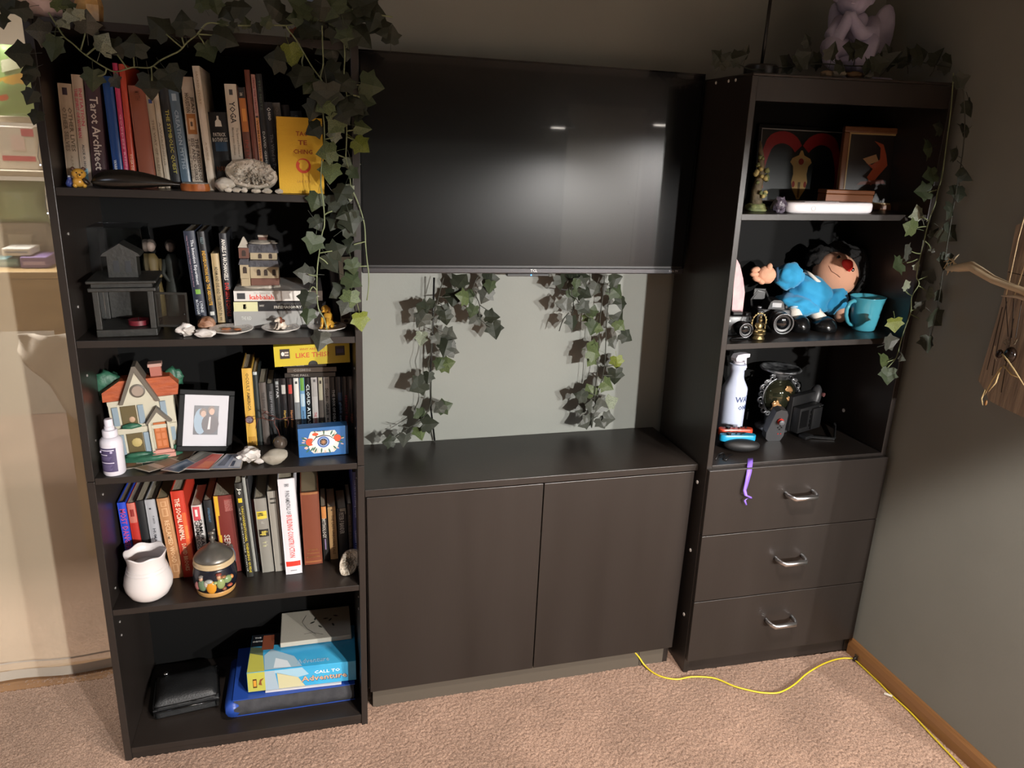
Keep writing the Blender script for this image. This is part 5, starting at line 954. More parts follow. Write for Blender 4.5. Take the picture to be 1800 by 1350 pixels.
# -- doll shelf
SKN = M('doll_cloth_skin', 'c9967a', .8, bump=(300, .15)); BLU2 = M('doll_blue_cotton', '1f86b3', .85, bump=(35, .5), sheen=.2); HAIR = M('black_yarn', '0e0d0d', .9, bump=(120, .9)); LACE = C('c9c2b8', .8)
DY = -.175; c0 = atY(1470, 480, DY); s = 1 / ppm(c0)
t = thing('doll', 'rag doll in a blue shirt with red nose and black hair, lying back', 'doll', (c0.x, DY, r2(c0.x) + .0005))
def D(px, py, y=0): q = atY(px, py, DY + y); return V((q.x - c0.x, y, q.z - r2(c0.x) - .0005))
def blob(nm, mat, px, py, y, wpx, hpx, dpx, rot=0, amp=0, seed=1, par=None, sub=4):
    q = D(px, py, y); b = lump(1, seed, amp, sub, (wpx * s / 2, dpx * s / 2, hpx * s / 2), 2, None, amp * .3)
    m = T(*q) @ RY(radians(rot))
    for v in b.v: v.xyz = m @ v
    for v in b.v: v.z = max(v.z, 0)
    return b.obj(nm, mat, par or t, True)
hd = blob('head', SKN, 1468, 482, 0, 84, 74, 70, 38)
blob('hair', HAIR, 1480, 478, .03, 112, 100, 64, 38, .18, 4); blob('hair_tuft', HAIR, 1440, 452, .03, 46, 34, 40, -20, .3, 5); blob('hair_tuft', HAIR, 1505, 500, .02, 34, 62, 40, 10, .3, 6)
def onface(px, py): # a point on the head ellipsoid facing the viewer
    best = None; o_ = hd.data.vertices; tq = D(px, py, -.04); return min((v.co for v in o_ if v.co.y < 0), key=lambda c: (V((c.x - tq.x, 0, c.z - tq.z))).length)
def mark(nm, col, px, py, wpx, hpx, rot=0, rough=.4, th=.0022):
    q = onface(px, py); b = B().ball((0, 0, 0), 1, 14, T(q.x, q.y, q.z) @ RY(radians(rot)), (wpx * s / 2, th, hpx * s / 2)); return b.obj(nm, C(col, rough), hd, True)
q = onface(1484, 467); b = lump(1, 3, .0, 3, (12 * s, 8 * s, 9 * s))
for v in b.v:
    k = v.z / (9 * s); v.x *= (1 - .35 * k); v.xyz = T(q.x, q.y - .002, q.z) @ RY(radians(50)) @ v
b.obj('nose', C('c01c0e', .7), hd, True)
mark('eye', '0a0a0a', 1478, 453, 8, 8, 0, .2); mark('eye', '0a0a0a', 1494, 473, 8, 8, 0, .2); mark('eye_glint', 'd0c8c0', 1479.5, 451.5, 3, 3, 0, .3, .003); mark('eye_glint', 'd0c8c0', 1494, 471, 3, 3, 0, .3, .003)
pts = [onface(x, y_) - V((0, .0012, 0)) for x, y_ in ((1461, 467), (1462, 474), (1466, 480), (1472, 485))]; B().tube(pts, .0009, 5).obj('mouth', C('7a4a3a', .6), hd)
sh = blob('shirt', BLU2, 1420, 517, -.005, 92, 66, 74, 28, .14, 7); blob('shirt_hem', BLU2, 1402, 535, -.03, 78, 36, 60, 12, .2, 9)
blob('sleeve', BLU2, 1386, 485, -.02, 52, 44, 44, -8, .2, 8); blob('sleeve', BLU2, 1466, 527, -.03, 46, 52, 46, 0, .2, 10)
ha = blob('hand', SKN, 1347, 483, -.035, 34, 30, 24, 10, .08, 11)
for k, (x, y_) in enumerate(((1328, 474), (1326, 482), (1330, 490), (1337, 494))): blob('finger', SKN, x, y_, -.04, 17, 10, 12, -12 + 14 * k, 0, k, ha, 2)
blob('thumb', SKN, 1352, 470, -.042, 11, 15, 11, 15, 0, 3, ha, 2); blob('forearm', SKN, 1478, 552, -.05, 22, 30, 24, 0, 0, 3)
col = [D(x, y_, q) for x, y_, q in ((1414, 475, .0), (1424, 482, -.03), (1436, 493, -.045), (1448, 501, -.045), (1456, 505, -.03))]; B().tube(col, [.003, .005, .0055, .005, .003], 8).obj('collar', LACE, t, True)
B().tube([D(x, y_, -.045) for x, y_ in ((1366, 470), (1367, 482), (1366, 495))], .004, 6).obj('sleeve_cuff', C('1d3a55', .8), t, True)
for (x0_, y0_), (x1_, y1_) in (((1392, 542), (1402, 560)), ((1428, 546), (1446, 562))):
    a, b_ = D(x0_, y0_, -.05), D(x1_, y1_, -.075); B().tube([a, (a + b_) / 2, b_], [.021, .018, .017], 12).obj('sock', LACE, t, True); B().tube([a + V((-.016, -.014, .006)), a + V((0, -.021, .01)), a + V((.016, -.014, .006))], .004, 6).obj('pant_cuff', C('9fb6c4', .8), t, True)
for x, y_, wp in ((1403, 571, 36), (1448, 573, 42)): blob('shoe', M('black_doll_vinyl', '101011', .22, spec=.6), x, y_, -.085, wp, 34, 44, 0, .06, 2)
# teal mug
p = onR(2, 1515, -.27); TEAL = M('teal_glaze', '4a9db0', .15, spec=.6); hm = atY(1517, 521, -.27).z - p.z
t = thing('mug', 'light teal glossy mug at the front of the doll shelf', 'mug', p, (0, -.017, 0))
B().lathe([(.0, .002), (.030, 0), (.034, .004), (.037, .02), (.0415, hm * .45), (.045, hm * .75), (.0505, hm * .985), (.0515, hm), (.0495, hm), (.043, hm * .75), (.039, hm * .45), (.034, .012), (.0, .008)], 40).obj('mug_body', TEAL, t, True)
B().tube([(-.044, -.003, hm * .86), (-.056, -.006, hm * .9), (-.07, -.009, hm * .84), (-.079, -.011, hm * .66), (-.078, -.011, hm * .48), (-.068, -.009, hm * .3), (-.055, -.006, hm * .2), (-.040, -.002, hm * .16)], [.006, .0062, .006, .006, .006, .0058, .0055, .006], 10).obj('handle', TEAL, t, True)
# cameras
def lens(t, m, r, L, seg=28):
    a = B().lathe([(r * .86, 0), (r * .9, L * .1), (r * .9, L * .2), (r, L * .22), (r, L * .5), (r * .97, L * .52), (r * .97, L * .6), (r, L * .62), (r, L * .97), (r * .95, L), (r * .86, L), (r * .8, L * .9), (0, L * .85)], seg, m).obj('lens_barrel', M('camera_black', '111113', .35, bump=(200, .08)), t, 40)
    B().lathe([(r * .92, L * 1.001), (r * .985, L * 1.001), (r * .975, L * 1.012), (r * .935, L * 1.012), (r * .92, L * 1.001)], seg, m).obj('lens_ring', C('8d8d8f', .3, metal=.9), a, True)
    B().lathe([(0, L * .935), (r * .25, L * .93), (r * .5, L * .91), (r * .68, L * .875), (r * .78, L * .855)], 24, m).obj('lens_glass', M('lens_glass', '05070a', .08, spec=.5), a, True)
    g = B()
    for i in range(36): q = 2 * pi * i / 36; g.box(-.0007, .0007, r * .985, r * 1.02, L * .24, L * .48, m @ RZ(q))
    stuff(g.obj('grip_ribs', BLK, a))
CAMB = M('camera_black', '111113', .35)
p = onR(2, 1352, -.215); t = thing('camera', 'larger black interchangeable lens camera pointing out beside the doll', 'camera', p, (0, 0, -.22))
B().box(-.055, .055, -.02, .028, 0, .066, bev=.009).obj('body', CAMB, t, 40)
B().prism([(-.026, .0665), (.026, .0665), (.019, .088), (.01, .094), (-.01, .094), (-.019, .088)], -.028, .03).obj('viewfinder_hump', CAMB, t)
B().box(-.058, -.034, -.034, -.0205, 0.004, .062, bev=.006).obj('grip', BLK, t, 40)
B().box(-.014, .014, -.0292, -.0282, .073, .086).obj('flash_panel', C('a9a9ab', .25), t)
B().cyl(.011, .0665, .074, 20, T(.04, .004, 0)).obj('mode_dial', BLK, t, 40); B().cyl(.006, .0665, .071, 14, T(-.046, -.014, 0)).obj('shutter_button', C('77777a', .3), t)
lens(t, T(.004, -.0205, .036) @ RX(pi / 2), .031, .066)
B().tube([(-.056, .02, .06), (-.062, .02, .085), (-.045, .02, .112), (-.02, .022, .112), (-.01, .025, .095)], .0045, 6).box(-.058, -.02, .018, .024, .085, .12, bev=.002).obj('strap', BLK, t)
p = onR(2, 1287, -.262); t = thing('camera', 'smaller black compact camera by the left panel, short lens barrel', 'camera', (p.x + .008, p.y, p.z), (0, 0, -.12))
B().box(-.04, .04, -.016, .018, 0, .06, bev=.006).obj('body', CAMB, t, 40); B().box(-.02, .012, -.012, .014, .0603, .07, bev=.003).obj('top_plate', CAMB, t)
B().cyl(.008, .0603, .067, 16, T(.028, .002, 0)).obj('mode_dial', BLK, t); B().box(-.034, -.026, -.0175, -.0162, .042, .048).obj('maker_mark', C('c9c9c9'), t)
lens(t, T(.008, -.0165, .026) @ RX(pi / 2), .021, .036)
o = B().tube([onR(2, 1284 + 17 + 19 * cos(2 * pi * i / 20), -.315 + .012 * sin(2 * pi * i / 20)) + V((0, 0, .001)) for i in range(21)], .0011, 5).obj('wrist_strap', BLK); tag(o, 'thin black wrist cord loop lying before the compact camera', 'cord')
# brass deity
p = onR(2, 1331, -.318); h = atY(1331, 538, -.318).z - p.z
t = thing('brass_statuette', 'tiny brass seated deity statuette in front of the cameras', 'figurine', p); BR = M('old_brass', 'a8966b', .3, .85, bump=(200, .5), var=(60, '5d4d30', .3, .7))
B().lathe([(.0, 0), (.019, 0), (.019, .006), (.016, .008), (.0165, .013), (.02, .016), (.019, .02), (.0, .02)], 20).obj('lotus_base', BR, t, True)
bd = B().ball((0, 0, .037), .0105, 14, None, (1, .8, 1.2)).ball((0, -.004, .028), .009, 12, None, (1.7, 1, .6)).obj('body', BR, t, True); B().ball((0, -.002, .0555), .0068, 12).lathe([(.006, .061), (.004, .066), (.001, .072), (0, .0725)], 10).obj('head', BR, t, True)
for s_ in (-1, 1): B().tube([(s_ * .009, 0, .046), (s_ * .016, -.003, .04), (s_ * .013, -.01, .032)], [.003, .0028, .002], 6).obj('arm', BR, t, True); B().ball((s_ * .012, -.006, .0245), .0055, 8, None, (1.5, 1, .8)).obj('knee', BR, t, True)
b = B(); pts = [(.0225 * cos(a), .004, .048 + .026 * sin(a)) for a in [-.5 + i * (pi + 1) / 20 for i in range(21)]]; b.tube(pts, .0022, 6)
b.obj('halo_arch', BR, t, True)
for i in range(13): a = -.4 + i * (pi + .8) / 12; B().ball((.0245 * cos(a), .004, .048 + .028 * sin(a)), .0024, 6).obj('halo_bead', BR, t)
# pink pennant
y = -.235; L = [(1290, 537), (1289, 500), (1294, 455), (1301, 466), (1308, 490), (1312, 515), (1311, 537)]; P = [atY(a, c, y) for a, c in L]; x0 = P[0].x; z0 = r2(x0)
t = thing('paper_shape', 'pale pink pointed paper shape standing against the left panel', 'paper', (x0, y, z0 + .001), (0, 0, .2)); zb = min(q.z for q in P)
B().prism([(q.x - x0, q.z - z0 - .001 if q.z > zb + .01 else .0) for q in P], 0, .0015).obj('paper', M('pink_mottled_paper', 'c99aa0', .6, var=(30, 'd3b5b3', .35, .65)), t)
# -- lower open shelf
p = onR(3, 1281, -.115); zt = lambda py: atY(1281, py, -.115).z - p.z
t = thing('spray_bottle', 'translucent white trigger spray bottle marked water only', 'bottle', p, (0, -.0, .25))
zb1, zb2, zn = zt(672), zt(640), zt(622); R_ = .040
BT = M('translucent_plastic', 'c3cbe0', .35, sss=.2, spec=.4)
za, zb_, zc_, zd_ = zt(683), zt(667), zt(648), zt(640)
bd = B().lathe([(.0, .001), (R_ * .9, 0), (R_, .005), (R_, za), (R_ * .97, za + .006), (R_ * .66, zb_), (R_ * .58, zb_ + .01), (R_ * .55, zc_ - .004), (R_ * .66, zc_), (R_ * .66, zd_), (R_ * .4, zd_ + .001), (0, zd_ + .001)], 36).obj('bottle_body', BT, t, 60)
def curved(s_, z0_, size, a0):
    o = word(s_, bd, C('3a4a78'), size, MX.Identity(4), 'handwriting', 'LEFT'); 
    for v in o.data.vertices: a = radians(a0) + v.co.x / R_; v.co = V(((R_ + .0006 + v.co.z) * cos(a), (R_ + .0006 + v.co.z) * sin(a), z0_ + v.co.y))
curved('WATER', zt(697), .026, -128); curved('ONLY', zt(711), .02, -112)
ht = zd_ + .0015; nk = B().lathe([(R_ * .46, ht), (R_ * .46, ht + .007), (R_ * .3, ht + .008), (R_ * .3, ht + .010), (0, ht + .010)], 24).obj('collar', WPL, t, 40)
hz = ht + .0105; B().prism([(-.022, hz), (.018, hz), (.024, hz + .008), (.036, hz + .009), (.036, hz + .02), (.01, hz + .023), (-.018, hz + .021), (-.025, hz + .01)], -.011, .011).obj('spray_head', WPL, t)
B().prism([(.02, hz - .001), (.028, hz + .004), (.031, hz - .012), (.036, hz - .028), (.031, hz - .029), (.024, hz - .012)], -.006, .006).obj('trigger', WPL, t)
# ornate globe vase
p = onR(3, 1355, -.125); s = 1 / ppm(p); zt = lambda py: atY(1361, py, -.125).z - p.z; zc = zt(693); Rg = .062
BG = M('black_silver_resin', '2a2b2e', .28, .6, var=(40, 'a9abae', .4, .7), bump=(60, .4), spec=.7)
t = thing('globe_vase', 'dark mirrored globe vase in a black and silver scroll frame', 'vase', p)
B().lathe([(.0, 0), (.052, 0), (.055, .006), (.045, .014), (.03, .02), (.028, zc - Rg * .9), (0, zc - Rg * .9)], 32).obj('foot', BG, t, True)
gb = B().ball((0, 0, zc), Rg, 36, None, (1, .8, 1)).obj('mirror_globe', M('dark_mirror_glass', '3a3c2c', .05, .7, spec=.8), t, True)
for i, (x, z_, a) in enumerate(((.012, .03, .4), (.02, .0, 0), (-.022, -.03, 1.2))):
    b = lump(.012 * (1.6 if i == 2 else 1), 80 + i, .6, 3, (1.3, .12, .8), 2.4); y_ = -.8 * sqrt(max(.0001, Rg ** 2 - x * x - z_ * z_)) - .0008
    for v in b.v: v.xyz = T(x, y_, zc + z_) @ RZ(x * 8) @ RX(-z_ * 6) @ RY(a) @ v
    b.obj('gilt_patch', C('b58a5c', .3, metal=.4), gb, True)
zr = zt(650); B().lathe([(.028, zc + Rg * .92), (.03, zr - .012), (.045, zr - .004), (.062, zr), (.066, zr + .005), (.063, zr + .009), (.056, zr + .006), (.04, zr), (0, zr - .003)], 36).obj('flared_rim', BG, t, True)
for s_ in (-1, 1):
    for k in range(8):
        a = -1.05 + k * .3; c = V((s_ * (Rg + .006) * cos(a), -.012, zc + (Rg + .006) * sin(a))); b = B(); r_ = .0105 + .003 * (k % 2)
        pts = [c + V((s_ * r_ * (1 - j / 22) * cos(j * .6 + k), -.002 * j / 14, r_ * (1 - j / 22) * sin(j * .6 + k))) for j in range(16)]; b.tube(pts, .0032, 6).obj('scroll', BG, t, True)
    pts = [V((s_ * Rg * 1.01 * cos(a), -.016, zc + Rg * 1.01 * sin(a))) for a in [-1.25 + i * 2.6 / 16 for i in range(17)]]; B().tube(pts, .0034, 6).obj('frame_arc', BG, t, True)
# game controllers
p = onR(3, 1300, -.262); t = thing('game_controller', 'game controller with black grips and orange and blue rails', 'controller', (p.x, p.y + .02, p.z), (0, 0, -.12)); t.scale = (1.15, 1.1, 1.1)
GRY = C('4a4a4d', .45)
def rail(nm, col, x0, x1, y, z, r, yaw=0, h=.6):
    b = B(); n = 24; ol = [((x0 + x1) / 2 + ((x1 - x0) / 2 - r) * (1 if cos(2 * pi * i / n) > 0 else -1) + r * cos(2 * pi * i / n), r * .85 * sin(2 * pi * i / n)) for i in range(n)]; vs = []
    for k, zq in ((.9, -r * h), (1, -r * h * .6), (1, r * h * .6), (.9, r * h)): vs += [(x * 1 if k == 1 else (x0 + x1) / 2 + (x - (x0 + x1) / 2) * .98, q * k, zq) for x, q in ol]
    b.add(vs, [(j * n + i, j * n + (i + 1) % n, (j + 1) * n + (i + 1) % n, (j + 1) * n + i) for j in range(3) for i in range(n)] + [tuple(range(n - 1, -1, -1)), tuple(3 * n + i for i in range(n))], T(0, y, z) @ RZ(yaw)); return b.obj(nm, C(col, .35), t, 40)
core = B().box(-.034, .034, -.012, .02, .016, .036, bev=.006).obj('grip_core', GRY, t, 40)
ro = rail('orange_rail', 'c9462a', -.045, .052, .026, .036, .015, -.05); bl = rail('blue_rail', '1b93bd', -.058, .042, -.016, .034, .015, -.06)
for par, y_, z_, xs_ in ((ro, .026, .046, (-.02, .0, .012, .022, .032)), (bl, -.016, .044, (-.035, -.012, .0, .01))):
    for k, x in enumerate(xs_): B().cyl(.0065 if k == 0 else .003, 0, .006 if k == 0 else .0025, 14, T(x, y_ + (.003 if k % 2 else -.002), z_)).obj('thumb_stick' if k == 0 else 'button', BLK, par, 40)
for y_, x_ in ((-.034, -.002), (.04, .014)):
    b = B().ball((0, 0, 0), 1, 18, T(x_, y_, .018) @ RZ(-.15), (.05, .022, .0175))
    for v in b.v: v.z = max(v.z, 0)
    b.obj('palm_grip', M('matte_black_grip', '1a1a1b', .55), t, True)
p = onR(3, 1358, -.215); t = thing('controller_pad', 'dark grey gamepad half with a red stick standing on end', 'controller', p, (.12, .0, -.2))
b = B(); b.prism([(-.02, 0), (.018, .002), (.026, .02), (.026, .095), (.02, .108), (.0, .112), (-.014, .105), (-.02, .08), (-.032, .03), (-.03, .008)], -.013, .02); b.obj('shell', M('graphite_plastic', '343436', .4), t)
st_ = B().cyl(.0105, 0, .006, 20, T(.004, -.0135, .073) @ RX(pi / 2)).obj('stick_ring', C('b5281c', .4), t, 40); B().lathe([(.004, .006), (.004, .011), (.009, .012), (.0085, .0145), (0, .0135)], 18, T(.004, -.0135, .073) @ RX(pi / 2)).obj('stick_cap', C('5d5d60', .45), st_, True)
for dx, dz in ((0, .006), (0, -.006), (.006, 0), (-.006, 0)): B().cyl(.0025, 0, .002, 10, T(.008 + dx, -.0135, .05 + dz) @ RX(pi / 2)).obj('button', BLK, t)
for dx in (0, .009): B().box(.004 + dx, .007 + dx, -.0145, -.0132, .026, .03).obj('red_button', C('a8201c', .4), t)
p = onR(3, 1418, -.20); t = thing('console_dock', 'black boxy console dock with ports and a folding stand', 'electronic device', p, (0, -.017, .32)); DK2 = M('dock_black', '1b1b1c', .45, bump=(150, .1))
B().box(-.055, .058, .0, .03, .012, .098, bev=.003).obj('dock_body', DK2, t, 40); B().box(-.058, .062, .031, .055, .01, .13, bev=.004).obj('dock_back', DK2, t, 40)
B().box(-.05, -.012, -.0012, -.0002, .03, .088).obj('recess_panel', BLK, t); B().box(.004, .052, -.008, -.0003, .018, .09, bev=.002).obj('port_block', DK2, t, 40)
for k in range(4): B().box(-.001, .003, -.004, -.0004, .028 + k * .015, .038 + k * .015).obj('port', BLK, t)
B().box(.03, .035, -.0085, -.0081, .094, .0955).obj('vent_mark', C('6d6d6d'), t); B().box(.045, .056, -.006, -.0003, .0915, .0965, bev=.001).obj('latch', DK2, t)
B().box(-.05, -.01, -.03, -.001, .0, .011, bev=.002).obj('stand_hinge', DK2, t, 40); B().tube([(-.03, -.02, .006), (.035, -.075, .004), (.045, -.07, .005)], .0045, 6).tube([(.04, -.072, .005), (.12, -.02, .012), (.128, -.012, .018)], .004, 6).obj('stand_leg', DK2, t)
b = B().ball((0, 0, 0), 1, 16, T(.068, .04, .105) @ RY(.3), (.018, .022, .045)); b.obj('side_grip', M('graphite_plastic', '343436', .4), t, True)
B().cyl(.007, 0, .006, 14, T(.078, .018, .12) @ RX(pi / 2)).obj('side_stick', C('5d3a3a', .4), t, 40)
pts = [onR(3, a, b_) + V((0, 0, .002 + c)) for a, b_, c in ((1258, -.325, 0), (1262, -.30, .004), (1270, -.295, .006), (1274, -.31, .003), (1270, -.325, 0), (1276, -.335, 0), (1281, -.31, .002), (1288, -.30, 0))]
o = B().tube(pts, .0016, 6).obj('cable_tie', BLK, None, True); tag(o, 'small curled black cable tie at the front edge of the lower open shelf', 'cable tie')
# purple ribbon over the drawer
fy = lambda x: -.3596 - .039 * (x - 1.638)
L = [(1319, 806, .03), (1319, 811, .001), (1317, 830, -.021), (1313, 848, -.023), (1309, 862, -.026), (1311, 871, -.034), (1318, 874, -.036), (1320, 877, -.03), (1314, 876, -.028), (1309, 880, -.027), (1312, 888, -.03)]; W_ = [.009, .009, .0085, .007, .005, .0045, .005, .004, .0028, .003, .002]; g = [[], []]
for (a, b_, dy), wv in zip(L, W_):
    if dy > .01: xq = xat(a, fy(1.8) + dy, .735); q = V((xq, fy(xq) + dy, rz(3, xq) + .0012))
    else: q = atY(a, b_, fy(1.8) + dy)
    if dy == .001: q.z = rz(3, q.x) + .0012
    g[0].append(q + V((-wv, 0, 0))); g[1].append(q + V((wv, -.001 * (dy < -.025), .001)))
o = B().sheet(g).obj('ribbon', M('purple_ribbon', '7a5cc0', .5), None, True); o.modifiers.new('thickness', 'SOLIDIFY').thickness = .0006; tag(o, 'curled purple ribbon hanging over the top drawer front', 'ribbon')
# ------------------------------------------------------------------ on top of the bookcases
def topL(px, y): 
    x = xat(px, y, 1.8); return V((x, y, 1.8 - .0062 * x + .0006))
def topR(px, y):
    x = xat(px, y, 1.8); return V((x, y, 1.8005 + .0171 * (x - 1.638)))
p = topL(88, -.315); o = lump(.07, 91, .35, 4, (1, .7, .75), 1.5)
lo = min(q.z for q in o.v) + .008
for q in o.v: q.z = max(q.z, lo) - lo
tag(o.obj('rose_quartz', M('rose_quartz', 'd3c3bf', .35, var=(14, 'b8a09c', .35, .7), bump=(40, .5), spec=.6, sss=.1), None, 35, p, (0, 0, .4)), 'pale pink rose quartz boulder at the left end atop the bookcase', 'crystal')
p = topL(158, -.325); b = B(); b.lathe([(.0, 0), (.024, 0), (.026, .03), (.02, .062), (.008, .084), (0, .088)], 7)
for q in b.v: k = 1 + .18 * NZ.noise(q * 40); q.x *= k; q.y *= k
tag(b.obj('citrine_point', M('citrine', 'c09a5c', .3, var=(35, '7d5a2c', .3, .7), bump=(50, .5), spec=.7), None, False, p, (0, 0, .3)), 'golden brown citrine point beside the rose quartz', 'crystal')
p = topL(526, -.31); b = lump(.02, 93, .4, 3, (1, .8, .7)); lo = min(q.z for q in b.v)
for q in b.v: q.z -= lo
tag(b.obj('red_stone', M('red_jasper', '7a3d26', .4, var=(30, 'b0a296', .55, .75)), None, 35, p), 'rusty red stone half hidden by ivy atop the bookcase', 'crystal')
p = topL(560, -.30); t = thing('blue_jar', 'pale blue glazed jar behind the ivy atop the bookcase', 'jar', p); BJ = M('pale_blue_glaze', '7d8fb0', .3, spec=.6)
B().lathe([(.0, 0), (.026, 0), (.034, .02), (.036, .045), (.03, .075), (.022, .085), (.025, .092)], 28).obj('jar_body', BJ, t, True); B().lathe([(.0255, .0925), (.026, .1), (.012, .11), (.005, .118), (0, .12)], 24).obj('jar_lid', C('b0b6d0', .3), t, True)
# cherub statue
c0 = topR(1507, -.2); s = 1 / ppm(c0 + V((0, 0, .1))); STN = M('lilac_grey_plaster', 'aaa6bd', .75, bump=(60, .35), var=(18, '9894ae', .35, .7))
t = thing('cherub_statue', 'grey plaster cherub statue resting its chin in hands, atop the tower', 'statue', c0)
def S(px, py, y=0): q = atY(px, py, c0.y + y); return V((q.x - c0.x, y, max(0, q.z - c0.z)))
def sk(pts, n=12): 
    return B().tube([S(*q[:3]) for q in pts], [q[3] * s for q in pts], n)
B().box(-.085, .075, -.05, .07, 0, .018, bev=.006).obj('plinth', STN, t, 40)
b = sk([(1500, 118, .02, 36), (1500, 95, .02, 38), (1500, 66, .02, 30), (1502, 44, .01, 27), (1504, 28, 0, 18), (1504, 18, 0, 9)], 16); b.obj('torso', STN, t, True)
for nm, q in (('arm', [(1478, 38, -.01, 13), (1463, 62, -.03, 13), (1468, 76, -.045, 11), (1488, 40, -.055, 10), (1494, 22, -.055, 8)]), ('arm', [(1532, 40, -.01, 14), (1530, 62, -.04, 15), (1512, 58, -.055, 12), (1498, 34, -.06, 9), (1496, 22, -.058, 8)]), ('leg', [(1482, 88, .0, 20), (1460, 84, -.05, 18), (1458, 104, -.055, 13), (1470, 118, -.06, 10)]), ('leg', [(1518, 90, .0, 20), (1528, 78, -.055, 18), (1520, 106, -.06, 13), (1500, 118, -.06, 9)])): sk(q).obj(nm, STN, t, True)
b = lump(1, 3, .08, 4, (29 * s, 27 * s, 32 * s)); q0 = S(1503, -8, -.025)
for v in b.v: v += q0
hd = b.obj('head', STN, t, True)
B().ball(S(1500, -6, -.075), 4 * s, 8).obj('nose', STN, hd, True); B().ball(S(1500, 5, -.068), 6 * s, 8, None, (1, .4, .35)).obj('mouth', STN, hd, True)
for x in (1490, 1512): B().ball(S(x, -14, -.065), 5 * s, 8, None, (1, .5, .6)).obj('eye', STN, hd, True)
for i in range(14):
    a = -.6 + i * .34; B().ball(S(1503 + 30 * cos(a), -16 - 26 * sin(a), -.01 + .01 * (i % 2)), 11 * s, 8).obj('hair_curl', STN, hd, True)
for sd in ((1545, 60, 26, 58, .18), (1470, 40, 14, 40, -.3)):
    b = B().ball((0, 0, 0), 1, 18, T(*S(sd[0], sd[1] + 8, .05)) @ RY(sd[4]), (sd[2] * s, .02, sd[3] * s)); b.obj('wing', STN, t, True)
b = lump(1, 9, .2, 3, (50 * s, .05, 14 * s)); q0 = S(1500, 112, -.02)
for v in b.v: v += q0; v.z = max(v.z, 0)
b.obj('drapery', STN, t, True)
for i, (px, w_, lab) in enumerate(((1452, 26, 'flat beige pebble leftmost before the cherub statue'), (1472, 30, 'pale square pebble before the cherub statue'), (1500, 34, 'brown pebble in the middle before the cherub statue'), (1522, 22, 'small grey pebble rightmost before the cherub statue'))):
    p = topR(px, -.325); b = lump(1, 100 + i, .3, 3, (w_ / 2 / ppm(p), .014, .009)); lo = min(q.z for q in b.v)
    for q in b.v: q.z -= lo
    tag(b.obj('pebble', C(['7d6a52', '98907f', '5d4426', '6a655c'][i], .7), None, True, p), lab, 'pebble', 'pebbles before the cherub')
# rod lamp
p = topR(1336, -.26); t = thing('rod_lamp', 'slim black rod on a round base with white upper tube, atop the tower', 'lamp', p)
B().lathe([(.0, 0), (.043, 0), (.044, .003), (.044, .024), (.04, .028), (0, .028)], 32).obj('base', M('dark_bronze', '2b2a2a', .3, .4), t, 40)
B().cyl(.0042, .0282, .19, 12).obj('rod', BLK, t, True); B().cyl(.0055, .1905, .5, 14).obj('white_tube', C('b5b3ad', .4), t, True)
for a, b_, lab in ((1270, 130, 'white screw cap on the tower top, left of three'), (1280, 124, 'white screw cap on the tower top, upper of three'), (1293, 126, 'white screw cap on the tower top, right of three')): pass

# ------------------------------------------------------------------ ivy
def leafmat(n, a, b_, r): return M(n, a, r + .06, var=(22, b_, .3, .7), spec=.3, bump=(60, .15))
LM = {'d': leafmat('ivy_dark', '1f231b', '2b3024', .42), 'm': leafmat('ivy_green', '2b3423', '3a452c', .42), 'l': leafmat('ivy_light', '343e26', '59653f', .4), 'w': leafmat('ivy_pale', '555b4e', '8d947f', .28), 'y': leafmat('ivy_yellow', '47511c', '727a30', .4), 'g': leafmat('ivy_grey', '353731', '4a4c45', .3)}
STEMM = M('ivy_stem', '56603f', .5, var=(40, '77805c', .3, .7)); STEMD = M('ivy_stem_dark', '2a2c22', .5)
def leafmesh(kind, fold, curl):
    out = [(.0, .0), (.22, -.1), (.48, .0), (.43, .22), (.62, .44), (.38, .55), (.2, .78), (0, 1.0)]
    b = B(); sp = [(0, 0), (0, .22), (0, .5), (0, .78), (0, 1.0)]
    zf = lambda x, y: fold * abs(x) + curl * (y - .4) ** 2 - .06 * (abs(x) > .4)
    vs = [(x, y, zf(x, y)) for x, y in sp]; fs = []
    for sg in (1, -1):
        k = len(vs); vs += [(sg * x, y, zf(x, y)) for x, y in out[1:-1]]
        # fan between spine and outline
        q = [(0, k, 1), (k, k + 1, k + 2), (k, k + 2, 1), (1, k + 2, 2), (k + 2, k + 3, k + 4), (k + 2, k + 4, 2), (2, k + 4, 3), (k + 4, k + 5, 3), (3, k + 5, 4)]
        fs += [f if sg > 0 else f[::-1] for f in q]
    b.add(vs, fs)
    b.tube([(0, .02, zf(0, 0) + .004), (.03, -.2, .03 + zf(0, 0)), (.05, -.5, -.02)], [.014, .012, .016], 4)
    me = b.mesh('ivy_leaf', False); me.materials.append(LM[kind]); return me
LMS = {k: [leafmesh(k, f, c) for f, c in ((-.28, -.2), (-.42, .1), (-.18, -.45), (.2, .25))] for k in LM}
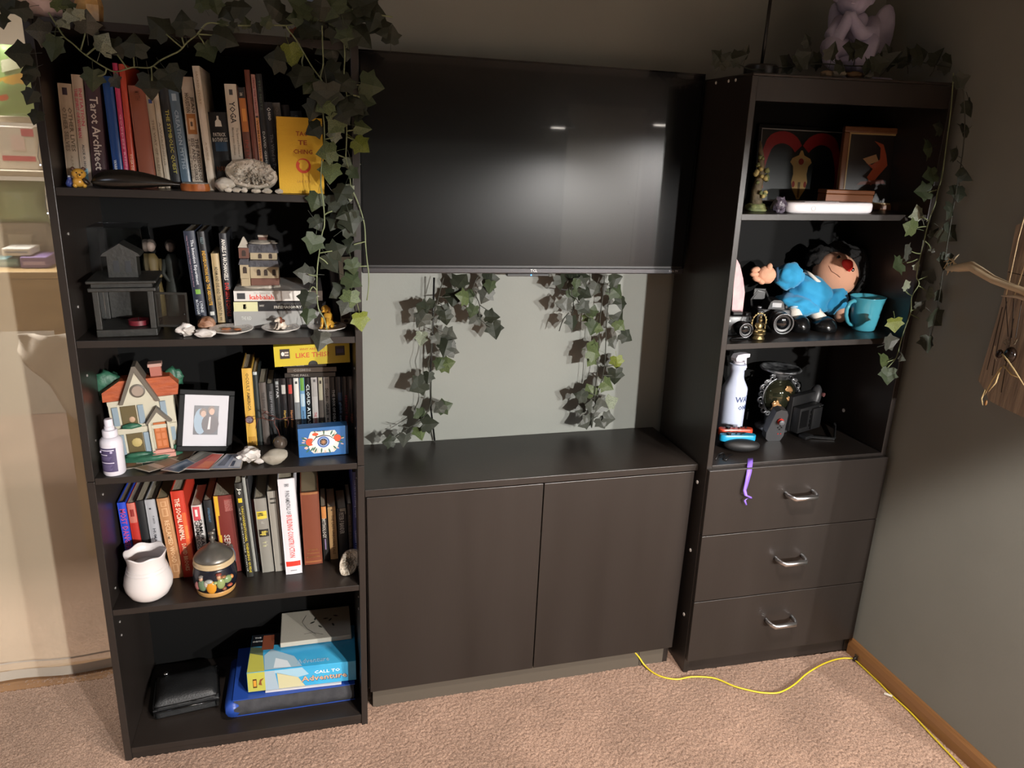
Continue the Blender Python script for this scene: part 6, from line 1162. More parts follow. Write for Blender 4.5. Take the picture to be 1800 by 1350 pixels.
def vine(name, label, y, stems, leaves, dark=False, group=None, rs=.0016):
    """stems: polylines of (px,py[,dy]); leaves: (px,py,length px,tip angle,kind[,dy])"""
    q0 = atY(*stems[0][0][:2], y); t = thing(name, label, 'ivy', q0, (0, 0, 0), group)
    for S_ in stems:
        P = [atY(q[0], q[1], y + (q[2] if len(q) > 2 else 0)) - q0 for q in S_]
        Q = []
        for i in range(len(P) - 1):
            a = P[max(i - 1, 0)]; b_ = P[i]; c = P[i + 1]; d = P[min(i + 2, len(P) - 1)]
            for k in range(4): u = k / 4; Q.append(.5 * ((2 * b_) + (c - a) * u + (2 * a - 5 * b_ + 4 * c - d) * u * u + (3 * b_ - a - 3 * c + d) * u ** 3))
        Q.append(P[-1]); B().tube(Q, rs, 5).obj('stem', STEMD if dark else STEMM, t, True)
    for L in leaves:
        px, py, ln, ang, kd = L[:5]; dy = L[5] if len(L) > 5 else RND.uniform(-.02, .012)
        c = atY(px, py, y + dy) ; sz = ln / ppm(c); o = bpy.data.objects.new('leaf', RND.choice(LMS[kd])); COL.objects.link(o); o.parent = t
        a = radians(ang); tip = V((cos(a), RND.uniform(-.45, .2), sin(a))).normalized(); nr = V((RND.uniform(-.4, .4), -1, RND.uniform(-.1, .5))); nr = (nr - tip * nr.dot(tip)).normalized(); sd = tip.cross(nr)
        m = MX((sd, tip, nr)).transposed().to_4x4(); base = c - tip * sz * .45 - q0
        o.matrix_local = T(*base) @ m @ MX.Diagonal((sz * RND.uniform(.88, 1.08), sz, sz, 1))
    return t
R_ = lambda a, b_: RND.uniform(a, b_)
vine('ivy_swag', 'ivy swag drooping across the top shelf at the left', -.375,
  [[(85, 22), (98.7, 42.7), (112, 64), (128, 77), (150.7, 97), (186.7, 120), (204, 126), (224, 121), (236, 118), (264, 118.7), (281, 106.7), (300, 97), (316, 89), (329, 74.7), (348, 58.7), (360, 44), (372, 40), (400, 44), (440, 45), (470, 44), (504, 45)],
   [(112, 65), (98, 65), (86, 58)], [(142, 88), (147, 70), (150, 58)], [(152, 97), (160, 90), (167, 84)], [(224, 121), (212, 104), (206, 96)], [(236, 118), (235, 102), (234, 96)], [(187, 120), (184, 130), (172, 134)], [(200, 125), (206, 134), (210, 142)], [(266, 118), (267, 132), (267, 142)], [(270, 116), (284, 126), (293, 132)], [(320, 84), (308, 74), (292, 60)], [(324, 80), (320, 66), (319, 56)], [(348, 60), (362, 61), (376, 62)], [(349, 62), (356, 72), (359, 78)]],
  [(68, 54, 40, 180, 'g'), (96, 86, 42, -105, 'm'), (113, 40, 24, -45, 'w'), (127, 27, 26, -30, 'w'), (152, 40, 40, 80, 'g'), (180, 76, 38, 60, 'w'), (201, 84, 34, -150, 'd'), (163, 141, 38, -100, 'm'), (205, 145, 24, -60, 'g'), (237, 79, 40, 90, 'd'), (29, 93, 44, 180, 'd'), (50, 123, 28, 200, 'd'), (12, 6, 36, 40, 'd'), (2, 37, 26, -80, 'd'), (34, 15, 34, 195, 'd'), (46, 140, 20, -100, 'd'), (53, 171, 28, -120, 'd'), (62, 206, 26, -110, 'd'), (279, 45, 44, 140, 'd'), (321, 40, 42, 95, 'd'), (396, 67, 44, -20, 'd'), (366, 93, 36, -65, 'm'), (265, 153, 44, -90, 'd'), (303, 141, 46, -60, 'd'), (424, 13, 36, 0, 'd'), (400, 20, 34, -60, 'd'), (353, 5, 26, 120, 'm'), (379, 11, 26, -80, 'm'), (392, 42, 18, 20, 'm'), (412, 50, 20, -30, 'd'), (433, 40, 20, 100, 'm'), (452, 50, 20, -60, 'd'), (470, 38, 22, 60, 'm'), (120, 10, 28, 100, 'm'), (105, 8, 26, -20, 'l'), (140, 24, 20, 40, 'w')])
vine('ivy_cluster', 'dense ivy cluster at the right end of the bookcase top', -.36,
  [[(504, 45), (540, 38), (575, 35), (610, 30), (650, 25), (690, 30)], [(540, 38), (545, 20), (552, 5)], [(610, 30), (620, 15), (640, 5)], [(610, 30), (612, 60), (606, 98)]],
  [(535, 65, 42, -60, 'd'), (581, 87, 46, -70, 'd'), (609, 86, 38, -90, 'd'), (610, 64, 36, -80, 'm'), (584, 128, 40, -40, 'd'), (670, 48, 36, -60, 'd'), (688, 61, 32, 85, 'd'), (635, 61, 52, -40, 'd'), (612, 14, 52, 30, 'm'), (584, 12, 50, 130, 'm'), (564, 14, 42, 80, 'd'), (527, 13, 42, 160, 'm'), (483, 14, 38, 150, 'd'), (642, 9, 48, 20, 'd'), (625, 29, 36, -20, 'd'), (599, 32, 46, -80, 'd'), (541, 55, 42, -120, 'd'), (660, 22, 38, -10, 'd'), (575, 52, 30, -95, 'g'), (520, 32, 30, 190, 'm'), (555, 70, 34, -60, 'd'), (595, 58, 40, -30, 'd'), (655, 38, 36, -110, 'd'), (500, 30, 30, 120, 'd'), (548, 30, 28, 20, 'm')])
vine('ivy_strand', 'long ivy strand hanging before the yellow book and saucers', -.385,
  [[(503, 45), (506, 52), (521, 71), (535, 95), (550, 120), (564, 139), (575, 157)], [(566, 45), (567, 81), (568, 113), (563.5, 137), (568, 159), (568, 199), (570, 221), (570, 244), (567, 272), (564.5, 299), (564, 327), (567, 345), (570, 377), (570, 398), (566.5, 409), (561.7, 440), (557.8, 472), (557, 511), (559.7, 542), (569, 559), (575, 580)], [(535, 95), (531, 105), (532, 120), (531, 128)], [(549, 125), (548, 138), (555, 151)], [(570, 245), (580, 243), (586, 240)], [(567, 277), (578, 272), (586, 262)], [(570, 378), (576, 374), (584, 371)], [(557, 485), (548, 484), (542, 482)], [(558, 512), (550, 504), (543, 514)], [(561, 452), (570, 458), (576, 464)], [(561, 445), (572, 443), (584, 441)]],
  [(484, 105, 38, 170, 'd'), (512, 98, 40, -80, 'y'), (525, 133, 42, -110, 'd'), (545, 150, 36, -130, 'm'), (603, 146, 38, -140, 'd'), (574, 172, 52, -90, 'd'), (568.6, 186, 32, -150, 'l'), (550, 195, 36, -110, 'd'), (551, 227, 32, -150, 'd'), (588.6, 220, 34, -130, 'l'), (588.6, 241, 26, -100, 'w'), (574.6, 268, 36, 190, 'l'), (582, 305, 36, -100, 'l'), (554, 355, 34, -110, 'm'), (557.5, 393, 28, -60, 'd'), (550, 429, 36, -110, 'm'), (536, 480, 36, 170, 'g'), (538.5, 527, 32, -110, 'd'), (541, 556, 28, -100, 'm'), (562, 600, 36, -100, 'g'), (583, 463, 36, -60, 'd'), (592, 440, 34, 20, 'd'), (600, 196, 46, -60, 'd'), (618, 188, 40, -120, 'd')])
vine('ivy_strand', 'ivy strand trailing down the right edge of the bookcase', -.37,
  [[(604, 60), (606, 98), (604.7, 134), (609, 166), (610, 190), (609.6, 205.5), (609, 252), (608, 279), (615, 302), (616.6, 325), (627.5, 352), (635, 373), (641, 398), (642.6, 430), (645.5, 461), (648, 480), (648, 505), (645, 528)], [(609, 230), (618, 229), (625, 228)], [(609, 240), (618, 244), (628, 248)], [(610, 160), (625, 150), (636, 150)], [(610, 168), (624, 168), (632, 171)], [(642.6, 425), (632, 427), (622, 430)], [(645, 468), (634, 468), (626, 468)], [(608, 278), (598, 274), (588, 270)]],
  [(654, 150, 42, -10, 'm'), (641, 176, 38, -15, 'm'), (638, 224, 30, -10, 'l'), (635, 255, 34, -40, 'y'), (618, 289, 28, -80, 'w'), (622, 305, 24, -40, 'm'), (618, 340, 28, -100, 'w'), (600, 361, 46, -60, 'd'), (600, 339, 36, -120, 'd'), (617, 391, 38, -80, 'd'), (616, 396, 38, 30, 'd'), (619.5, 493, 36, -30, 'm'), (615.6, 528, 36, -100, 'l'), (633, 565, 34, -85, 'y'), (621, 470, 30, -80, 'm'), (596, 513, 36, -150, 'd'), (608, 540, 32, -120, 'g'), (617, 430, 32, -120, 'd'), (630, 200, 30, -100, 'd'), (606, 375, 34, -150, 'd'), (588, 392, 30, -120, 'd')])
vine('ivy_strand', 'ivy strand under the television, left by the black cable', -.075,
  [[(780, 488), (774, 510), (770, 526), (763, 550), (760, 570), (758, 617), (752, 639), (755, 656), (758, 702), (752, 722), (740, 738), (718.7, 752), (700, 764), (688, 774)], [(841, 485), (832, 507), (843, 536), (841, 556)], [(770, 522), (780, 522), (792, 521)], [(770, 530), (778, 538), (782, 545)], [(762, 572), (772, 580), (782, 584)], [(843, 536), (856, 545), (862, 552)], [(843, 560), (852, 568), (862, 575)], [(755, 656), (745, 660), (736, 668)], [(758, 703), (770, 706), (778, 712)], [(719, 752), (708, 750), (700, 748)], [(832, 507), (842, 510), (850, 516)]],
  [(743, 541, 30, 150, 'd'), (741, 563, 32, -120, 'g'), (741, 596, 26, -100, 'w'), (782, 545, 26, 60, 'd'), (784, 560, 28, -80, 'd'), (790, 590, 27, -20, 'g'), (784, 612, 32, -110, 'd'), (790, 610, 30, 60, 'g'), (785, 639, 30, 15, 'l'), (772, 641, 22, -120, 'm'), (797, 523, 32, -100, 'd'), (815, 521, 30, 160, 'l'), (824, 522, 26, -70, 'm'), (811, 494, 32, 60, 'd'), (831, 548, 24, -110, 'm'), (838, 562, 24, -60, 'g'), (865, 557, 27, 0, 'd'), (869, 580, 32, -80, 'd'), (853, 520, 30, -120, 'g'), (863, 490, 30, 0, 'd'), (862, 505, 24, -100, 'm'), (736, 679, 34, -155, 'd'), (753, 664, 22, -100, 'd'), (782, 714.5, 28, 20, 'm'), (772, 718, 24, -140, 'g'), (756, 745, 30, 0, 'd'), (738, 729, 24, 200, 'm'), (739.5, 762, 26, -80, 'l'), (711, 774, 26, -100, 'g'), (682, 776, 26, 170, 'd'), (757, 534, 22, 100, 'd'), (768, 597, 20, -60, 'g')], True)
vine('ivy_strand', 'ivy strand under the television, right by the two cords', -.075,
  [[(1062, 485), (1062, 501), (1055, 560), (1051, 636), (1045, 700), (1039, 750)], [(1074, 485), (1074, 498), (1066, 565), (1063, 641), (1050, 698), (1040, 752)], [(1005, 484), (1005, 517), (1014.5, 527), (1029, 553), (1050, 565)], [(1064, 512), (1070, 513), (1076, 513)], [(1070, 535), (1080, 534), (1088, 534)], [(1064, 645), (1072, 643), (1080, 642)], [(1060, 660), (1068, 660), (1076, 660)], [(1052, 696), (1044, 694), (1036, 690)], [(1008, 525), (1008, 545), (1004, 552)], [(1000, 550), (990, 562), (983, 582)], [(1052, 710), (1048, 718), (1040, 716)]],
  [(987, 497, 28, -80, 'd'), (1017, 490, 40, 10, 'd'), (1024, 497, 24, -60, 'g'), (1027, 515, 28, -30, 'd'), (1046, 509, 25, -115, 'g'), (1006, 520, 22, -80, 'm'), (990, 534, 30, 175, 'g'), (1026, 541, 28, -40, 'd'), (1043, 547, 22, 80, 'm'), (1037, 559, 22, -60, 'l'), (1007, 568, 27, -90, 'd'), (1043, 577, 27, -120, 'm'), (1052, 578, 18, -20, 'l'), (1042, 610, 30, 150, 'l'), (1045, 620, 28, -20, 'l'), (1038, 632, 28, -130, 'l'), (1084, 513, 30, -40, 'm'), (1081, 491, 28, 20, 'd'), (1093, 533, 26, -90, 'd'), (1088, 560, 30, 70, 'd'), (1090, 572, 24, -40, 'l'), (1102, 592, 27, -30, 'd'), (1077, 603, 22, -70, 'g'), (1085, 638, 24, -80, 'y'), (1082, 663, 32, -85, 'd'), (1069, 677, 26, -40, 'l'), (1038, 687, 26, 120, 'l'), (1022, 696, 25, 165, 'd'), (1036, 714, 24, 160, 'g'), (1020, 720, 20, 190, 'g'), (1057, 714, 27, -20, 'g'), (1076, 706, 28, 20, 'w'), (1030, 744, 28, 200, 'g'), (1071, 736, 24, -10, 'g'), (1058, 744, 22, -60, 'g'), (1012, 500, 20, -100, 'm')], True)
vine('ivy_garland', 'dark ivy garland lying along the top of the right tower', -.30,
  [[(1258, 112), (1290, 108), (1320, 122), (1380, 118), (1440, 112), (1500, 116), (1560, 114), (1620, 110), (1680, 122)], [(1500, 116), (1503, 98), (1500, 88)], [(1470, 114), (1468, 100), (1466, 94)]],
  [(1262, 100, 30, 140, 'd'), (1275, 106, 30, 60, 'd'), (1300, 100, 30, 20, 'd'), (1312, 92, 24, 90, 'd'), (1385, 108, 34, 150, 'd'), (1410, 104, 34, 40, 'd'), (1435, 108, 30, 200, 'd'), (1465, 90, 30, 90, 'd', -.05), (1497, 85, 36, 170, 'd', -.05), (1516, 83, 34, 20, 'd', -.05), (1545, 112, 32, 10, 'd', -.04), (1570, 106, 34, 60, 'd'), (1595, 100, 34, 120, 'd'), (1620, 96, 34, 20, 'd'), (1650, 102, 34, 70, 'd'), (1672, 112, 34, -20, 'd'), (1690, 116, 30, -60, 'd'), (1420, 70, 22, 120, 'd'), (1560, 90, 26, 120, 'd'), (1480, 116, 26, -20, 'd', -.05), (1525, 118, 28, 190, 'd', -.05)], True)
vine('ivy_strand', 'thin ivy strand hanging down the right front edge of the tower', -.405,
  [[(1676, 128), (1672, 190), (1664, 250), (1656, 309), (1648.7, 334.7), (1644, 358), (1633, 387), (1625.6, 418), (1618, 450), (1611, 485), (1615.5, 499), (1602.5, 522), (1601, 548), (1589.5, 580), (1582, 606), (1575, 629), (1560, 646)], [(1646, 334), (1638, 336), (1632, 338)], [(1632, 388), (1626, 384), (1620, 380)], [(1628, 398), (1618, 399), (1610, 401)], [(1626, 424), (1634, 432), (1636, 442)], [(1619, 446), (1610, 445), (1602, 442)], [(1614, 455), (1602, 460), (1594, 462)], [(1614, 492), (1624, 488), (1630, 486)], [(1614, 502), (1624, 508), (1630, 514)], [(1603, 520), (1596, 516), (1590, 510)], [(1600, 546), (1610, 544), (1616, 542)], [(1600, 552), (1608, 556), (1616, 560)], [(1574, 631), (1566, 634), (1560, 636)]],
  [(1652, 224, 26, 160, 'd'), (1633, 261, 32, 190, 'm'), (1633, 309, 30, 190, 'm'), (1621, 337, 32, 185, 'm'), (1615.5, 373, 28, 120, 'w'), (1601, 399, 28, 165, 'l'), (1592, 440, 32, 140, 'g'), (1576, 467, 36, 190, 'm'), (1614, 467, 16, 90, 'w'), (1592, 500, 20, 120, 'w'), (1634, 484, 24, 60, 'g'), (1634, 517, 22, -30, 'w'), (1621, 537, 20, 60, 'g'), (1572, 571, 26, -80, 'y'), (1566, 600, 28, 20, 'g'), (1555, 635, 30, 185, 'l'), (1588, 628, 20, -40, 'g'), (1560, 661, 30, -100, 'm'), (1644, 410, 20, 70, 'd'), (1636, 443, 12, -80, 'g')])
vine('ivy_strand', 'dark ivy strand close to the right wall beside the tower', -.47,
  [[(1690, 128), (1696, 200), (1692, 270), (1680, 340), (1670, 400), (1660, 460), (1648, 540), (1634, 600)]],
  [(1706, 190, 32, -60, 'd'), (1697, 230, 30, 200, 'd'), (1700, 305, 36, -40, 'd'), (1686, 340, 30, -100, 'd'), (1672, 372, 30, -110, 'd'), (1668, 412, 34, -40, 'd'), (1660, 460, 30, -100, 'd'), (1656, 520, 30, -60, 'd'), (1644, 560, 36, -40, 'd'), (1632, 605, 30, -100, 'd'), (1690, 140, 28, 30, 'd'), (1680, 270, 28, 160, 'd')], True)
# cables behind the television
b = B(); b.tube([atY(763, 488, -.05), atY(761, 570, -.05), atY(757, 650, -.045), atY(757, 715, -.035), atY(764, 774, -.01)], .0028, 6)
tag(b.obj('power_cable', BLK, None, True), 'straight black power cable dropping from the television to the cabinet', 'cable')
for i, (q, lab) in enumerate((([(858, 488), (862, 500), (868, 510), (866, 518), (860, 514), (858, 500)], 'black looped cable hanging under the television, left of centre'), ([(1002, 488), (1004, 500), (996, 510), (984, 508), (984, 498)], 'black looped cable hanging under the television, right of centre'))):
    tag(B().tube([atY(a, c, -.06) for a, c in q], .0018, 6).obj('looped_cable', BLK, None, True), lab, 'cable')

# ------------------------------------------------------------------ cord on the carpet
F = lambda px, py, z=.008: atZ(px, py, z)
pts = [F(1116, 1147, .058), F(1123, 1155, .04), F(1132, 1168, .014), F(1146, 1181), F(1165, 1190), F(1190, 1194), F(1213, 1190), F(1240, 1190), F(1262, 1194), F(1290, 1206), F(1320, 1214), F(1345, 1218), F(1370, 1217), F(1395, 1204), F(1418, 1184), F(1445, 1168), F(1470, 1159), F(1490, 1157), F(1507, 1161), F(1530, 1183), F(1560, 1215), F(1600, 1252), F(1640, 1295), F(1690, 1348), F(1730, 1392)]
Q = []
for i in range(len(pts) - 1):
    a = pts[max(i - 1, 0)]; b_ = pts[i]; c = pts[i + 1]; d = pts[min(i + 2, len(pts) - 1)]
    for k in range(5): u = k / 5; Q.append(.5 * ((2 * b_) + (c - a) * u + (2 * a - 5 * b_ + 4 * c - d) * u * u + (3 * b_ - a - 3 * c + d) * u ** 3))
Q.append(pts[-1]); lim = XW - .0165
for q in Q: q.x = min(q.x, lim)
tag(B().tube(Q, .0027, 8).obj('yellow_cord', M('yellow_cable', 'c9b42c', .4), None, True), 'yellow network cord snaking over the carpet to the baseboard', 'cord')
p = V((XW - .0135, F(1506, 1160).y, .012)); t = thing('cord_clip', 'dark round cord clip fixed to the oak baseboard', 'clip', p)
B().lathe([(.0045, -.004), (.009, -.004), (.009, .004), (.0045, .004), (.0045, -.004)], 16, RX(pi / 2) @ T(-.003, 0, 0)).obj('clip_ring', C('2b2420', .4), t, True); B().box(-.004, .0, -.007, .007, -.006, .016, bev=.001).obj('clip_back', C('3a3028', .4), t)
p = F(1561, 1222, .009); t = thing('plastic_scrap', 'small white plastic scrap on the carpet beside the yellow cord', 'scrap', p, (0, 0, -.8)); B().box(-.012, .012, -.004, .004, 0, .004, bev=.0012).obj('scrap_body', C('c9c2b5'), t); B().box(-.006, .004, -.0041, -.003, .0041, .006).obj('scrap_ridge', C('d5cec2'), t)
st(B().cyl(.0025, 0, .004, 8, T(XW - .004, -.9, .72) @ RY(pi / 2)).obj('trim_1', C('a9a59a')))

# ------------------------------------------------------------------ driftwood hanging on the right wall
wx = XW - .022; PW = lambda px, py, x=wx: at(px, py, 0, x)
ol = [(1786, 396), (1775, 450), (1768, 500), (1758, 540), (1744, 585), (1730, 635), (1719, 668), (1732, 688), (1738, 704), (1765, 718), (1800, 734), (1860, 750), (1900, 700), (1905, 600), (1900, 500), (1890, 420), (1880, 380), (1830, 376)]
P = [PW(*q) for q in ol]; c0 = V((XW - .002, P[0].y, P[0].z))
t = thing('driftwood_hanging', 'weathered plank wall hanging with driftwood branch, twine and dark bead', 'wall hanging', c0)
WTH = M('weathered_wood', '74665a', .75, var=(14, 'a8957f', .3, .7), bump=(30, .9), stretch=(1, 6, .6)); PALE = M('pale_driftwood', 'b5a184', .65, var=(24, 'd3c1a0', .3, .7), bump=(60, .5), stretch=(1, .3, 3))
n = len(P); vs = [(wx - c0.x, q.y - c0.y, q.z - c0.z) for q in P] + [(-.001, (q.y - c0.y), (q.z - c0.z)) for q in P]
B().add(vs, [tuple(range(n)), tuple(range(2 * n - 1, n - 1, -1))] + [(i, i + n, (i + 1) % n + n, (i + 1) % n) for i in range(n)]).obj('plank', WTH, t)
for q in (((1772, 478), (1790, 482), (1830, 492)), ((1762, 540), (1748, 600), (1735, 650)), ((1770, 530), (1757, 590), (1744, 660)), ((1782, 560), (1772, 620), (1760, 690))): B().tube([PW(a, b_, wx - .0003) - c0 for a, b_ in q], .0011, 4).obj('crack', C('2b231d', .8), t)
bx_ = wx - .03; W2 = lambda px, py: PW(px, py, bx_) - c0
B().tube([W2(*q) for q in ((1664, 472), (1685, 471), (1707, 468), (1722, 477), (1745, 491), (1772, 502), (1800, 512), (1840, 530), (1880, 540))], [.006, .0105, .0135, .0125, .0105, .009, .009, .009, .007], 9).obj('branch', PALE, t, True)
B().tube([W2(*q) for q in ((1760, 520), (1785, 521), (1810, 528), (1840, 540))], [.001, .004, .005, .004], 8).obj('thin_branch', C('c0b098', .6), t, True)
b = B(); TW = M('jute_twine', 'cdb890', .8)
for i in range(7): a = i * .9; b.tube([W2(1668 + 10 * cos(a), 466 + 14 * sin(a)), W2(1672 + 7 * cos(a + 1.5), 466 + 12 * sin(a + 1.5)), W2(1676 - 6 * cos(a), 468 - 9 * sin(a))], .0012, 5)
stuff(b.obj('twine_knot', TW, t, True)); B().tube([W2(1676, 458), W2(1680, 452), W2(1686, 447)], [.0015, .003, .0008], 6).obj('dried_bud', C('8d8068', .7), t, True); B().tube([W2(1668, 476), W2(1664, 484)], [.0012, .0004], 5).obj('twine_end', TW, t)
for q in (((1812, 340), (1790, 420), (1768, 522)), ((1830, 380), (1800, 470), (1782, 524)), ((1850, 380), (1812, 470), (1797, 528))): B().tube([W2(*z_) for z_ in q], .0013, 5).obj('twine_line', TW, t)
for q in (((1768, 522), (1770, 560), (1772, 592)), ((1782, 524), (1780, 560), (1778, 594)), ((1796, 528), (1790, 565), (1785, 594))): B().tube([W2(*z_) for z_ in q], .0011, 5).obj('dark_cord', C('2b221b', .7), t)
q = W2(1776, 624); b = B().ball((0, 0, 0), 1, 18, T(*q), (.011, .016, .021)); bd = b.obj('dark_bead', M('dark_seed', '1d120d', .18, spec=.7), t, True)
q = W2(1757, 622); B().ball((0, 0, 0), 1, 14, T(*q) @ RX(.2), (.006, .009, .012)).obj('shell', C('2a1d18', .2), t, True); B().tube([W2(1749, 608), W2(1747, 622), W2(1752, 634)], .0016, 5).obj('shell_rim', C('b5a58c', .5), t)
b = B()
for i in range(6): b.tube([W2(1766 + i * 4, 598), W2(1763 + i * 5, 602 - 6 * (i % 2)), W2(1768 + i * 3, 606)], .001, 4)
stuff(b.obj('cord_knots', C('6d5f4c', .8), t))
q = W2(1774, 628); 
for z_, nm in ((((1769, 622), (1778, 632), (1792, 652), (1810, 680)), 'twine_tail'), (((1768, 645), (1752, 668), (1738, 694)), 'twine_tail'), (((1772, 642), (1786, 658), (1800, 664)), 'twine_tail'), (((1740, 684), (1733, 700), (1735, 712)), 'twine_tail'), (((1765, 650), (1758, 672), (1745, 688)), 'twine_tail')): B().tube([W2(a, c) + V((-.014, 0, 0)) for a, c in z_], [.0022] * (len(z_) - 1) + [.0008], 6).obj(nm, C('c0a878', .7), t, True)
q = W2(1733, 708); B().ball((0, 0, 0), 1, 10, T(*q), (.003, .004, .008)).obj('wood_charm', C('8a6236', .5), t, True)

# ------------------------------------------------------------------ side room behind the clear curtain
m = bpy.data.materials.new('clear_vinyl'); m.use_nodes = True; nt = m.node_tree; bs = nt.nodes['Principled BSDF']; out = nt.nodes['Material Output']
bs.inputs['Base Color'].default_value = lin('d3c5ac'); bs.inputs['Roughness'].default_value = .25
tr = nt.nodes.new('ShaderNodeBsdfTransparent'); mx = nt.nodes.new('ShaderNodeMixShader'); mx.inputs[0].default_value = .52; tr.inputs[0].default_value = (.97, .96, .93, 1)
nt.links.new(tr.outputs[0], mx.inputs[1]); nt.links.new(bs.outputs[0], mx.inputs[2]); nt.links.new(mx.outputs[0], out.inputs[0])
t = thing('vinyl_curtain', 'clear vinyl curtain covering the opening left of the bookcase', 'curtain', (-.66, .05, 0))
g = [[(-.63 + 1.26 * i / 40, .006 * sin(i * .7) + .003 * sin(i * 2.1 + j), z) for i in range(41)] for j, z in enumerate((.012, .5, 1.0, 1.5, 2.095))]
B().sheet(g).obj('film', m, t, True)
WV = M('white_vinyl_hem', 'b0a79a', .35, bump=(30, .2))
for z0, z1 in ((.004, .036), (.06, .066)):
    g = [[(-.63 + 1.26 * i / 40, -.004 + .006 * sin(i * .7), z) for i in range(41)] for z in (z0, z1)]; o = B().sheet(g).obj('hem_band', WV, t, True)
B().ball((.45, -.004, .018), .004, 8, None, (3, .5, .5)).obj('hem_mark', C('2b2a28'), t)
st(B().box(-1.3, -.002, .0, .10, -.001, .004).obj('trim_2', OAK))
dy = .75; q0 = atY(40, 478, dy); zt = q0.z; x1 = atY(108, 530, dy).x
t = thing('wooden_desk', 'pale wooden desk seen through the vinyl curtain', 'desk', (x1 - .5, dy + .3, 0)); PW_ = M('pale_desk_wood', '8d7348', .5, var=(5, 'a0855a', .3, .7), stretch=(1, .2, 6))
zb = atY(60, 582, dy).z
B().box(-.5, .5, -.3, .3, zt - .025, zt, bev=.003).obj('desk_top', PW_, t); d_ = B().box(-.5, .5, -.298, -.28, zb, zt - .026).obj('drawer_front', PW_, t)
B().lathe([(.0, .02), (.012, .018), (.012, .012), (.006, .008), (.006, 0)], 14, T(.0, -.298, (zt + zb) / 2) @ RX(pi / 2)).obj('drawer_knob', C('6d5530'), d_, True)
for x in (-.48, .46):
    for y in (-.29, .26): B().box(x, x + .03, y, y + .03, 0, zt - .026).obj('leg', PW_, t)
def boxat(name, label, cat, px0, px1, pyt, z, y, dep, col, parts=(), rough=.5):
    xa, xb = atY(px0, pyt, y).x, atY(px1, pyt, y).x; h = atY((px0 + px1) / 2, pyt, y).z - z; h = max(h, .02)
    t = thing(name, label, cat, ((xa + xb) / 2, y, z + .0006), (0, 0, .03)); w2 = (xb - xa) / 2
    o = B().box(-w2, w2, 0, dep, 0, h, bev=min(.004, h / 5)).obj('box_body', C(col, rough), t)
    for nm, cc, u0, u1, v0, v1 in parts: B().box(-w2 + 2 * w2 * u0, -w2 + 2 * w2 * u1, -.0008, 0, h * v0, h * v1).obj(nm, C(cc), o)
    return t
boxat('paper_box', 'purple paper box on the desk behind the vinyl curtain', 'box', 34, 82, 452, zt, .82, .14, '75608d', [('printed_band', 'a894b5', .1, .9, .3, .6)])
boxat('paper_box', 'teal paper box at the left on the curtained desk', 'box', -14, 32, 455, zt, .85, .14, '5d8d92', [('printed_band', '8fb0b0', .1, .9, .3, .6)])
boxat('note_pad', 'white note pad lying on the boxes behind the vinyl curtain', 'paper', 2, 52, 437, atY(40, 452, .82).z + .002, .83, .12, 'c9c6c0', [('ruled_lines', '8d94a0', .1, .9, .4, .6)])
sz = atY(40, 300, .9).z; xs = atY(108, 300, .9).x
t = thing('wall_shelf', 'pale wall shelf over the desk behind the vinyl curtain', 'shelf', (xs - .5, 1.05, sz)); B().box(-.5, .5, -.15, .15, -.02, 0, bev=.003).obj('shelf_board', C('a89c88'), t); B().box(.44, .46, -.1, .14, -.16, -.0205).obj('bracket', C('8d8578'), t); B().box(-.46, -.44, -.1, .14, -.16, -.0205).obj('bracket', C('8d8578'), t)
t2 = boxat('carton', 'white carton with a red stripe on the curtained wall shelf', 'carton', -20, 58, 222, sz, .95, .12, 'b8aea2', [('printed_stripe', 'a8474a', .2, .95, .2, .32), ('printed_rose', 'c0a8a0', .45, .75, .45, .8), ('printed_corner', 'a84a50', .7, .98, .78, .95)])
z2 = atY(30, 205, 1.0).z; t = thing('wall_shelf', 'upper pale wall shelf above the carton behind the curtain', 'shelf', (xs - .5, 1.12, z2)); B().box(-.5, .5, -.14, .14, -.02, 0, bev=.003).obj('shelf_board', C('a89c88'), t); B().box(.44, .46, -.1, .13, -.14, -.0205).obj('bracket', C('8d8578'), t)
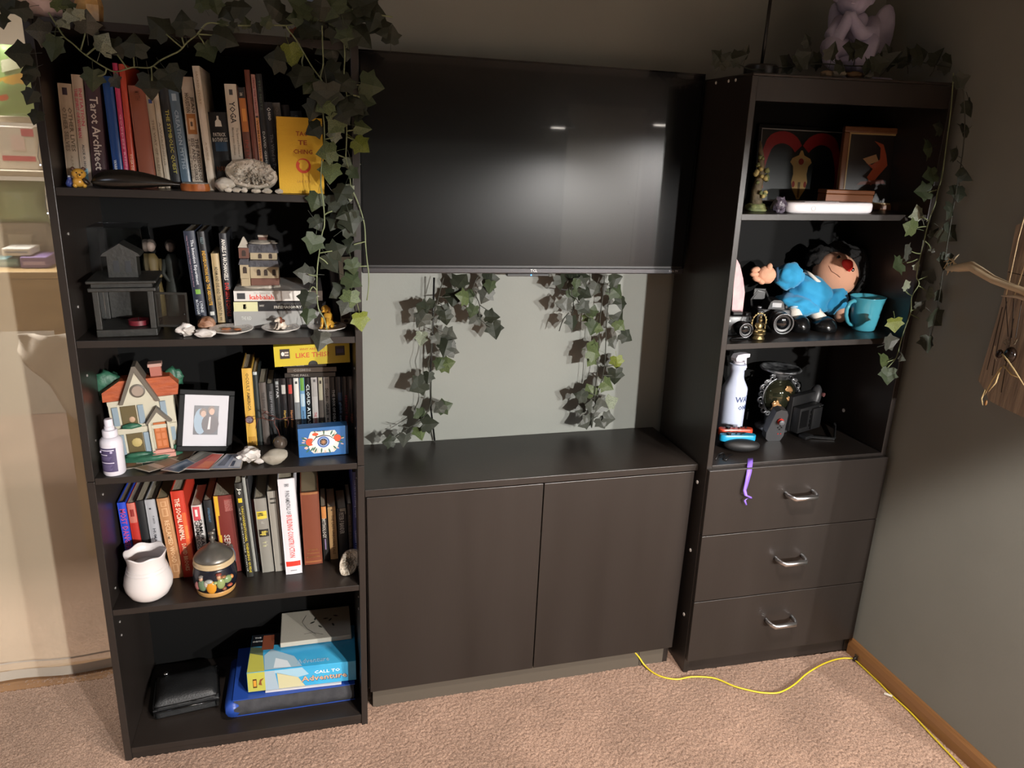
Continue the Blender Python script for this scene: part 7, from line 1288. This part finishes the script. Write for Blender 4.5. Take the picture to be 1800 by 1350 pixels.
def bag(label, cols, px, w_, pyt, z, y, seed):
    c = atY(px, pyt, y); h = c.z - z; wd = w_ / ppm(c) / 2; t = thing('snack_bag', label, 'bag', (c.x, y, z + .001), (0, 0, .1)); g = []
    nr = 12
    for side in (1, -1):
        g = [[((-1 + 2 * i / 12) * wd * (1 - .06 * sin(pi * j / nr)), side * -.035 * (sin(pi * i / 12) * sin(pi * j / nr)) ** .6 + .004 * NZ.noise(V((i * .5, j * .5, seed))), h * j / nr) for i in range(13)] for j in range(nr + 1)]
        b = B().sheet(g); b.obj('bag_front' if side > 0 else 'bag_back', C(cols[0], .2), t, True)
    for k, cc in enumerate(cols[1:]):
        j0 = 1 + 3 * k; gg = [[((-1 + 2 * (i + k) / 12) * wd * .9, -.0365 * (sin(pi * min(12, i + k) / 12) * sin(pi * j / nr)) ** .6 - .001, h * (j + .22 * i) / nr) for i in range(1, 10 - k)] for j in (j0, j0 + 1, j0 + 2)]; B().sheet(gg).obj('bag_print', C(cc, .2), t, True)
bag('bright green snack bag with orange stripes behind the curtain', ['7d9a5c', 'c0562c', 'c9a03c', 'b5b89a'], 25, 96, 80, z2, .98, 1)
bag('light green leafy snack bag below the carton shelf', ['93a37c', '7d9a52'], 30, 84, 318, zt + .12, 1.02, 5)
boxat('storage_box', 'grey storage box under the leafy bag on the desk', 'box', -20, 80, 392, zt, .98, .16, '8d867a', [('label', 'b0a99c', .3, .7, .3, .7)])
c = atY(40, 590, .62); zc = c.z
g = []
for j in range(9):
    u = j / 8; g.append([(lambda q: (q.x, .62 + .02 * sin(i * 1.2 + j * .4), q.z))(atY(30 + 112 * i / 8 + 0 * u, 588 + (30 + 128 * i / 8) * u, .62)) for i in range(9)])
o = B().sheet(g).obj('white_cloth', M('white_cloth', 'b8ada0', .8), None, True); o.modifiers.new('thickness', 'SOLIDIFY').thickness = .002; tag(o, 'white cloth hanging from the desk behind the vinyl curtain', 'cloth')
# fairy lights on the curtain edge
for i, (px, py) in enumerate(((71, 290), (84, 375))):
    p = atY(px, py, .03); t = thing('fairy_light', ['upper tiny white fairy light beside the bookcase edge', 'lower tiny white fairy light beside the bookcase edge'][i], 'light', p); B().ball((0, 0, 0), .0018, 10).obj('bulb', M('fairy_glow', 'dfe8ff', .5, emit=4), t, True); B().tube([(0, 0, .003), (-.004, .004, .02), (.002, .006, .05)], .0007, 5).obj('wire', C('a9a9a9'), t)
# curtain reflected in the television
t = thing('pink_curtain', 'pale pink curtain hanging in the far dining area', 'curtain', (4.5, -6.75, 0)); g = [[(.12 * sin(i * 1.6) * .3, -.45 + .9 * i / 30, z) for i in range(31)] for z in (.05, 1.0, 2.1)]
o = B().sheet(g).obj('curtain_panel', C('b58d92', .8), t, True); B().tube([(0, -.5, 2.12), (0, .5, 2.12)], .012, 8).obj('curtain_rod', CHROME, t, True)
